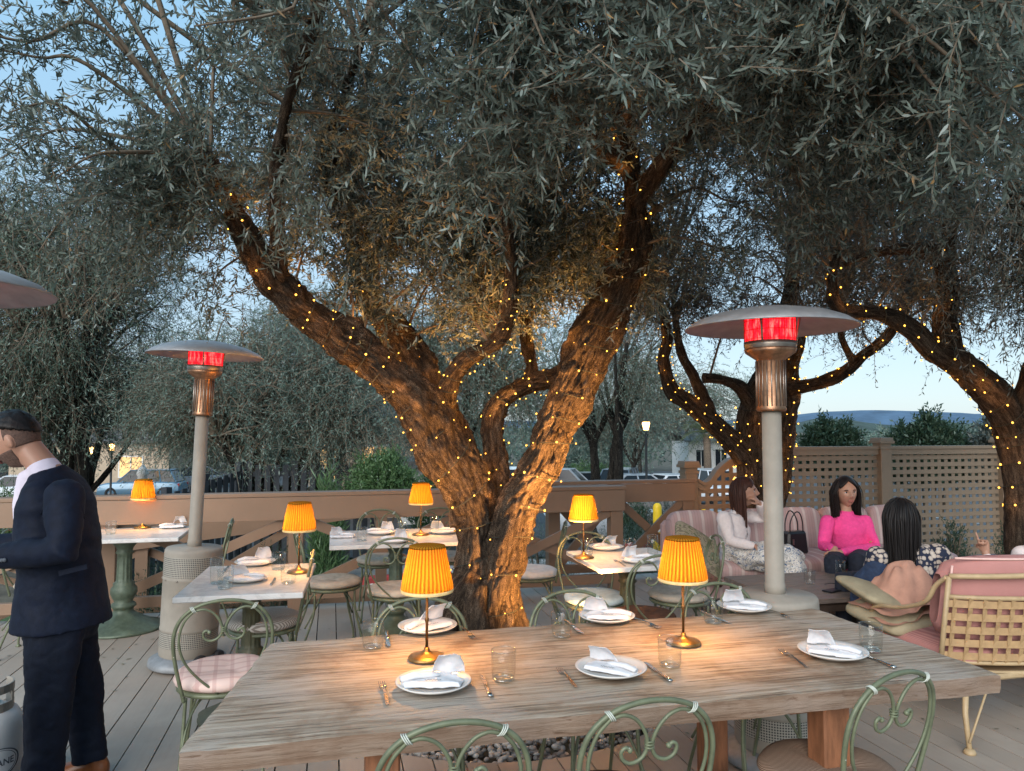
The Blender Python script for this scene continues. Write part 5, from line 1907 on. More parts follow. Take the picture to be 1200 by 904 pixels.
def make_heater():
    t = thing('patio_heater', 'heater', 'patio heater', (0, 0, 0), 0, 'tall patio heaters with glowing red heads')
    m = MB(); m.lathe([(0, 0.012), (.265, .012), (.27, .02), (.262, .05), (.21, .075), (.2, .08), (0, .08)], 48); m.build('base_plate', M['plate_steel'], t)
    m = MB()
    for a in (-1.2, -.5):
        m.lathe([(0, -.02), (.05, -.02), (.055, 0), (.05, .02), (0, .02)], 20, (.235 * math.cos(a), .235 * math.sin(a), .055), rot=Euler((PI / 2, 0, a + PI / 2)))
    m.build('wheels', M['rubber'], t)
    m = MB(); m.lathe([(.196, .08), (.2, .09), (.2, .15), (.2, .245), (.203, .25), (.203, .262), (.2, .268), (.2, .575), (.203, .58), (.203, .592), (.2, .598), (.2, .755), (.198, .77), (.19, .782), (.06, .785), (.055, .79), (0, .79)], 56)
    m.build('tank_housing', M['heater'], t)
    uv_cyl('perforated_band', .2012, .145, .243, M['perf'], t, 104)
    uv_cyl('perforated_band', .2012, .605, .735, M['perf'], t, 104)
    m = MB(); m.lathe([(0, .78), (.05, .78), (.05, .83), (.0465, .84), (.0465, 1.68), (0, 1.68)], 28); m.build('pole', M['heater'], t)
    m = MB(); m.lathe([(0, 1.675), (.068, 1.675), (.072, 1.685), (.068, 1.70), (.066, 1.92), (.07, 1.93), (.12, 1.965), (.125, 1.985), (.118, 1.99), (0, 1.985)], 36); m.build('burner_body', M['copper'], t)
    m = MB()
    for k in range(20):
        a = 2 * PI * k / 20
        m.tube([(.0695 * math.cos(a), .0695 * math.sin(a), 1.70), (.0695 * math.cos(a), .0695 * math.sin(a), 1.925)], .0035, 5)
    m.build('guard_rods', M['brushed'], t)
    m = MB(); m.lathe([(.122, 1.985), (.126, 2.0), (.126, 2.02), (.12, 2.022)], 36); m.build('burner_ring', M['brushed'], t)
    def wv(k, seg, z, r): return 1 + .012 * math.cos(k / seg * 2 * PI * 40)
    m = MB(); m.lathe([(.05, 2.000), (.119, 2.004), (.119, 2.15), (.05, 2.155)], 120, rfun=wv); m.build('glowing_screen', M['red_glow'], t)
    m = MB()
    for k in range(30):
        a = 2 * PI * k / 30
        m.tube([(.123 * math.cos(a), .123 * math.sin(a), 2.0), (.123 * math.cos(a), .123 * math.sin(a), 2.15)], .0016, 4)
    for z in (2.03, 2.075, 2.12): m.tube([(.1235 * math.cos(2 * PI * i / 40), .1235 * math.sin(2 * PI * i / 40), z) for i in range(40)], .0016, 4, closed=True)
    m.build('wire_guard', M['tail'], t)
    m = MB()
    for k in range(3):
        a = 2 * PI * k / 3 + .4
        m.tube([(.125 * math.cos(a), .125 * math.sin(a), 2.01), (.15 * math.cos(a), .15 * math.sin(a), 2.17)], .006, 6)
    for k in range(12):
        a = 2 * PI * k / 12
        m.lathe([(0, 0), (.007, 0), (.006, .005), (0, .006)], 8, (.28 * math.cos(a), .28 * math.sin(a), 2.152))
        m.lathe([(0, 0), (.006, 0), (.005, .005), (0, .006)], 8, (.203 * math.cos(a), .203 * math.sin(a), .585), rot=Euler((0, PI / 2, a)))
    m.build('brackets', M['brushed'], t)
    m = MB(); m.lathe([(0, 2.178), (.15, 2.172), (.28, 2.146), (.36, 2.116), (.408, 2.088), (.411, 2.083), (.413, 2.089), (.365, 2.123), (.285, 2.154), (.15, 2.182), (0, 2.189)], 72); m.build('reflector', M['reflector'], t)
    return t
heater_src = (make_heater(), [])
hp = at(238, 765, 0)
h1 = place(heater_src[0], heater_src[1], (hp.x, 5.1, 0), .6, 'tall patio heater with red glowing head at the left, by the small white table')
h1.rotation_euler = (R(.5), R(2.0), .4); h1.scale = (.92, .92, 1.0)
h2p = ad(908, 690, 3.68)
h2 = place(heater_src[0], heater_src[1], (h2p.x, 3.68, 0), 1.6, 'tall patio heater glowing red between the long table and the sofa')
h3 = place(heater_src[0], heater_src[1], (-2.10, 2.62, 0), 1.0, 'patio heater whose grey hood pokes in at the left edge above the man')
h2.scale = h3.scale = (1, 1, 1)

# ================================================================== PROPANE TANK
tp = Vector((-2.31, 3.32, 0))
t = thing('propane_tank', 'grey white propane tank with steel collar behind the leg of the man', 'gas tank', tp, 0)
m = MB(); m.lathe([(0, .03), (.09, .03), (.13, .05), (.152, .095), (.155, .14), (.155, .27), (.15, .315), (.125, .355), (.08, .378), (.03, .385), (0, .385)], 48); m.build('tank_body', M['tank'], t)
m = MB(); m.lathe([(.11, 0), (.118, 0), (.118, .06), (.11, .06), (.11, 0)], 40); m.build('foot_ring', M['tank_collar'], t)
m = MB()
def arc(r, z0, z1, a0, a1, th=.006, n=18):
    vs, fs = [], []
    for i in range(n + 1):
        a = a0 + (a1 - a0) * i / n
        for (rr, z) in ((r, z0), (r + th, z0), (r + th, z1), (r, z1)):
            vs.append((rr * math.cos(a), rr * math.sin(a), z))
    for i in range(n):
        for k in range(4):
            fs.append((i * 4 + k, i * 4 + (k + 1) % 4, i * 4 + 4 + (k + 1) % 4, i * 4 + 4 + k))
    fs += [(3, 2, 1, 0), tuple(n * 4 + k for k in range(4))]
    m.add(vs, fs)
arc(.105, .36, .40, R(-200), R(75)); arc(.105, .44, .475, R(-200), R(75)); 
for a in (-200, -130, -60, 10, 62): arc(.105, .40, .44, R(a), R(a + 13), n=3)
m.build('collar', M['tank_collar'], t)
m = MB(); m.lathe([(0, .385), (.022, .385), (.022, .42), (.014, .425), (.014, .44), (0, .44)], 16); m.tube([(0, 0, .41), (.05, -.02, .41)], .014, 10); m.build('valve', M['brass'], t)
m = MB(); m.lathe([(0, .44), (.03, .442), (.034, .45), (.03, .462), (0, .464)], 12); m.box((.055, -.05, .415), (.05, .04, .03), Euler((.4, .2, .3))); m.build('valve_knob', M['valve_green'], t)
m = MB(); m.box((.06, -.03, .405), (.07, .035, .025), Euler((.3, .5, .2))); m.build('hose_connector', M['white_plastic'], t)
# oval label wrapped on the body
LA = R(-40)   # direction the label faces
def wrapped(dx, z, lift): 
    a = LA + dx / .155
    r = .1552 + lift
    return (r * math.cos(a), r * math.sin(a), z)
def oval(k0, k1, lift, mat, name):
    vs, fs = [], []
    n, q = 48, 3
    for i in range(n):
        a = 2 * PI * i / n
        for j in range(q + 1):
            k = k0 + (k1 - k0) * j / q
            vs.append(wrapped(.112 * k * math.cos(a), .168 + .064 * k * math.sin(a), lift))
    w = q + 1
    for i in range(n):
        l = (i + 1) % n
        for j in range(q): fs.append((i * w + j, l * w + j, l * w + j + 1, i * w + j + 1))
    mm = MB(); mm.add(vs, fs, True); return mm.build(name, mat, t)
oval(.02, 1.0, .0008, M['label_white'], 'label')
oval(.93, 1.0, .0016, M['ink'], 'label_ring')
oval(.84, .87, .0016, M['ink'], 'label_ring')
def text_mesh(txt, size, bold=False, ext=0.0):
    cu = bpy.data.curves.new('lettering', 'FONT'); cu.body = txt; cu.size = size; cu.align_x = 'CENTER'; cu.align_y = 'CENTER'; cu.extrude = ext; cu.offset = size * .018 if bold else 0
    o = bpy.data.objects.new('lettering', cu); C.objects.link(o)
    bpy.context.view_layer.update()
    dg = bpy.context.evaluated_depsgraph_get()
    me = bpy.data.meshes.new_from_object(o.evaluated_get(dg))
    bpy.data.objects.remove(o)
    return me
me = text_mesh('PROPANE', .038, True)
bm = bmesh.new(); bm.from_mesh(me); bmesh.ops.triangulate(bm, faces=bm.faces); bmesh.ops.subdivide_edges(bm, edges=[e for e in bm.edges if e.calc_length() > .012], cuts=2)
for v in bm.verts: v.co = wrapped(v.co.x, .168 + v.co.y, .0018)
bm.to_mesh(me); bm.free()
o = bpy.data.objects.new('label_lettering', me); C.objects.link(o); o.parent = t; me.materials.clear(); me.materials.append(M['ink'])
# ================================================================== LOUNGE: SOFA, LOVESEAT, COFFEE TABLE
def cushion_mb(w, d, h, n=3.2, puff=.22, seg=28, pipe=None):
    """pillow-like box, centre at the origin"""
    m = MB()
    vs, fs = [], []
    N = seg
    def se(a, p): return math.copysign(abs(a) ** p, a)
    rows = 16
    for i in range(rows + 1):
        th = -PI / 2 + PI * i / rows
        for k in range(N * 2):
            ph = PI * k / N
            x = se(math.cos(th), .35) * se(math.cos(ph), .32) * w / 2
            y = se(math.cos(th), .35) * se(math.sin(ph), .32) * d / 2
            z = se(math.sin(th), .55) * h / 2
            e = (1 - (2 * x / w) ** 4) * (1 - (2 * y / d) ** 4)
            z *= (1 - puff) + puff * max(0, e)
            vs.append(Vector((x, y, z + .004 * noise.noise((x * 7, y * 7, z * 9)))))
    W = N * 2
    for i in range(rows):
        for k in range(W):
            l = (k + 1) % W
            fs.append((i * W + k, i * W + l, (i + 1) * W + l, (i + 1) * W + k))
    m.add(vs, fs, True)
    return m
SU0, SU1, SV0, SV1 = 3.08, 5.80, 5.85, 6.72
sofa = thing('sofa', 'long pink striped sofa in front of the trellis', 'sofa', uv(SU0, SV0, 0), ANG)
LS = SU1 - SU0
m = MB(); m.box((LS / 2, .43, .20), (LS, .86, .17), bev=.02); m.build('base', M['sofa'], sofa)
for x in (.08, LS / 2, LS - .08):
    for y in (.08, .78):
        m = MB(); m.box((x, y, .06), (.06, .06, .12)); m.build('foot', M['dark_wood'], sofa)
m = MB(); m.box((LS / 2, .80, .48), (LS, .12, .44), bev=.04); m.build('back_frame', M['sofa'], sofa)
nseat = 3
for i in range(nseat):
    w = LS / nseat - .012
    m = cushion_mb(w, .72, .17, puff=.15)
    m.build('seat_cushion', M['sofa'], sofa, loc=((i + .5) * LS / nseat, .355, .345))
nb = 5
for i in range(nb):
    w = LS / nb - .01
    m = cushion_mb(w, .17, .42, puff=.05)
    o = m.build('back_cushion', M['sofa'], sofa, loc=((i + .5) * LS / nb, .655, .595))
    o.rotation_euler = (R(-10), 0, rnd.uniform(-.02, .02))

def pillow(label, mat, loc, rot, w=.5, h=.5, th=.16, piping=None, name='pillow'):
    t = cushion_mb(w, h, th, puff=.65).build(name, mat)
    t.location = loc; t.rotation_euler = rot
    return tag(t, label, 'pillow')
p = ad(818, 646, 6.42)
o = pillow('green and rust tapestry pillow lying slanted on the left end of the sofa', M['tapestry'], (p.x, p.y, p.z), (R(50), R(30), ANG + R(8)), .50, .44, .15)
m = MB(); m.tube([(-.24, -.215, 0), (-.1, -.226, .0), (.1, -.226, 0), (.24, -.215, 0)], [.03, .042, .042, .03], 12)
m.build('rust_border', M['rust'], o)

# handbag
bp = uv(touv(ad(968, 645, 6.5))[0], SV0 + .28, .425)
t = thing('handbag', 'black leather handbag with two tall handles on the sofa beside the woman in pink', 'handbag', bp, ANG + .1)
m = MB(); m.box((0, 0, .105), (.24, .12, .21), taper=.85, bev=.02); m.build('bag_body', M['bag'], t)
for y in (-.035, .035):
    m = MB(); m.tube(spline([(-.075, y, .20), (-.07, y, .30), (-.02, y * 1.3, .385), (.03, y * 1.3, .37), (.065, y, .29), (.07, y, .20)], 5), .006, 7); m.build('handle', M['bag'], t)
m = MB(); m.box((-.07, -.07, .12), (.018, .006, .05)); m.build('buckle', M['brushed'], t)

# coffee table
cu0, cu1, cv0, cv1 = 3.02, 4.25, 4.52, 5.38
ct = thing('coffee_table', 'low grey stained wooden coffee table between the sofa and the loveseat', 'coffee table', uv((cu0 + cu1) / 2, (cv0 + cv1) / 2, 0), ANG)
w, d = cu1 - cu0, cv1 - cv0
m = MB()
for i in range(6):
    m.box((0, -d / 2 + d * (i + .5) / 6, .40), (w, d / 6 - .004, .035), bev=.003)
m.build('tabletop', M['coffee'], ct)
m = MB()
for s in (-1, 1):
    m.box((0, s * (d / 2 - .045), .35), (w - .1, .025, .062)); m.box((s * (w / 2 - .045), 0, .35), (.025, d - .1, .062))
m.build('apron', M['dark_wood'], ct)
for sx in (-1, 1):
    for sy in (-1, 1):
        m = MB(); m.box((0, 0, .19), (.07, .07, .38)); m.build('leg', M['dark_wood'], ct, loc=(sx * (w / 2 - .07), sy * (d / 2 - .07), 0))
put(tall_src, 985, 678, .4185, 0, 'tall clear glass on the coffee table in front of the woman in pink')
put(glass_src, 949, 684, .4185, 0, 'short clear glass on the coffee table, left of the tall one')
p = at(977, 693, .4185)
t = thing('phone', 'black phone lying on the near edge of the coffee table', 'phone', p, ANG + .3)
m = MB(); m.box((0, 0, .0055), (.16, .08, .009), bev=.003); m.build('phone_case', M['bag'], t)
m = MB(); m.box((0, 0, .0108), (.15, .072, .0012)); m.build('screen', M['screen'], t)
p = at(990, 689, .4185)
t = thing('sunglasses', 'dark sunglasses lying beside the phone on the coffee table', 'sunglasses', p, .4)
for s in (-1, 1):
    m = MB(); m.lathe([(0, -.002), (.026, -.002), (.028, 0), (.026, .002), (0, .002)], 20, (s * .034, 0, .029), rot=Euler((PI / 2, 0, 0))); m.build('lens', M['bag'], t)
    m = MB(); m.tube([(s * .066, 0, .034), (s * .068, .07, .025), (s * .06, .13, .006)], .0028, 6); m.build('temple_arm', M['bag'], t)
m = MB(); m.tube([(-.01, 0, .035), (0, 0, .04), (.01, 0, .035)], .0025, 6); m.build('bridge', M['bag'], t)

# loveseat with woven strap back, faces the coffee table
LC = Vector((2.89, 4.30, 0))
LRZ = R(14)
lv = thing('loveseat', 'cream strap woven loveseat with rose pink cushions at the right, seen from behind', 'loveseat', LC, LRZ)
LW = 1.46   # half arc width is LW/2
def back_pt(s, z, off=0.0):
    """s -1..1 along the curved back, z height"""
    x = s * LW / 2
    y = -.36 + .17 * abs(s) ** 2.6 - off - max(0, z - .35) * .16
    return Vector((x, y, z))
zb, zt = .385, .775
m = MB()
m.tube([back_pt(-1 + 2 * i / 24, zt + .055 + .02 * math.cos((i / 24 - .5) * 3.0)) for i in range(25)], .014, 10)
for s in (-1, 1):
    m.tube([back_pt(s, .33), back_pt(s, .55), back_pt(s, zt + .056)], .013, 10)
m.tube([back_pt(-1 + 2 * i / 24, .335) for i in range(25)], .013, 10)
m.tube([back_pt(-1 + 2 * i / 24, zb) for i in range(25)], .011, 10)
m.tube([back_pt(-1 + 2 * i / 24, zt - .05) for i in range(25)], .012, 10)
m.build('back_frame', M['basket_frame'], lv)
def strap(pts, nrm_w, th, mm):
    vs, fs = [], []
    for p, w in zip(pts, nrm_w):
        n = Vector((0, -1, 0)) * th / 2
        vs += [p - w - n, p + w - n, p + w + n, p - w + n]
    for i in range(len(pts) - 1):
        for k in range(4): fs.append((i * 4 + k, i * 4 + (k + 1) % 4, i * 4 + 4 + (k + 1) % 4, i * 4 + 4 + k))
    fs += [(3, 2, 1, 0), tuple(len(vs) - 4 + k for k in range(4))]
    mm.add(vs, fs)
m = MB()
ns = 23
for i in range(ns):
    s = -1 + 2 * (i + .5) / ns
    pts = [back_pt(s, zb + (zt - .05 - zb) * j / 10, .006 + .0015 * (1 if (i + j) % 2 else -1)) for j in range(11)]
    strap(pts, [Vector((.0135, 0, 0))] * 11, .003, m)
m.build('upright_straps', M['basket'], lv)
m = MB()
nh = 5
for j in range(nh):
    z = zb + (zt - .05 - zb) * (j + .5) / nh
    pts = [back_pt(-1 + 2 * i / 60, z, .0075 + .001 * math.sin(i / 60 * ns * PI + j * PI)) for i in range(61)]
    strap(pts, [Vector((0, 0, .0185))] * 61, .003, m)
m.build('level_straps', M['basket'], lv)
for s in (-1, 1):
    m = MB()
    m.tube(spline([back_pt(s, .825) + Vector((0, .01, 0)), back_pt(s, .80) + Vector((s * .012, .07, -.03)), back_pt(s, .80) + Vector((s * .02, .14, -.13)), Vector((s * (LW / 2 + .02), .06, .60)), Vector((s * (LW / 2 + .015), .20, .575)), Vector((s * (LW / 2), .30, .52)), Vector((s * (LW / 2 - .02), .33, .33))], 6), .017, 10, flat=.7)
    m.build('arm', M['basket_frame'], lv)
m = MB(); m.box((0, .05, .325), (LW - .02, .78, .03), bev=.01); m.build('seat_frame', M['basket_frame'], lv)
for sx in (-1, 1):
    for sy, y in ((-1, -.30), (1, .40)):
        m = MB()
        a = Vector((sx * (LW / 2 - .05), y, .32)); b = Vector((sx * (LW / 2 + .04), y + sy * .10, .012))
        m.tube([a, a.lerp(b, .5) + Vector((0, sy * -.015, 0)), b], [.016, .014, .012], 10)
        m.tube([a - Vector((sx * .16, 0, 0)), b + Vector((0, 0, .04))], .006, 7)
        m.lathe([(0, -.012), (.028, -.012), (.03, -.004), (.022, .012), (0, .014)], 14, b)
        m.build('leg', M['basket_frame'], lv)
o = cushion_mb(LW - .05, .74, .13, puff=.12).build('seat_cushion', M['pink_rib'], lv, loc=(0, .07, .405))
# back cushion follows the curve
m = MB()
def bc(s, q):
    ph = 2 * PI * q
    c, sn = math.cos(ph), math.sin(ph)
    e = 1 - abs(2 * s - 1) ** 8
    e = max(0, e) ** .5
    ty = math.copysign(abs(c) ** .55, c) * .085 * (.35 + .65 * e)
    tz = math.copysign(abs(sn) ** .5, sn) * .235 * (.55 + .45 * e)
    S = (2 * s - 1) * .965
    b = back_pt(S, .695 + tz)
    return (b.x, b.y + .115 + ty, b.z)
m.grid(bc, 40, 36)
m.build('back_cushion', M['pink_rib'], lv)
m = MB()
pl = []
for i in range(41):
    b = back_pt(-.93 + 1.86 * i / 40, .915); pl.append((b.x, b.y + .055, b.z + .004))
m.tube(pl, .006, 7)
for s in (-1, 1):
    m.tube([(back_pt(s * .945, z).x, back_pt(s * .945, z).y + .05, z) for z in (.88, .8, .7, .6, .5, .44)], .006, 7)
m.build('cushion_piping', M['pink_piping'], lv)
p1 = ad(1035, 712, 4.55)
o = pillow('olive beige pillow lying flat at the left arm of the loveseat', M['olive_cloth'], (p1.x + .06, 4.48, .490), (R(8), R(-4), R(20)), .50, .42, .15)
m = MB()
o = pillow('olive pillow tilted on top of the flat one, under the tan jacket', M['olive_cloth'], (p1.x - .02, 4.54, .580), (R(12), R(17), R(16)), .46, .36, .10)
# tan jacket draped over the pillows
m = MB()
jc = ad(1060, 690, 4.42)
def jk(s, q):
    a = (s - .5) * 2
    x = -.27 + .50 * s + .02 * noise.noise((s * 4, q * 4, 2))
    y = .16 - .36 * q
    prof = math.exp(-(abs(s - .64) / .34) ** 3.5)
    z = .015 + .20 * prof * math.sin(min(1, q * 1.15 + .22) * PI) ** .7 + .022 * noise.noise((s * 3.5, q * 4, 1)) - .05 * max(0, .22 - abs(noise.noise((s * 4 + q * 2.5, q * 2 - s, 4)))) / .22 * prof - .08 * (1 - s)
    return (x, y, z)
def jkb(s, q):
    x, y, z = jk(s, q); return (x, y, z - .05)
N = 30
for fn, flip in ((jk, 0), (jkb, 1)): m.grid(fn, N, N)
o = m.build('jacket', M['tan_suede'], loc=(jc.x + .02, 4.47, .605))
sol = o.modifiers.new('smooth', 'SMOOTH'); sol.iterations = 2
o.rotation_euler = (0, 0, R(14))
tag(o, 'tan suede jacket crumpled on the loveseat pillows beside the dark haired woman', 'jacket')
# upholstered stools under the two women on the near side
def ottoman(label, loc):
    t = thing('ottoman', label, 'ottoman', loc, ANG)
    m = MB(); m.box((0, 0, .20), (.5, .45, .28), bev=.03); m.build('base', M['dark_wood'], t)
    cushion_mb(.52, .47, .12, puff=.1).build('cushion', M['olive_cloth'], t, loc=(0, 0, .385))
    for sx in (-1, 1):
        for sy in (-1, 1):
            m = MB(); m.box((sx * .2, sy * .17, .03), (.05, .05, .06)); m.build('foot', M['dark_wood'], t)
ottoman('dark low stool the black haired woman sits on', (2.66, 5.0, 0))
# ================================================================== PEOPLE
def loft(m, pts, radii, xdirs=None, seg=20, cap=True):
    """elliptic rings; radii (rx, ry) along xdir and across it; rounded caps"""
    pts = [Vector(p) for p in pts]
    n = len(pts)
    vs, fs = [], []
    rows = []
    P, Rr, X = [], [], []
    for i in range(n):
        P.append(pts[i]); Rr.append(radii[i] if isinstance(radii[i], tuple) else (radii[i], radii[i]))
        X.append(xdirs[i] if isinstance(xdirs, list) else xdirs)
    def frame(i):
        t = (P[min(i + 1, n - 1)] - P[max(i - 1, 0)]).normalized()
        x = Vector(X[i]) if X[i] is not None else t.orthogonal()
        x = (x - t * x.dot(t)).normalized()
        return t, x, t.cross(x)
    seq = []
    if cap:
        t, x, y = frame(0)
        for a in (80, 55, 28):
            k = math.cos(R(a)); r = min(Rr[0])
            seq.append((P[0] - t * r * math.sin(R(a)) * .8, x, y, Rr[0][0] * k, Rr[0][1] * k))
    for i in range(n):
        t, x, y = frame(i); seq.append((P[i], x, y, Rr[i][0], Rr[i][1]))
    if cap:
        t, x, y = frame(n - 1)
        for a in (28, 55, 80):
            k = math.cos(R(a)); r = min(Rr[-1])
            seq.append((P[-1] + t * r * math.sin(R(a)) * .8, x, y, Rr[-1][0] * k, Rr[-1][1] * k))
    for (p, x, y, a, b) in seq:
        row = []
        for k in range(seg):
            an = 2 * PI * k / seg
            row.append(len(vs)); vs.append(p + x * a * math.cos(an) + y * b * math.sin(an))
        rows.append(row)
    for r0, r1 in zip(rows[:-1], rows[1:]):
        for k in range(seg): fs.append((r0[k], r0[(k + 1) % seg], r1[(k + 1) % seg], r1[k]))
    fs.append(tuple(rows[0][::-1])); fs.append(tuple(rows[-1]))
    m.add(vs, fs, True)

def head_pt(x, y, z, grow=0.0):
    """unit sphere direction -> head surface, face towards +Y; head about 23 cm high"""
    def g(cx, cz, sx, sz): return math.exp(-((px - cx) / sx) ** 2 - ((pz - cz) / sz) ** 2)
    low = max(0.0, -z)
    px = .075 * x * (1 - .30 * low ** 1.4)
    py = .094 * y
    pz = .115 * z
    if y < 0: py *= (1 - .28 * low ** 1.3)
    if z > 0: px *= 1 + .04 * (1 - z); py *= 1.02
    if y > 0:
        f = y ** 1.2
        py *= 1 + .02 * low
        n = .0
        n += .026 * g(0, -.022, .011, .014) + .016 * g(0, -.006, .009, .02) + .010 * g(0, .012, .010, .022)
        n += .006 * g(.014, -.027, .008, .008) + .006 * g(-.014, -.027, .008, .008)
        n -= .012 * g(.031, .010, .016, .011) + .012 * g(-.031, .010, .016, .011)
        n += .005 * g(.03, .027, .024, .009) + .005 * g(-.03, .027, .024, .009)
        n += .006 * g(0, -.052, .020, .005) + .007 * g(0, -.063, .018, .006) - .004 * g(0, -.0575, .022, .003) - .005 * g(0, -.077, .02, .008)
        n += .012 * g(0, -.096, .022, .018)
        n += .005 * g(.045, -.015, .018, .018) + .005 * g(-.045, -.015, .018, .018)
        py += n * min(1, f * 1.3)
    v = Vector((px, py, pz))
    if grow: v += Vector((x, y, z)) * grow
    return v

def head_mesh(m, mat4, nu=48, nv=36):
    vs, fs = [], []
    for i in range(nv + 1):
        th = -PI / 2 + PI * i / nv
        for k in range(nu):
            ph = 2 * PI * k / nu
            vs.append(mat4 @ head_pt(math.cos(th) * math.sin(ph), math.cos(th) * math.cos(ph), math.sin(th)))
    for i in range(nv):
        for k in range(nu):
            l = (k + 1) % nu
            fs.append((i * nu + k, i * nu + l, (i + 1) * nu + l, (i + 1) * nu + k))
    m.add(vs, fs, True)
    for s in (-1, 1):   # ears
        c = mat4 @ Vector((s * .077, -.008, -.005))
        m.ball(c, (.009, .019, .031), 12, 8, rot=(mat4.to_3x3() @ Euler((R(-12), 0, R(s * 18))).to_matrix()))

def head_patch(mat4, sel, grow, nu=64, nv=48):
    """closed shell over the part of the head where sel(x,y,z) > 0; grow(x,y,z) its thickness"""
    m = MB()
    idx = {}
    vs, fs = [], []
    def vert(i, k):
        k %= nu
        th = -PI / 2 + PI * i / nv; ph = 2 * PI * k / nu
        return (math.cos(th) * math.sin(ph), math.cos(th) * math.cos(ph), math.sin(th))
    for i in range(nv):
        for k in range(nu):
            cs = [vert(i, k), vert(i, k + 1), vert(i + 1, k + 1), vert(i + 1, k)]
            if all(sel(*c) > 0 for c in cs):
                f = []
                for (a, b) in ((i, k), (i, k + 1), (i + 1, k + 1), (i + 1, k)):
                    key = (a, b % nu)
                    if key not in idx:
                        c = vert(a, b); idx[key] = len(vs)
                        vs.append(mat4 @ head_pt(*c, grow=grow(*c)))
                        vs.append(mat4 @ head_pt(*c, grow=-.004))
                    f.append(idx[key])
                fs.append(tuple(f)); fs.append(tuple(q + 1 for q in f[::-1]))
    edges = {}
    for f in fs:
        if f[0] % 2 == 0:
            for a, b in zip(f, f[1:] + f[:1]):
                edges[(a, b)] = 1
    for (a, b) in list(edges):
        if (b, a) not in edges: fs.append((b, a, a + 1, b + 1))
    m.add(vs, fs, True)
    return m

def hand(m, wrist, d, up, side, curl=.35, size=1.0, point=False, spread=.14):
    """d: direction of the hand, up: back of the hand normal, side +1/-1 puts the thumb on that side"""
    d = Vector(d).normalized(); up = Vector(up); up = (up - d * up.dot(d)).normalized()
    x = d.cross(up) * side        # towards the thumb
    w = Vector(wrist)
    S = size
    loft(m, [w - d * .02 * S, w + d * .02 * S, w + d * .055 * S, w + d * .085 * S], [(.026 * S, .019 * S), (.032 * S, .016 * S), (.039 * S, .0145 * S), (.036 * S, .012 * S)], x, 16)
    L = [.072, .080, .074, .058]
    for i in range(4):
        o = (1.5 - i) * .0195 * S
        b = w + d * (.078 - .004 * abs(i - 1)) * S + x * o
        c = curl
        if point: c = .03 if i == 0 else 1.35
        dirv = (d + x * (1.5 - i) * spread * .35).normalized()
        pts = [b - dirv * .02 * S, b]
        a = 0
        for k, f in enumerate((.45, .30, .25)):
            a += c * (.75 if k == 0 else .9)
            v = dirv * math.cos(a) - up * math.sin(a)
            pts.append(pts[-1] + v * L[i] * f * S)
        loft(m, pts, [.0098 * S, .0095 * S, .0088 * S, .0080 * S, .0068 * S], None, 10)
    tb = w + d * .022 * S + x * .026 * S
    td = (d * .62 + x * .78 - up * .25).normalized()
    t2 = (d * .85 + x * .35 - up * .5).normalized()
    if point: t2 = (d * .5 - x * .55 - up * .6).normalized()
    loft(m, [tb - td * .02 * S, tb, tb + td * .035 * S, tb + td * .035 * S + t2 * .03 * S, tb + td * .035 * S + t2 * .05 * S], [.013 * S, .0135 * S, .0115 * S, .0098 * S, .0075 * S], None, 10)

def hair_locks(mat4, roots, guides, n, r, seed, mat, parent, name='hair', spread=.02, cap=None):
    """guide curves in head coordinates; many thin tapering locks are blended between them"""
    g = random.Random(seed)
    m = MB()
    for i in range(n):
        a = g.choice(guides)
        b = g.choice(guides) if g.random() < .0 else a
        off = Vector((g.gauss(0, spread), g.gauss(0, spread), g.gauss(0, spread * .3)))
        pts = []
        K = len(a)
        ph = g.uniform(0, 6)
        for k, p in enumerate(a):
            t = k / (K - 1)
            wob = Vector((math.sin(ph + t * 5), math.cos(ph * 1.3 + t * 4), 0)) * .006 * t
            pts.append(mat4 @ (Vector(p) + off * (.35 + .75 * t) + wob))
        end = g.uniform(.82, 1.0)
        sp = spline(pts, 4)
        sp = sp[:max(4, int(len(sp) * end))]
        N = len(sp)
        m.tube(sp, [r * (1.0 if j < N * .6 else 1 - .8 * (j - N * .6) / (N * .4)) for j in range(N)], 5, flat=.6)
    return m

def face_bits(mat4, parent, brow_mat, lip=True):
    q = mat4.to_3x3()
    for s in (-1, 1):
        m = MB(); m.ball(mat4 @ Vector((s * .030, .0745, .008)), (.0125, .010, .0075), 12, 8, rot=q); m.build('eye', M['eye_white'], parent)
        m = MB(); m.ball(mat4 @ Vector((s * .030, .0810, .008)), (.0058, .0045, .0058), 10, 6, rot=q); m.build('iris', M['iris'], parent)
        m = MB(); m.tube([mat4 @ Vector((s * x, y, z)) for x, y, z in ((.012, .0905, .0215), (.026, .0905, .027), (.040, .083, .026), (.048, .075, .020))], [.003, .0042, .0036, .0015], 6)
        m.build('eyebrow', brow_mat, parent)
        m = MB(); m.tube([mat4 @ Vector((s * x, y, z)) for x, y, z in ((.017, .0815, .010), (.024, .0845, .0155), (.034, .0835, .0155), (.043, .0765, .0105))], [.0012, .0022, .0022, .0012], 5)
        m.build('eyelash', M['iris'], parent)
    if lip:
        m = MB()
        m.tube([mat4 @ Vector((x, .0945 - 9 * x * x, -.0525 - .9 * abs(x) * .12)) for x in (-.022, -.012, -.004, .004, .012, .022)], [.0014, .004, .0042, .0042, .004, .0014], 8)
        m.tube([mat4 @ Vector((x, .0945 - 9 * x * x, -.0605 + .05 * abs(x))) for x in (-.021, -.011, 0, .011, .021)], [.0014, .005, .0056, .005, .0014], 8)
        m.build('lips', M['lip'], parent)

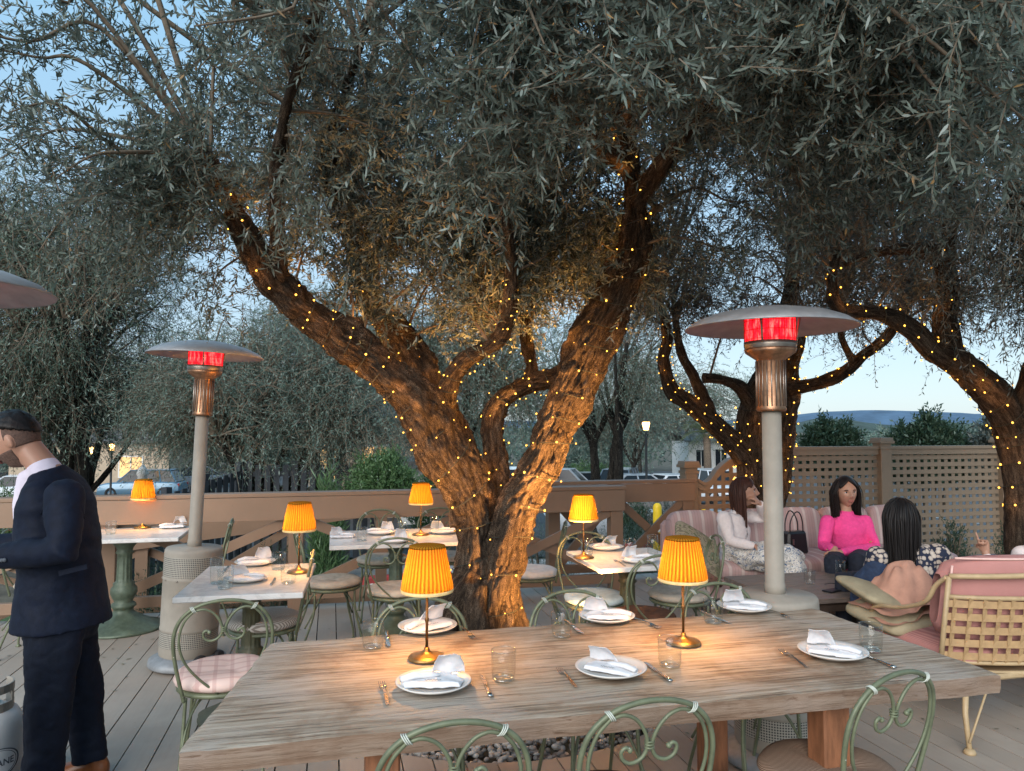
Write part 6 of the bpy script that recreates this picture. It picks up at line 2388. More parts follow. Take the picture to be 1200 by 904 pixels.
def hmat(c, yaw, pitch=0, roll=0, s=1.0):
    return Matrix.Translation(c) @ Euler((R(pitch), R(roll), R(yaw)), 'XYZ').to_matrix().to_4x4() @ Matrix.Diagonal((s, s, s, 1))
# Euler XYZ: pitch>0 lifts the chin, yaw 0 looks to +Y, yaw 90 to -X

# ------------------------------------------------------------------ man in the navy suit
D = 3.32
root = Vector((ad(70, 904, D).x, D, 0))
man = thing('person', 'man in a navy suit and brown shoes at the left edge, head bowed', 'man', root)
def J(x, y, d=D): return ad(x, y, d) - root
Yv, Xv, Zv = Vector((0, 1, 0)), Vector((1, 0, 0)), Vector((0, 0, 1))
hc = J(20, 517)
HM = Matrix.Translation(hc) @ Euler((0, 0, R(90 + 4)), 'XYZ').to_matrix().to_4x4() @ Euler((R(-24), 0, 0)).to_matrix().to_4x4() @ Matrix.Diagonal((1.02, 1.04, 1.03, 1))
nb = J(58, 556)
shL, shR = J(76, 585, D - .19), J(66, 585, D + .19)
elL, wrL = J(74, 645, D - .27), J(2, 652, D - .22)
elR, wrR = J(58, 640, D + .25), J(-16, 640, D + .16)
pel = J(72, 712)
hipL, knL, anL = J(65, 722, D - .085), J(59, 806, D - .12), J(49, 893, D - .10)
hipR, knR, anR = J(78, 722, D + .085), J(96, 806, D + .12), J(107, 880, D + .13)
anL.z = .09; anR.z = .10
b = MB()
head_mesh(b, HM)
loft(b, [nb + Vector((.0, 0, -.05)), nb, HM @ Vector((0, -.035, -.06))], [(.075, .07), (.064, .062), (.058, .056)], Yv)
loft(b, [J(66, 588), J(68, 620), J(70, 670), pel], [(.13, .07), (.15, .10), (.145, .10), (.15, .11)], Yv)
for sh, el, wr in ((shL, elL, wrL), (shR, elR, wrR)):
    loft(b, [sh + Vector((0, 0, -.03)), el], [.045, .040], Yv); loft(b, [el, wr], [.040, .028], Yv)
    hand(b, wr, (wr - el), Vector((-.2, -.3, 1)), -1 if sh is shR else 1, curl=.5)
for h_, k_, a_ in ((hipL, knL, anL), (hipR, knR, anR)):
    loft(b, [h_, k_], [.075, .055], Yv); loft(b, [k_, a_], [.05, .038], Yv)
    loft(b, [a_ + Vector((.02, 0, -.03)), a_ + Vector((-.13, 0, -.055))], [.035, .03], Yv)
remesh('body', b, .0062, M['skin_man'], man, 3)
face_bits(HM, man, M['hair_black'])
j = MB()
loft(j, [J(56, 552), J(62, 568), J(66, 592), J(68, 625), J(71, 665), J(72, 695), J(73, 716), J(73, 733)],
     [(.085, .075), (.175, .095), (.20, .140), (.20, .158), (.190, .158), (.196, .172), (.206, .186), (.212, .194)], Yv, 28, False)
for sh, el, wr in ((shL, elL, wrL), (shR, elR, wrR)):
    loft(j, [sh + Vector((0, 0, .02)), sh.lerp(el, .5), el, el.lerp(wr, .45), el.lerp(wr, .95)], [(.078, .082), (.074, .075), (.068, .070), (.062, .062), (.056, .054)], Yv, 20)
remesh('jacket', j, .010, M['suit'], man, 6, .009, (7, 5, 9), 3)
s = MB()
loft(s, [nb + Vector((-.01, 0, -.055)), nb + Vector((-.002, 0, -.01)), nb + Vector((-.03, 0, .028))], [(.088, .086), (.076, .074), (.068, .066)], Yv, 24)
loft(s, [J(36, 560), J(34, 590), J(36, 620)], [(.06, .05), (.07, .06), (.07, .06)], Yv, 18)
for el, wr in ((elL, wrL), (elR, wrR)): loft(s, [el.lerp(wr, .85), el.lerp(wr, 1.0)], [.050, .047], Yv, 16)
remesh('shirt', s, .008, M['shirt'], man, 2)
m = MB()   # lapel edge of the jacket
m.tube([J(52, 552, D - .075), J(40, 575, D - .12), J(28, 610, D - .15), J(24, 650, D - .15)], [.012, .022, .026, .012], 10, flat=.35)
m.build('lapel', M['suit'], man)
m = MB()
for k in range(4):
    p = el = elL.lerp(wrL, .78 + .045 * k); m.lathe([(0, 0), (.008, 0), (.008, .004), (0, .005)], 12, p + Vector((0, -.062, -.01)), rot=Euler((PI / 2, 0, 0)))
m.build('sleeve_buttons', M['ink'], man)
m = MB()   # sleeve head, centre back and side seams of the jacket
m.tube(spline([shL + Vector((-.075, -.035, -.06)), shL + Vector((-.045, -.05, .03)), shL + Vector((.02, -.05, .065)), shL + Vector((.075, -.03, .0)), shL + Vector((.09, -.01, -.08))], 6), .0035, 5)
m.tube(spline([J(95, 588, D - .02), J(108, 620, D), J(109, 660, D), J(116, 700, D), J(121, 731, D)], 6), .003, 5)
m.build('jacket_seam', M['trouser'], man)
m = MB(); m.box(J(86, 668, D - .205), (.12, .012, .02), Euler((0, R(-14), 0))); m.build('pocket_flap', M['suit'], man)
tr = MB()
loft(tr, [J(71, 690), pel, J(71, 730)], [(.175, .15), (.185, .165), (.17, .15)], Yv, 24)
loft(tr, [hipL, hipL.lerp(knL, .5), knL, knL.lerp(anL, .5), anL + Vector((0, 0, -.01))], [(.10, .125), (.092, .115), (.078, .098), (.070, .088), (.064, .084)], Yv, 20, False)
loft(tr, [hipR, hipR.lerp(knR, .5), knR, knR.lerp(anR, .5), anR + Vector((0, 0, -.01))], [(.10, .125), (.09, .105), (.076, .09), (.068, .078), (.064, .076)], Yv, 20, False)
remesh('trousers', tr, .010, M['trouser'], man, 4, .012, (8, 8, 8), 9)
for a_ in (anL, anR):
    sh = MB()
    f = Vector((a_.x, a_.y, 0))
    loft(sh, [f + Vector((.055, 0, .055)), f + Vector((.0, 0, .058)), f + Vector((-.08, 0, .045)), f + Vector((-.16, 0, .034)), f + Vector((-.20, 0, .028))], [(.034, .05), (.040, .056), (.044, .042), (.040, .030), (.026, .022)], Yv, 18)
    loft(sh, [f + Vector((.03, 0, .06)), f + Vector((.02, 0, .115))], [.040, .044], Yv, 16)
    remesh('shoe', sh, .007, M['brown_leather'], man, 3)
    m = MB(); m.box(f + Vector((-.065, 0, .006)), (.27, .085, .012), bev=.004); m.box(f + Vector((.04, 0, .018)), (.06, .075, .02)); m.build('shoe_sole', M['rubber'], man)
hs = head_patch(HM, lambda x, y, z: z - (.60 if y > .45 else (.62 - .42 * (.45 - y) if y > -.35 else .28 - .5 * (-.35 - y))), lambda x, y, z: .003 + .020 * max(0, z + .1) ** .8 + .012 * max(0, y) * max(0, z) + .006 * noise.noise((x * 9, y * 9, z * 9)) * max(0, z + .3))
hs.build('hair', M['hair_black'], man)
fd = head_patch(HM, lambda x, y, z: z + .34 - (.36 if y > -.1 else 0) if y < .12 else -1, lambda x, y, z: .0016)
fd.build('hair_fade', M['stubble'], man)
bd = head_patch(HM, lambda x, y, z: (-.28 - z) * (1 if y > -.05 else -1) if not (abs(x) < .16 and z > -.42 and y > .3) else -1, lambda x, y, z: .0012)
bd.build('beard', M['stubble'], man)

# ------------------------------------------------------------------ women
def woman(label, root, H, nb, shL, shR, chest, pel, arms, legs, top_mat, leg_mat, hair, face=True, bust=.0, brow=None, cat='woman', hands=None, low=None, folds=.008, collar=None, top_len=1.0, sleeve=1.0):
    t = thing('person', label, cat, root)
    L = lambda p: Vector(p) - root
    nb, shL, shR, chest, pel = map(L, (nb, shL, shR, chest, pel))
    lat = (shR - shL).normalized()
    HMt = Matrix.Translation(-root) @ H
    b = MB()
    head_mesh(b, HMt)
    loft(b, [nb + Vector((0, 0, -.06)), nb, HMt @ Vector((0, -.03, -.07))], [(.062, .056), (.052, .05), (.048, .046)], lat)
    loft(b, [nb + Vector((0, 0, -.09)), chest, chest.lerp(pel, .5), pel], [(.085, .06), (.135, .09), (.12, .09), (.15, .11)], lat)
    A = []
    for (sh, el, wr) in ((shL, arms[0][0], arms[0][1]), (shR, arms[1][0], arms[1][1])):
        A.append((sh, L(el), L(wr)))
    for i, (sh, el, wr) in enumerate(A):
        loft(b, [sh + Vector((0, 0, -.02)), el], [.034, .032], lat); loft(b, [el, wr], [.033, .023], lat)
        hd = hands[i] if hands else {}
        hand(b, wr, hd.get('d', wr - el), hd.get('up', (0, 0, 1)), hd.get('side', 1 if i == 0 else -1), hd.get('curl', .45), .92, hd.get('point', False))
    G = [tuple(map(L, l)) for l in legs]
    for hp, kn, an in G:
        loft(b, [hp, kn, an], [.075, .052, .034], lat)
        f = (an - hp); f.z = 0; f.normalize()
        loft(b, [an + Vector((0, 0, -.03)), an + f * .13 + Vector((0, 0, -.055))], [.03, .025], lat)
    remesh('body', b, .0062, M['skin'], t, 3)
    c = MB()
    loft(c, [nb + Vector((0, 0, -.035)), nb + Vector((0, 0, -.065)), chest + Vector((0, 0, .05)), chest, chest.lerp(pel, .55), chest.lerp(pel, top_len)],
         [(.075, .07), (.155, .085), (.185, .115 + bust), (.175, .125 + bust), (.16, .125), (.175, .14)], lat, 26)
    for sh, el, wr in A:
        e = sleeve
        loft(c, [sh + Vector((0, 0, -.0)), sh.lerp(el, .5), el, el.lerp(wr, .5), el.lerp(wr, .93)], [.066 * e, .058 * e, .052 * e, .046, .036], lat, 18)
    remesh('top', c, .0085, top_mat, t, 4, folds, (9, 9, 12), len(label))
    if leg_mat:
        q = MB()
        loft(q, [chest.lerp(pel, .8), pel + Vector((0, 0, .01))], [(.165, .12), (.175, .135)], lat, 22)
        for hp, kn, an in G:
            loft(q, [hp, hp.lerp(kn, .5), kn, kn.lerp(an, .5), an + Vector((0, 0, .03))], [.098, .09, .072, .062, .05], lat, 18)
        remesh('trousers', q, .010, leg_mat, t, 4, .010, (9, 9, 9), 4)
    for hp, kn, an in G:
        f = (an - hp); f.z = 0; f.normalize()
        s = MB(); loft(s, [an + Vector((0, 0, -.055)) - f * .05, an + Vector((0, 0, -.05)), an + f * .10 + Vector((0, 0, -.062)), an + f * .15 + Vector((0, 0, -.068))], [.036, .042, .036, .02], lat, 14)
        remesh('shoe', s, .008, M['bag'], t, 2)
    if face: face_bits(HMt, t, brow or M['hair_dark'])
    if hair: hair(HMt, t)
    return t

def long_hair(mat, length, wave=.01, n=260, seed=1, front=True, part=.0, back=True, sides=True, r=.0065, gap=62, sx=1.0, fwd=0.0):
    def go(HMt, t):
        cap = head_patch(HMt, lambda x, y, z: (z - .76 + .62 * abs(x) if y > .45 else (z - .05 - .75 * max(0, y) if y > -.1 else z + .75)), lambda x, y, z: .012 + .006 * max(0, z))
        m = cap
        guides = []
        gr = random.Random(seed)
        for i in range(30):
            a = gap + (360 - 2 * gap) * (i + gr.uniform(.2, .8)) / 30
            an = R(a)                      # 0 = front, clockwise
            dx, dy = math.sin(an), math.cos(an)
            k = gr.uniform(.9, 1.05)
            down = length * gr.uniform(.85, 1.05)
            fr = max(0, dy)
            guides.append([(dx * .02, dy * .02 - .01, .122), (dx * .062 * k, dy * .075 * k, .088), (dx * .088 * k * sx, dy * .100 * k, .01), (dx * .088 * sx, dy * .095 - .004, -.075),
                           (dx * .080 * sx, dy * .080 - .012 + fr * .03 + fwd, -.075 - down * .4), (dx * .085 * sx, dy * .075 - .022 + fr * .055 + fwd, -.075 - down * .75), (dx * .070 * sx, dy * .07 - .025 + fr * .06 + fwd, -.075 - down)])
        h = hair_locks(HMt, None, guides, n, r, seed, mat, t, spread=.013)
        f2 = hair_locks(HMt, None, guides, n // 2, r * .32, seed + 1, mat, t, spread=.015)
        h.add(f2.v, f2.f, True)
        h.add(m.v, m.f, True)
        h.build('hair', mat, t)
    return go

# woman with auburn hair on the left of the sofa, looking right
d1 = 6.72
def W1(x, y, d=d1): return ad(x, y, d)
root = Vector((W1(868, 660).x, d1, 0))
H1 = hmat(W1(872, 577), -104, 4, 0, 1.08)
woman('auburn haired woman in white top and floral skirt, hand raised to her mouth', root, H1,
      W1(864, 597), W1(848, 606, d1 - .14), W1(868, 606, d1 + .16), W1(860, 618), W1(862, 652),
      [(W1(856, 634, d1 - .22), W1(884, 640, d1 - .30)), (W1(896, 606, d1 + .08), W1(890, 590, d1 - .08))],
      [(W1(872, 655, d1 - .10), W1(918, 653, d1 - .36), W1(924, 694, d1 - .42)), (W1(872, 652, d1 + .06), W1(920, 648, d1 - .18), W1(932, 690, d1 - .3))],
      M['white_knit'], None, long_hair(M['hair_brown'], .38, seed=3, n=260, gap=92), bust=.012, brow=M['hair_brown'],
      hands=[dict(d=(.8, -.5, -.25), up=(.1, -.2, 1), side=1, curl=.3), dict(d=(-.55, -.1, .55), up=(.6, -.5, .5), side=-1, curl=.8)])
t = [o for o in scene.objects if o.get('label', '').startswith('auburn haired')][0]
sk = MB()
def S1(x, y, d=d1): return W1(x, y, d) - root
loft(sk, [S1(862, 646), S1(880, 652, d1 - .12), S1(905, 652, d1 - .26), S1(925, 656, d1 - .38)], [(.19, .13), (.21, .125), (.22, .12), (.20, .10)], Yv, 24)
loft(sk, [S1(922, 655, d1 - .36), S1(926, 668, d1 - .42), S1(922, 676, d1 - .44)], [(.12, .17), (.13, .18), (.12, .16)], Xv, 22)
remesh('skirt', sk, .011, M['skirt'], t, 3, .030, (10, 10, 12), 7)
sg = MB()
for s in (-1, 1):
    sg.lathe([(0, -.002), (.026, -.002), (.028, 0), (.026, .002), (0, .002)], 16, Matrix.Translation(-root) @ H1 @ Vector((s * .034, .055, .108)), rot=(H1.to_3x3() @ Euler((R(60), 0, 0)).to_matrix()))
sg.build('sunglasses', M['bag'], t)

# woman in pink
d2 = 6.62
def W2(x, y, d=d2): return ad(x, y, d)
root = Vector((W2(996, 660).x, d2, 0))
H2 = hmat(W2(991, 577), 180, -2, 3, 1.12)
woman('dark haired woman in a hot pink sweater sitting on the sofa', root, H2,
      W2(991, 599), W2(1012, 611, d2 - .02), W2(970, 611, d2 - .04), W2(994, 622), W2(998, 656, d2 + .02),
      [(W2(1026, 642, d2 - .12), W2(984, 648, d2 - .36)), (W2(965, 640, d2 - .12), W2(978, 644, d2 - .36))],
      [(W2(1012, 656, d2 - .10), W2(1004, 656, d2 - .52), W2(1004, 706, d2 - .55)), (W2(984, 656, d2 - .10), W2(976, 658, d2 - .52), W2(978, 708, d2 - .55))],
      M['pink_knit'], M['jeans'], long_hair(M['hair_dark'], .235, seed=8, n=300, sx=1.16), bust=.014,
      hands=[dict(d=(-.9, -.1, -.1), up=(0, -.7, .7), side=1, curl=.5), dict(d=(-.3, -.4, -.5), up=(-.3, -.8, .4), side=-1, curl=.7)], sleeve=1.0)

# woman seen from behind
d3 = 5.02
def W3(x, y, d=d3): return ad(x, y, d)
root = Vector((2.66, d3, 0))
H3 = hmat(W3(1054, 606), 28, 0, 0)
woman('black haired woman seen from behind in navy and cream lace with blue sleeves', root, H3,
      W3(1060, 632), W3(1030, 652, d3 + .02), W3(1098, 650, d3 - .04), W3(1066, 668), W3(1068, 712),
      [(W3(1016, 696, d3 + .12), W3(1028, 704, d3 + .38)), (W3(1112, 690, d3 + .08), W3(1075, 700, d3 + .36))],
      [(Vector((2.56, d3 + .08, .50)), Vector((2.40, d3 + .42, .50)), Vector((2.38, d3 + .40, .09))), (Vector((2.76, d3 + .1, .50)), Vector((2.64, d3 + .48, .50)), Vector((2.64, d3 + .46, .09)))],
      M['lace'], M['jeans'], long_hair(M['hair_black'], .42, seed=12, n=420, sx=1.16, r=.008), face=True, sleeve=1.25, folds=.006)
t = [o for o in scene.objects if o.get('label', '').startswith('black haired')][0]
bs = MB()
def S3(x, y, d=d3): return W3(x, y, d) - root
loft(bs, [S3(1029, 664, d3), S3(1021, 684, d3 + .03), S3(1017, 700, d3 + .10), S3(1026, 708, d3 + .26)], [.075, .115, .12, .07], Xv, 20)
loft(bs, [S3(1100, 664, d3 - .03), S3(1110, 684, d3 + .0), S3(1106, 700, d3 + .10), S3(1090, 706, d3 + .26)], [.07, .10, .105, .07], Xv, 20)
remesh('sleeve', bs, .010, M['denim'], t, 3, .012, (9, 9, 9), 2)

# pointing person on the loveseat, mostly out of the picture
d4 = 4.62
def W4(x, y, d=d4): return ad(x, y, d)
root = Vector((W4(1240, 700).x, d4, 0))
H4 = hmat(W4(1245, 590), 60, 0, 0)
woman('person in a white top at the far right, one finger pointing up', root, H4,
      W4(1238, 622), W4(1200, 650, d4 + .1), W4(1268, 645, d4 - .06), W4(1238, 675), W4(1240, 735),
      [(W4(1176, 712, d4 + .26), W4(1155, 648, d4 + .30)), (W4(1270, 720, d4 + .1), W4(1220, 726, d4 + .35))],
      [(W4(1225, 735, d4 + .1), W4(1200, 735, d4 + .45), W4(1200, 790, d4 + .45)), (W4(1255, 735, d4 + .1), W4(1245, 735, d4 + .5), W4(1245, 790, d4 + .5))],
      M['white_knit'], M['jeans'], long_hair(M['hair_dark'], .2, seed=15, n=140), cat='person',
      hands=[dict(d=(-.12, .1, 1), up=(.75, .55, .1), side=1, curl=.3, point=True), dict()])
# ================================================================== CARS
car_protos = {}
def make_car(kind, paint):
    t = thing('parked_car', 'car', 'car', (0, 0, 0), 0, 'cars in the car park beyond the terrace')
    suv = kind == 'suv'
    L, Wd, hb, ht = (4.6, 1.85, .98, 1.66) if suv else (4.5, 1.8, .86, 1.44)
    # lower body: rows of stations along the length
    xs = [-L / 2, -L / 2 + .08, -L / 2 + .5, -L / 2 + 1.0, -.6, .3, 1.0, L / 2 - .9, L / 2 - .3, L / 2 - .04, L / 2]
    if suv: hs = [.62, .80, .92, .96, .99, 1.0, 1.0, .99, .97, .90, .70]
    else: hs = [.52, .68, .78, .84, .88, .88, .89, .90, .88, .80, .6]
    wd = [.80, .90, .97, 1, 1, 1, 1, 1, .98, .93, .84]
    vs, fs = [], []
    K = 10
    for x, h, w in zip(xs, hs, wd):
        hw = Wd / 2 * w
        ring = [(-hw * .92, .24), (-hw, .36), (-hw, h * .62), (-hw * .965, h * .92), (-hw * .88, h), (hw * .88, h), (hw * .965, h * .92), (hw, h * .62), (hw, .36), (hw * .92, .24)]
        vs += [(x, y, z) for y, z in ring]
    for i in range(len(xs) - 1):
        for k in range(K): fs.append((i * K + k, i * K + (k + 1) % K, (i + 1) * K + (k + 1) % K, (i + 1) * K + k))
    fs += [tuple(range(K - 1, -1, -1)), tuple((len(xs) - 1) * K + k for k in range(K))]
    m = MB(); m.add(vs, fs, True); o = m.build('body', paint, t)
    o.modifiers.new('e', 'EDGE_SPLIT').split_angle = R(38)
    # greenhouse of glass with a painted roof and pillars
    if suv: base = [(-1.15, .985), (2.12, .97)]; roof = [(-.45, ht), (1.72, ht - .05)]
    else: base = [(-1.05, .87), (1.85, .89)]; roof = [(-.25, ht), (1.0, ht - .02)]
    bw, rw = Wd / 2 * .89, Wd / 2 * .70
    q = []
    for (x, z), w in ((base[0], bw), (base[1], bw), (roof[1], rw), (roof[0], rw)): q += [(x, -w, z), (x, w, z)]
    m = MB(); m.add(q, [(0, 2, 4, 6), (1, 7, 5, 3), (0, 6, 7, 1), (2, 3, 5, 4), (6, 4, 5, 7), (0, 1, 3, 2)]); m.build('window', M['car_glass'], t)
    m = MB()
    rz = ht
    m.box(((roof[0][0] + roof[1][0]) / 2, 0, ht - .012), (roof[1][0] - roof[0][0] + .12, rw * 2 + .05, .05), bev=.02)
    for s in (-1, 1):
        for a, c in ((base[0], roof[0]), (base[1], roof[1]), ((.35, base[0][1]), (.45, ht - .02)), ((1.25, base[0][1]), (1.1, ht - .03))):
            m.beam((a[0], s * (bw + .003), a[1]), (c[0], s * (rw + .003), c[1]), .05, .07)
    m.build('roof', paint, t)
    for x in (-L / 2 + .85, L / 2 - .88):
        for s in (-1, 1):
            w = thing('wheel', None, None, (x, s * (Wd / 2 - .09), .34)); w.parent = t
            m = MB(); m.lathe([(.20, -.1), (.30, -.1), (.335, -.08), (.34, 0), (.335, .08), (.30, .1), (.20, .1), (.20, -.1)], 28, rot=Euler((PI / 2, 0, 0))); m.build('tyre', M['tyre'], w)
            m = MB(); m.lathe([(0, -.03), (.05, -.03), (.20, -.06), (.205, .0), (.20, .06), (.05, .085), (0, .085)] if s < 0 else [(0, -.085), (.05, -.085), (.20, -.06), (.205, 0), (.20, .06), (.05, .03), (0, .03)], 20, rot=Euler((PI / 2, 0, 0))); m.build('rim', M['rim'], w)
    for s in (-1, 1):
        m = MB(); m.box((-L / 2 + .13, s * Wd * .37, hb * .72), (.22, .34, .13), Euler((0, 0, s * .3)), bev=.03); m.build('headlight', M['head'], t)
        m = MB(); m.box((L / 2 - .06, s * Wd * .39, hb * .80), (.12, .24, .18), bev=.03); m.build('tail_light', M['tail'], t)
        m = MB(); m.box((-.75, s * (Wd / 2 + .05), hb + .02), (.12, .16, .12), bev=.03); m.build('wing_mirror', paint, t)
    m = MB(); m.box((-L / 2 + .012, 0, .42), (.05, 1.1, .16), bev=.02); m.build('grille', M['rubber'], t)
    return t
def car(kind, paint, px, y, d, heading, label):
    k = (kind, paint)
    if k not in car_protos: car_protos[k] = (make_car(kind, M[paint]), [])
    p = ad(px, y, d)
    z = gz(p.x, d) + .062
    return place(car_protos[k][0], car_protos[k][1], (p.x, d, z), R(heading), label)
car('suv', 'car_blue', 168, 565, 44, 6, 'steel blue SUV parked beyond the railing at the left, seen from its side')
car('sedan', 'car_white', 15, 560, 42, 20, 'white car at the far left, half hidden by the man')
car('suv', 'car_white', 604, 560, 40, 80, 'white car seen between the two trunks of the big olive')
car('suv', 'car_silver', 660, 565, 37, 165, 'silver car just right of the big trunk behind the rail')
car('suv', 'car_grey', 724, 560, 38, 70, 'grey SUV parked behind the thin stemmed olive')
car('sedan', 'car_silver', 752, 565, 36, 190, 'silver sedan in front of the grey SUV, left of the street lamp post')
car('sedan', 'car_white', 795, 560, 37, 200, 'pale sedan right of the street lamp post')
car('suv', 'car_white', 838, 560, 42, 100, 'white car far right, behind the curved trellis')
car('sedan', 'car_black', 690, 565, 40, 100, 'black car in the far row of the car park')
car('sedan', 'car_silver', 748, 595, 18.5, 176, 'silver car nearest the terrace, seen under the short railing')
car('sedan', 'car_grey', 225, 560, 52, 30, 'grey car behind the blue SUV')

# ================================================================== BUILDINGS AND STREET FURNITURE
def building(label, c, w, d, h, rz, wall, roofm, wins, name='building', over=.4, ridge=0.0, lit=True, porch=False):
    z0 = gz(c[0], c[1])
    t = thing(name, label, 'building', (c[0], c[1], z0), rz)
    m = MB(); m.box((0, 0, h / 2), (w, d, h)); m.build('wall', wall, t)
    m = MB()
    if ridge:
        m.prism([(-w / 2 - over, -d / 2 - over, h), (-w / 2 - over, 0, h + ridge), (-w / 2 - over, d / 2 + over, h), (-w / 2 - over, d / 2 + over, h + .12), (-w / 2 - over, 0, h + ridge + .14), (-w / 2 - over, -d / 2 - over, h + .12)], (0, 0, 0), (w + 2 * over, 0, 0))
    else:
        m.box((0, 0, h + .11), (w + 2 * over, d + 2 * over, .22))
    m.build('roof', roofm, t)
    for (x, z, ww, hh, mat) in wins:
        m = MB(); m.box((x, -d / 2 - .012, z), (ww, .02, hh)); f = m.build('window', mat, t)
        m = MB()
        for sx in (-1, 1): m.box((x + sx * (ww / 2 + .04), -d / 2 - .03, z), (.08, .06, hh + .16))
        for sz in (-1, 1): m.box((x, -d / 2 - .03, z + sz * (hh / 2 + .04)), (ww, .055, .08))
        m.box((x, -d / 2 - .03, z), (.05, .045, hh))
        m.build('frame', M['stucco'], f)
    return t
p = ad(455, 520, 29)
building('warm lit house with glowing windows seen left of the big trunk', (p.x, 29), 5.2, 5, 3.6, .1, M['tan_wall'], M['roof'],
         [(-1.9, 2.1, .7, 1.1, M['window_lit']), (-.3, 2.1, .9, 1.2, M['window_lit']), (1.5, 2.1, .7, 1.1, M['car_glass'])], ridge=1.3)
p = ad(520, 545, 24)
building('low pale wall panel building behind the green shrub, left of the trunk', (p.x, 25), 2.6, 3, 1.9, 0, M['stucco'], M['roof'], [(.2, 1.1, .7, .6, M['car_glass'])], ridge=0)
p = ad(845, 530, 60)
building('long low white building far beyond the car park, left of the twisting olive', (p.x + .2, 62), 6.2, 5, 3.2, .05, M['stucco'], M['roof'],
         [(-2.1, 1.9, .8, 1.3, M['car_glass']), (-.5, 1.5, .9, 2.2, M['car_glass']), (1.6, 1.9, .9, 1.3, M['window_lit'])], ridge=1.2)
p = ad(110, 530, 50)
building('pale house with two lit windows far left beyond the blue car', (p.x, 52), 10, 6, 3.3, .1, M['tan_wall'], M['roof'],
         [(-3.2, 1.7, 1.1, 1.3, M['car_glass']), (-.6, 1.7, 1.1, 1.3, M['window_lit']), (2.6, 1.7, 1.4, 1.3, M['window_lit'])], ridge=1.1)

def street_lamp(label, px, d, ytop, r=.16, glow=True):
    p = ad(px, ytop, d); z0 = gz(p.x, d)
    t = thing('street_lamp', label, 'street lamp', (p.x, d, z0), 0)
    h = p.z - z0
    m = MB(); m.lathe([(0, 0), (.14, 0), (.12, .3), (.06, .5), (.05, h - .3), (.08, h - .22), (0, h - .2)], 14); m.build('pole', M['lamp_post'], t)
    m = MB(); m.lathe([(0, h - .2), (.10, h - .2), (.17, h + .1), (.15, h + .16), (0, h + .16)], 14); m.build('lantern', M['far_glow'], t)
    m = MB(); m.lathe([(0, h + .36), (.02, h + .34), (.08, h + .24), (.19, h + .16), (0, h + .16)][::-1], 14); m.build('lantern_cap', M['lamp_post'], t)
street_lamp('tall black street lamp glowing orange over the car park', 757, 33, 499)
street_lamp('small glowing lamp behind the thin stemmed olive', 727, 52, 528)
street_lamp('glowing garden lamp beyond the blue car at far left', 106, 34, 528)
street_lamp('second glowing garden lamp, higher, beyond the blue car', 131, 40, 524)

# yellow bollards by the kerb
def bollard(label, px, d, y0, y1):
    p = ad(px, y1, d); z0 = gz(p.x, d)
    t = thing('bollard', label, 'bollard', (p.x, d, z0), 0, 'yellow bollards by the red kerb')
    h = ad(px, y0, d).z - z0
    m = MB(); m.lathe([(0, 0), (.085, 0), (.085, h - .08), (.07, h - .03), (.04, h), (0, h + .005)], 24); m.build('post', M['yellow'], t)
    m = MB(); m.lathe([(.086, h * .55), (.088, h * .55), (.088, h * .62), (.086, h * .62), (.086, h * .55)], 24); m.build('reflective_band', M['white_paint'], t)
bollard('yellow bollard standing beyond the short railing', 771, 14.5, 590, 660)
bollard('yellow bollard seen through the trellis by the curved panel', 827, 15.5, 592, 655)
# red kerb with lettering
def kerb(label, a, b, txt=None, h=.16):
    a, b = Vector(a), Vector(b)
    d = (b - a); an = math.atan2(d.y, d.x)
    t = thing('kerb', label, 'kerb', a, 0)
    zb = min(gz(a.x, a.y), gz(b.x, b.y)) - .02
    m = MB(); m.box((b - a) / 2 + Vector((0, 0, -a.z + zb + h / 2 + .06)), ((b - a).length, .16, h + .14), Euler((0, 0, an)), bev=.02); m.build('kerb_stone', M['red_kerb'], t)
    if txt:
        me = text_mesh(txt, .17, True, .002)
        o = bpy.data.objects.new('lettering', me); C.objects.link(o); me.materials.clear(); me.materials.append(M['white_paint']); o.parent = t
        o.location = (b - a) * .5 + Vector((0, 0, -a.z + zb + h / 2 + .045)) + Vector((math.sin(an), -math.cos(an), 0)) * .085
        o.rotation_euler = (PI / 2, 0, an)
ka, kb = ad(425, 615, 11.6), ad(492, 612, 11.9)
ka.z = gz(ka.x, ka.y) + .1; kb.z = ka.z
kerb('red fire lane kerb with white NO PARKING lettering, seen under the ramp rail', ka, kb, 'NO PARKING')
ka, kb = ad(700, 610, 16), ad(792, 606, 17)
ka.z = gz(ka.x, ka.y); kb.z = ka.z
kerb('red kerb beside the yellow bollard', ka, kb)

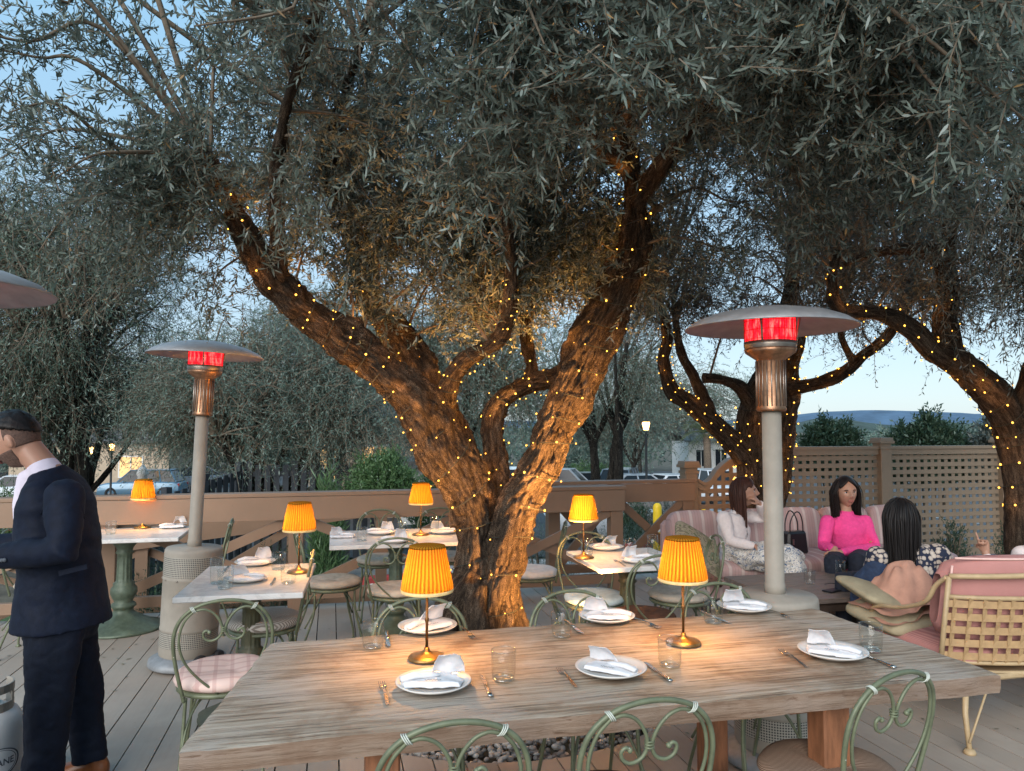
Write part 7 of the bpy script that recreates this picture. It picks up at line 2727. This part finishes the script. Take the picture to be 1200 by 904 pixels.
# ================================================================== SHRUBS
def shrub(label, c, rad, seed, n, mat, llen=.06, z0=None, name='shrub', lw=.35, group='shrubs and hedges below the terrace', upright=.4, stems=7, tw=(.12, .3), per=10, lift=0.0):
    g = np.random.default_rng(seed)
    z = gz(c[0], c[1]) if z0 is None else z0
    t = thing(name, label, 'shrub', (c[0], c[1], z), 0, group)
    q = unit(g.normal(size=(n, 3))); q[:, 2] = np.abs(q[:, 2]) * 1.0 + .05
    q = unit(q) * (g.uniform(.1, 1, (n, 1)) ** .4)
    lump = np.array([.9 + .3 * noise.noise(Vector(p) * 2.2 + Vector((seed, 0, 0))) for p in q])[:, None]
    org = q * lump * np.array([rad[0], rad[1], rad[2] * (1 - lift)]) + np.array([0, 0, rad[2] * lift])
    dr = unit(q * .6 + g.normal(size=(n, 3)) * .5 + np.array([0, 0, upright]))
    leaf_mesh('foliage', org, dr, g.uniform(tw[0], tw[1], n), per, llen, llen * lw, g, mat, t, .1)
    m = MB()
    for i in range(stems):
        a = g.uniform(0, 6.28); k = g.uniform(.2, .7)
        m.tube([(0, 0, -.05), (math.cos(a) * rad[0] * k * .4, math.sin(a) * rad[1] * k * .4, rad[2] * .4), (math.cos(a) * rad[0] * k, math.sin(a) * rad[1] * k, rad[2] * .8)], [.025, .018, .008], 6)
    m.build('stem', M['twig'], t)
def sh_at(label, px, d, ytop, w_px, seed, n, mat, llen, depth=None, **kw):
    p = ad(px, ytop, d); z0 = gz(p.x, d) - .02
    rx = w_px * d / F / 2
    shrub(label, (p.x, d), (rx, depth or rx * .8, max(.3, p.z - z0)), seed, n, mat, llen, z0, **kw)
sh_at('bright green round shrub beyond the railing, left of the big trunk', 450, 12.7, 533, 84, 1, 3400, M['leaf_green'], .065, lift=.6)
sh_at('dark low shrub under the railing beside the far left table', 215, 7.9, 648, 150, 2, 1500, M['leaf_dark'], .05, .4, lw=.2)
sh_at('dark green rosemary hedge behind the left heater and chairs', 320, 8.0, 636, 120, 3, 1300, M['leaf_dark'], .045, .35, lw=.14)
sh_at('feathery rosemary hedge right of the trunk behind the railing', 640, 9.2, 612, 110, 4, 1700, M['leaf_bg'], .045, .4, lw=.14, upright=1.2)
sh_at('grey green rosemary hedge below the short railing', 730, 9.8, 612, 90, 5, 1500, M['leaf_bg'], .045, .4, lw=.14, upright=1.2)
sh_at('olive green tuft near the yellow bollard', 765, 10.0, 628, 50, 6, 800, M['leaf_green'], .045, .3, lw=.14, upright=1.2)
sh_at('dark round bush beside the nearest silver car', 745, 17, 585, 40, 7, 900, M['leaf_dark'], .07)
sh_at('brown twiggy bush beside the yellow bollard', 785, 16.5, 582, 75, 8, 900, M['leaf_right'], .06, upright=.8)
sh_at('dark rounded bush poking above the trellis in front of the mountains', 975, 11.5, 497, 72, 9, 2200, M['leaf_dark'], .085, lift=.72)
sh_at('large dark bush above the trellis near the leaning olive', 1085, 11.0, 490, 105, 10, 2400, M['leaf_dark'], .085, lift=.65)
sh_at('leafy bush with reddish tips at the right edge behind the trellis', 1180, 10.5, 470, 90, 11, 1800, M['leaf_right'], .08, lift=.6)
sh_at('clipped hedge across the car park', 700, 50, 543, 150, 12, 2200, M['leaf_green'], .16, 1.2)
sh_at('dark hedge across the car park at the left', 110, 55, 541, 150, 13, 1500, M['leaf_green'], .16, 1.0)
sh_at('low green shrub at the left edge behind the man', 10, 18, 565, 50, 14, 700, M['leaf_green'], .08)
sh_at('small spiky plant in front of the slatted fence', 385, 12.2, 552, 40, 15, 300, M['leaf_green'], .22, .2, lw=.09, upright=2.5)
sh_at('leafy green hedge in front of the low pale building', 508, 17, 540, 60, 16, 900, M['leaf_green'], .08)
def plant(label, px, y0, ytop, d, seed):
    p = ad(px, y0, d)
    z0 = max(p.z, 0.0)
    h = ad(px, ytop, d).z - z0
    shrub(label, (p.x, d), (.16, .14, h), seed, 320, M['leaf_dark'], .04, z0, name='potted_shrub', lw=.25, upright=1.0, stems=4, tw=(.08, .18))
plant('thin green vine growing against the trellis behind the pointing hand', 1118, 690, 612, 7.6, 21)
plant('leafy vine low on the trellis at the right edge', 1188, 690, 610, 7.7, 22)

# palm far away
def palm(label, px, d, yc):
    p = ad(px, yc, d); z0 = gz(p.x, d)
    t = thing('palm_tree', label, 'palm', (p.x, d, z0), 0)
    h = p.z - z0
    m = MB(); m.tube([(0, 0, 0), (.05, 0, h * .5), (0, 0, h)], [.32, .26, .24], 12); m.build('trunk', M['bark_bg_plain'], t)
    V, Fc, tint = [], [], []
    g = np.random.default_rng(5)
    k = 0
    for i in range(46):
        a = g.uniform(0, 6.28); el = g.uniform(-.5, 1.3); L = g.uniform(1.7, 2.3)
        d0 = np.array([math.cos(a) * math.cos(el), math.sin(a) * math.cos(el), math.sin(el)])
        sd = np.array([-math.sin(a), math.cos(a), 0])
        for j in range(16):
            s = (j + 1) / 16
            c = d0 * L * s + np.array([0, 0, -1.1 * s * s]) + np.array([0, 0, h])
            for q in (-1, 1):
                tip = c + sd * q * .38 * (1 - .5 * s) + d0 * .22 + np.array([0, 0, -.12])
                V += [c, c + d0 * .05, tip, c - d0 * .03]; Fc += [k, k + 1, k + 2, k + 3]; k += 4; tint.append(g.uniform(.2, .9))
    me = np_mesh('crown', np.array(V), np.array(Fc), 4, {'tint': np.array(tint)})
    o = bpy.data.objects.new('crown', me); C.objects.link(o); me.materials.append(M['palm']); o.parent = t
M['bark_bg_plain'] = mottled('palm_trunk_fibre', (.12, .09, .065), .4, 12, .9, .5)
palm('small fan palm by the white building across the car park', 828, 50, 508)

# pale statue-like fountain post by the blue car
p = ad(167, 560, 20); z0 = gz(p.x, 20)
t = thing('garden_post', 'pale tapered garden post in front of the blue car', 'post', (p.x, 20, z0), 0)
hh = ad(167, 545, 20).z - z0
m = MB(); m.lathe([(0, 0), (.22, 0), (.22, .1), (.15, .14), (.12, hh - .3), (.16, hh - .25), (.10, hh - .1), (.03, hh), (0, hh)], 18); m.build('post_shaft', M['stucco'], t)
# ================================================================== LIGHT, SKY, CAMERA
scene.world = bpy.data.worlds.new('World')
w = scene.world
w.use_nodes = True
nt = w.node_tree
bg = nt.nodes['Background']
sky = nt.nodes.new('ShaderNodeTexSky')
sky.sky_type = 'NISHITA'
sky.sun_disc = False
SUN_EL, SUN_ROT = 26.0, 200.0
sky.sun_elevation = R(SUN_EL)
sky.sun_rotation = R(SUN_ROT)
sky.air_density = 1.0
sky.dust_density = .6
sky.ozone_density = 1.6
# painted gradient mixed into the sky model evens it out: pale at the horizon, light blue above
tc = nt.nodes.new('ShaderNodeTexCoord')
sep = nt.nodes.new('ShaderNodeSeparateXYZ')
nt.links.new(tc.outputs['Generated'], sep.inputs[0])
rp = nt.nodes.new('ShaderNodeValToRGB')
rp.color_ramp.elements[0].position = 0.0; rp.color_ramp.elements[0].color = (3.0 / 6, 3.75 / 6, 4.3 / 6, 1)
rp.color_ramp.elements[1].position = .55; rp.color_ramp.elements[1].color = (1.75 / 6, 3.45 / 6, 4.9 / 6, 1)
nt.links.new(sep.outputs[2], rp.inputs['Fac'])
sc6 = nt.nodes.new('ShaderNodeVectorMath'); sc6.operation = 'SCALE'; sc6.inputs['Scale'].default_value = 6.0
nt.links.new(rp.outputs['Color'], sc6.inputs[0])
mxs = nt.nodes.new('ShaderNodeMix'); mxs.data_type = 'RGBA'; mxs.inputs[0].default_value = .8
nt.links.new(sky.outputs['Color'], mxs.inputs[6]); nt.links.new(sc6.outputs[0], mxs.inputs[7])
nt.links.new(mxs.outputs[2], bg.inputs['Color'])
bg.inputs['Strength'].default_value = SKY_S
sl = bpy.data.lights.new('sun', 'SUN'); sl.energy = SUN_S; sl.angle = R(50); sl.color = (1, .95, .90)
so = bpy.data.objects.new('sun', sl); C.objects.link(so)
# the sun stands behind the camera; same direction as the sky
az = R(SUN_ROT)
dirv = Vector((math.sin(az) * math.cos(R(SUN_EL)), math.cos(az) * math.cos(R(SUN_EL)), math.sin(R(SUN_EL))))
so.rotation_euler = dirv.to_track_quat('Z', 'Y').to_euler()

# ground spots added by the olive, unseen, inferred from the glow on its bark
def uplight(label, loc, target, watt, ang=70):
    t = thing('uplight', label, 'uplight', loc, 0, 'added uplights in the tree well')
    d = (Vector(target) - Vector(loc)).normalized()
    q = d.to_track_quat('Z', 'Y').to_matrix()
    m = MB(); m.tube([(0, 0, -.08), (0, 0, .03)], .008, 8); m.build('spike', M['rubber'], t)
    m = MB(); m.lathe([(0, -.05), (.03, -.05), (.036, -.03), (.036, .03), (.033, .03), (.033, -.01), (0, -.012)], 20, (0, 0, .07), rot=q); m.build('housing', M['rubber'], t)
    m = MB(); m.lathe([(0, .006), (.032, .006), (.032, .010), (0, .011)], 20, (0, 0, .07), rot=q); m.build('lens', M['bulb_hot'], t)
    l = bpy.data.lights.new('uplight_lamp', 'SPOT'); l.energy = watt; l.color = (1, .45, .12); l.spot_size = R(ang); l.spot_blend = .8; l.shadow_soft_size = .03
    o = bpy.data.objects.new('uplight_lamp', l); C.objects.link(o); o.location = Vector(loc) + Vector((0, 0, .07)) + d * .045
    o.rotation_euler = d.to_track_quat('-Z', 'Y').to_euler()
UPL = 1.0
uplight('small added uplight on the gravel right of the olive trunk, tilted low', (.66, 4.10, -.03), (.10, 4.75, .85), UP_W * .45, 62)
uplight('small added uplight on the gravel right of the olive trunk, tilted steeply', (.52, 3.98, -.03), (.32, 4.76, 1.35), UP_W, 36)
uplight('small added uplight on the gravel left of the olive trunk', (-.82, 4.2, -.03), (-.55, 4.6, 1.9), UP_W * .22, 60)

cam = bpy.data.cameras.new('camera')
cam.sensor_width = 36
cam.lens = F / 1200 * 36
cam.clip_start = .05
cam.clip_end = 12000
co = bpy.data.objects.new('camera', cam); C.objects.link(co)
co.location = (0, 0, EYE)
co.rotation_euler = (PI / 2 + PITCH, 0, 0)
scene.camera = co
vs = scene.view_settings
vs.view_transform = 'Standard'; vs.look = 'None'; vs.exposure = EXPO; vs.gamma = 1; vs.use_curve_mapping = False
scene.render.engine = 'CYCLES'
cy = scene.cycles
cy.use_denoising = True
try: cy.denoiser = 'OPENIMAGEDENOISE'
except Exception: pass
cy.max_bounces = 6; cy.diffuse_bounces = 3; cy.glossy_bounces = 3; cy.transmission_bounces = 4; cy.transparent_max_bounces = 12
cy.sample_clamp_indirect = 4.0
cy.caustics_reflective = False; cy.caustics_refractive = False
cy.use_light_tree = True
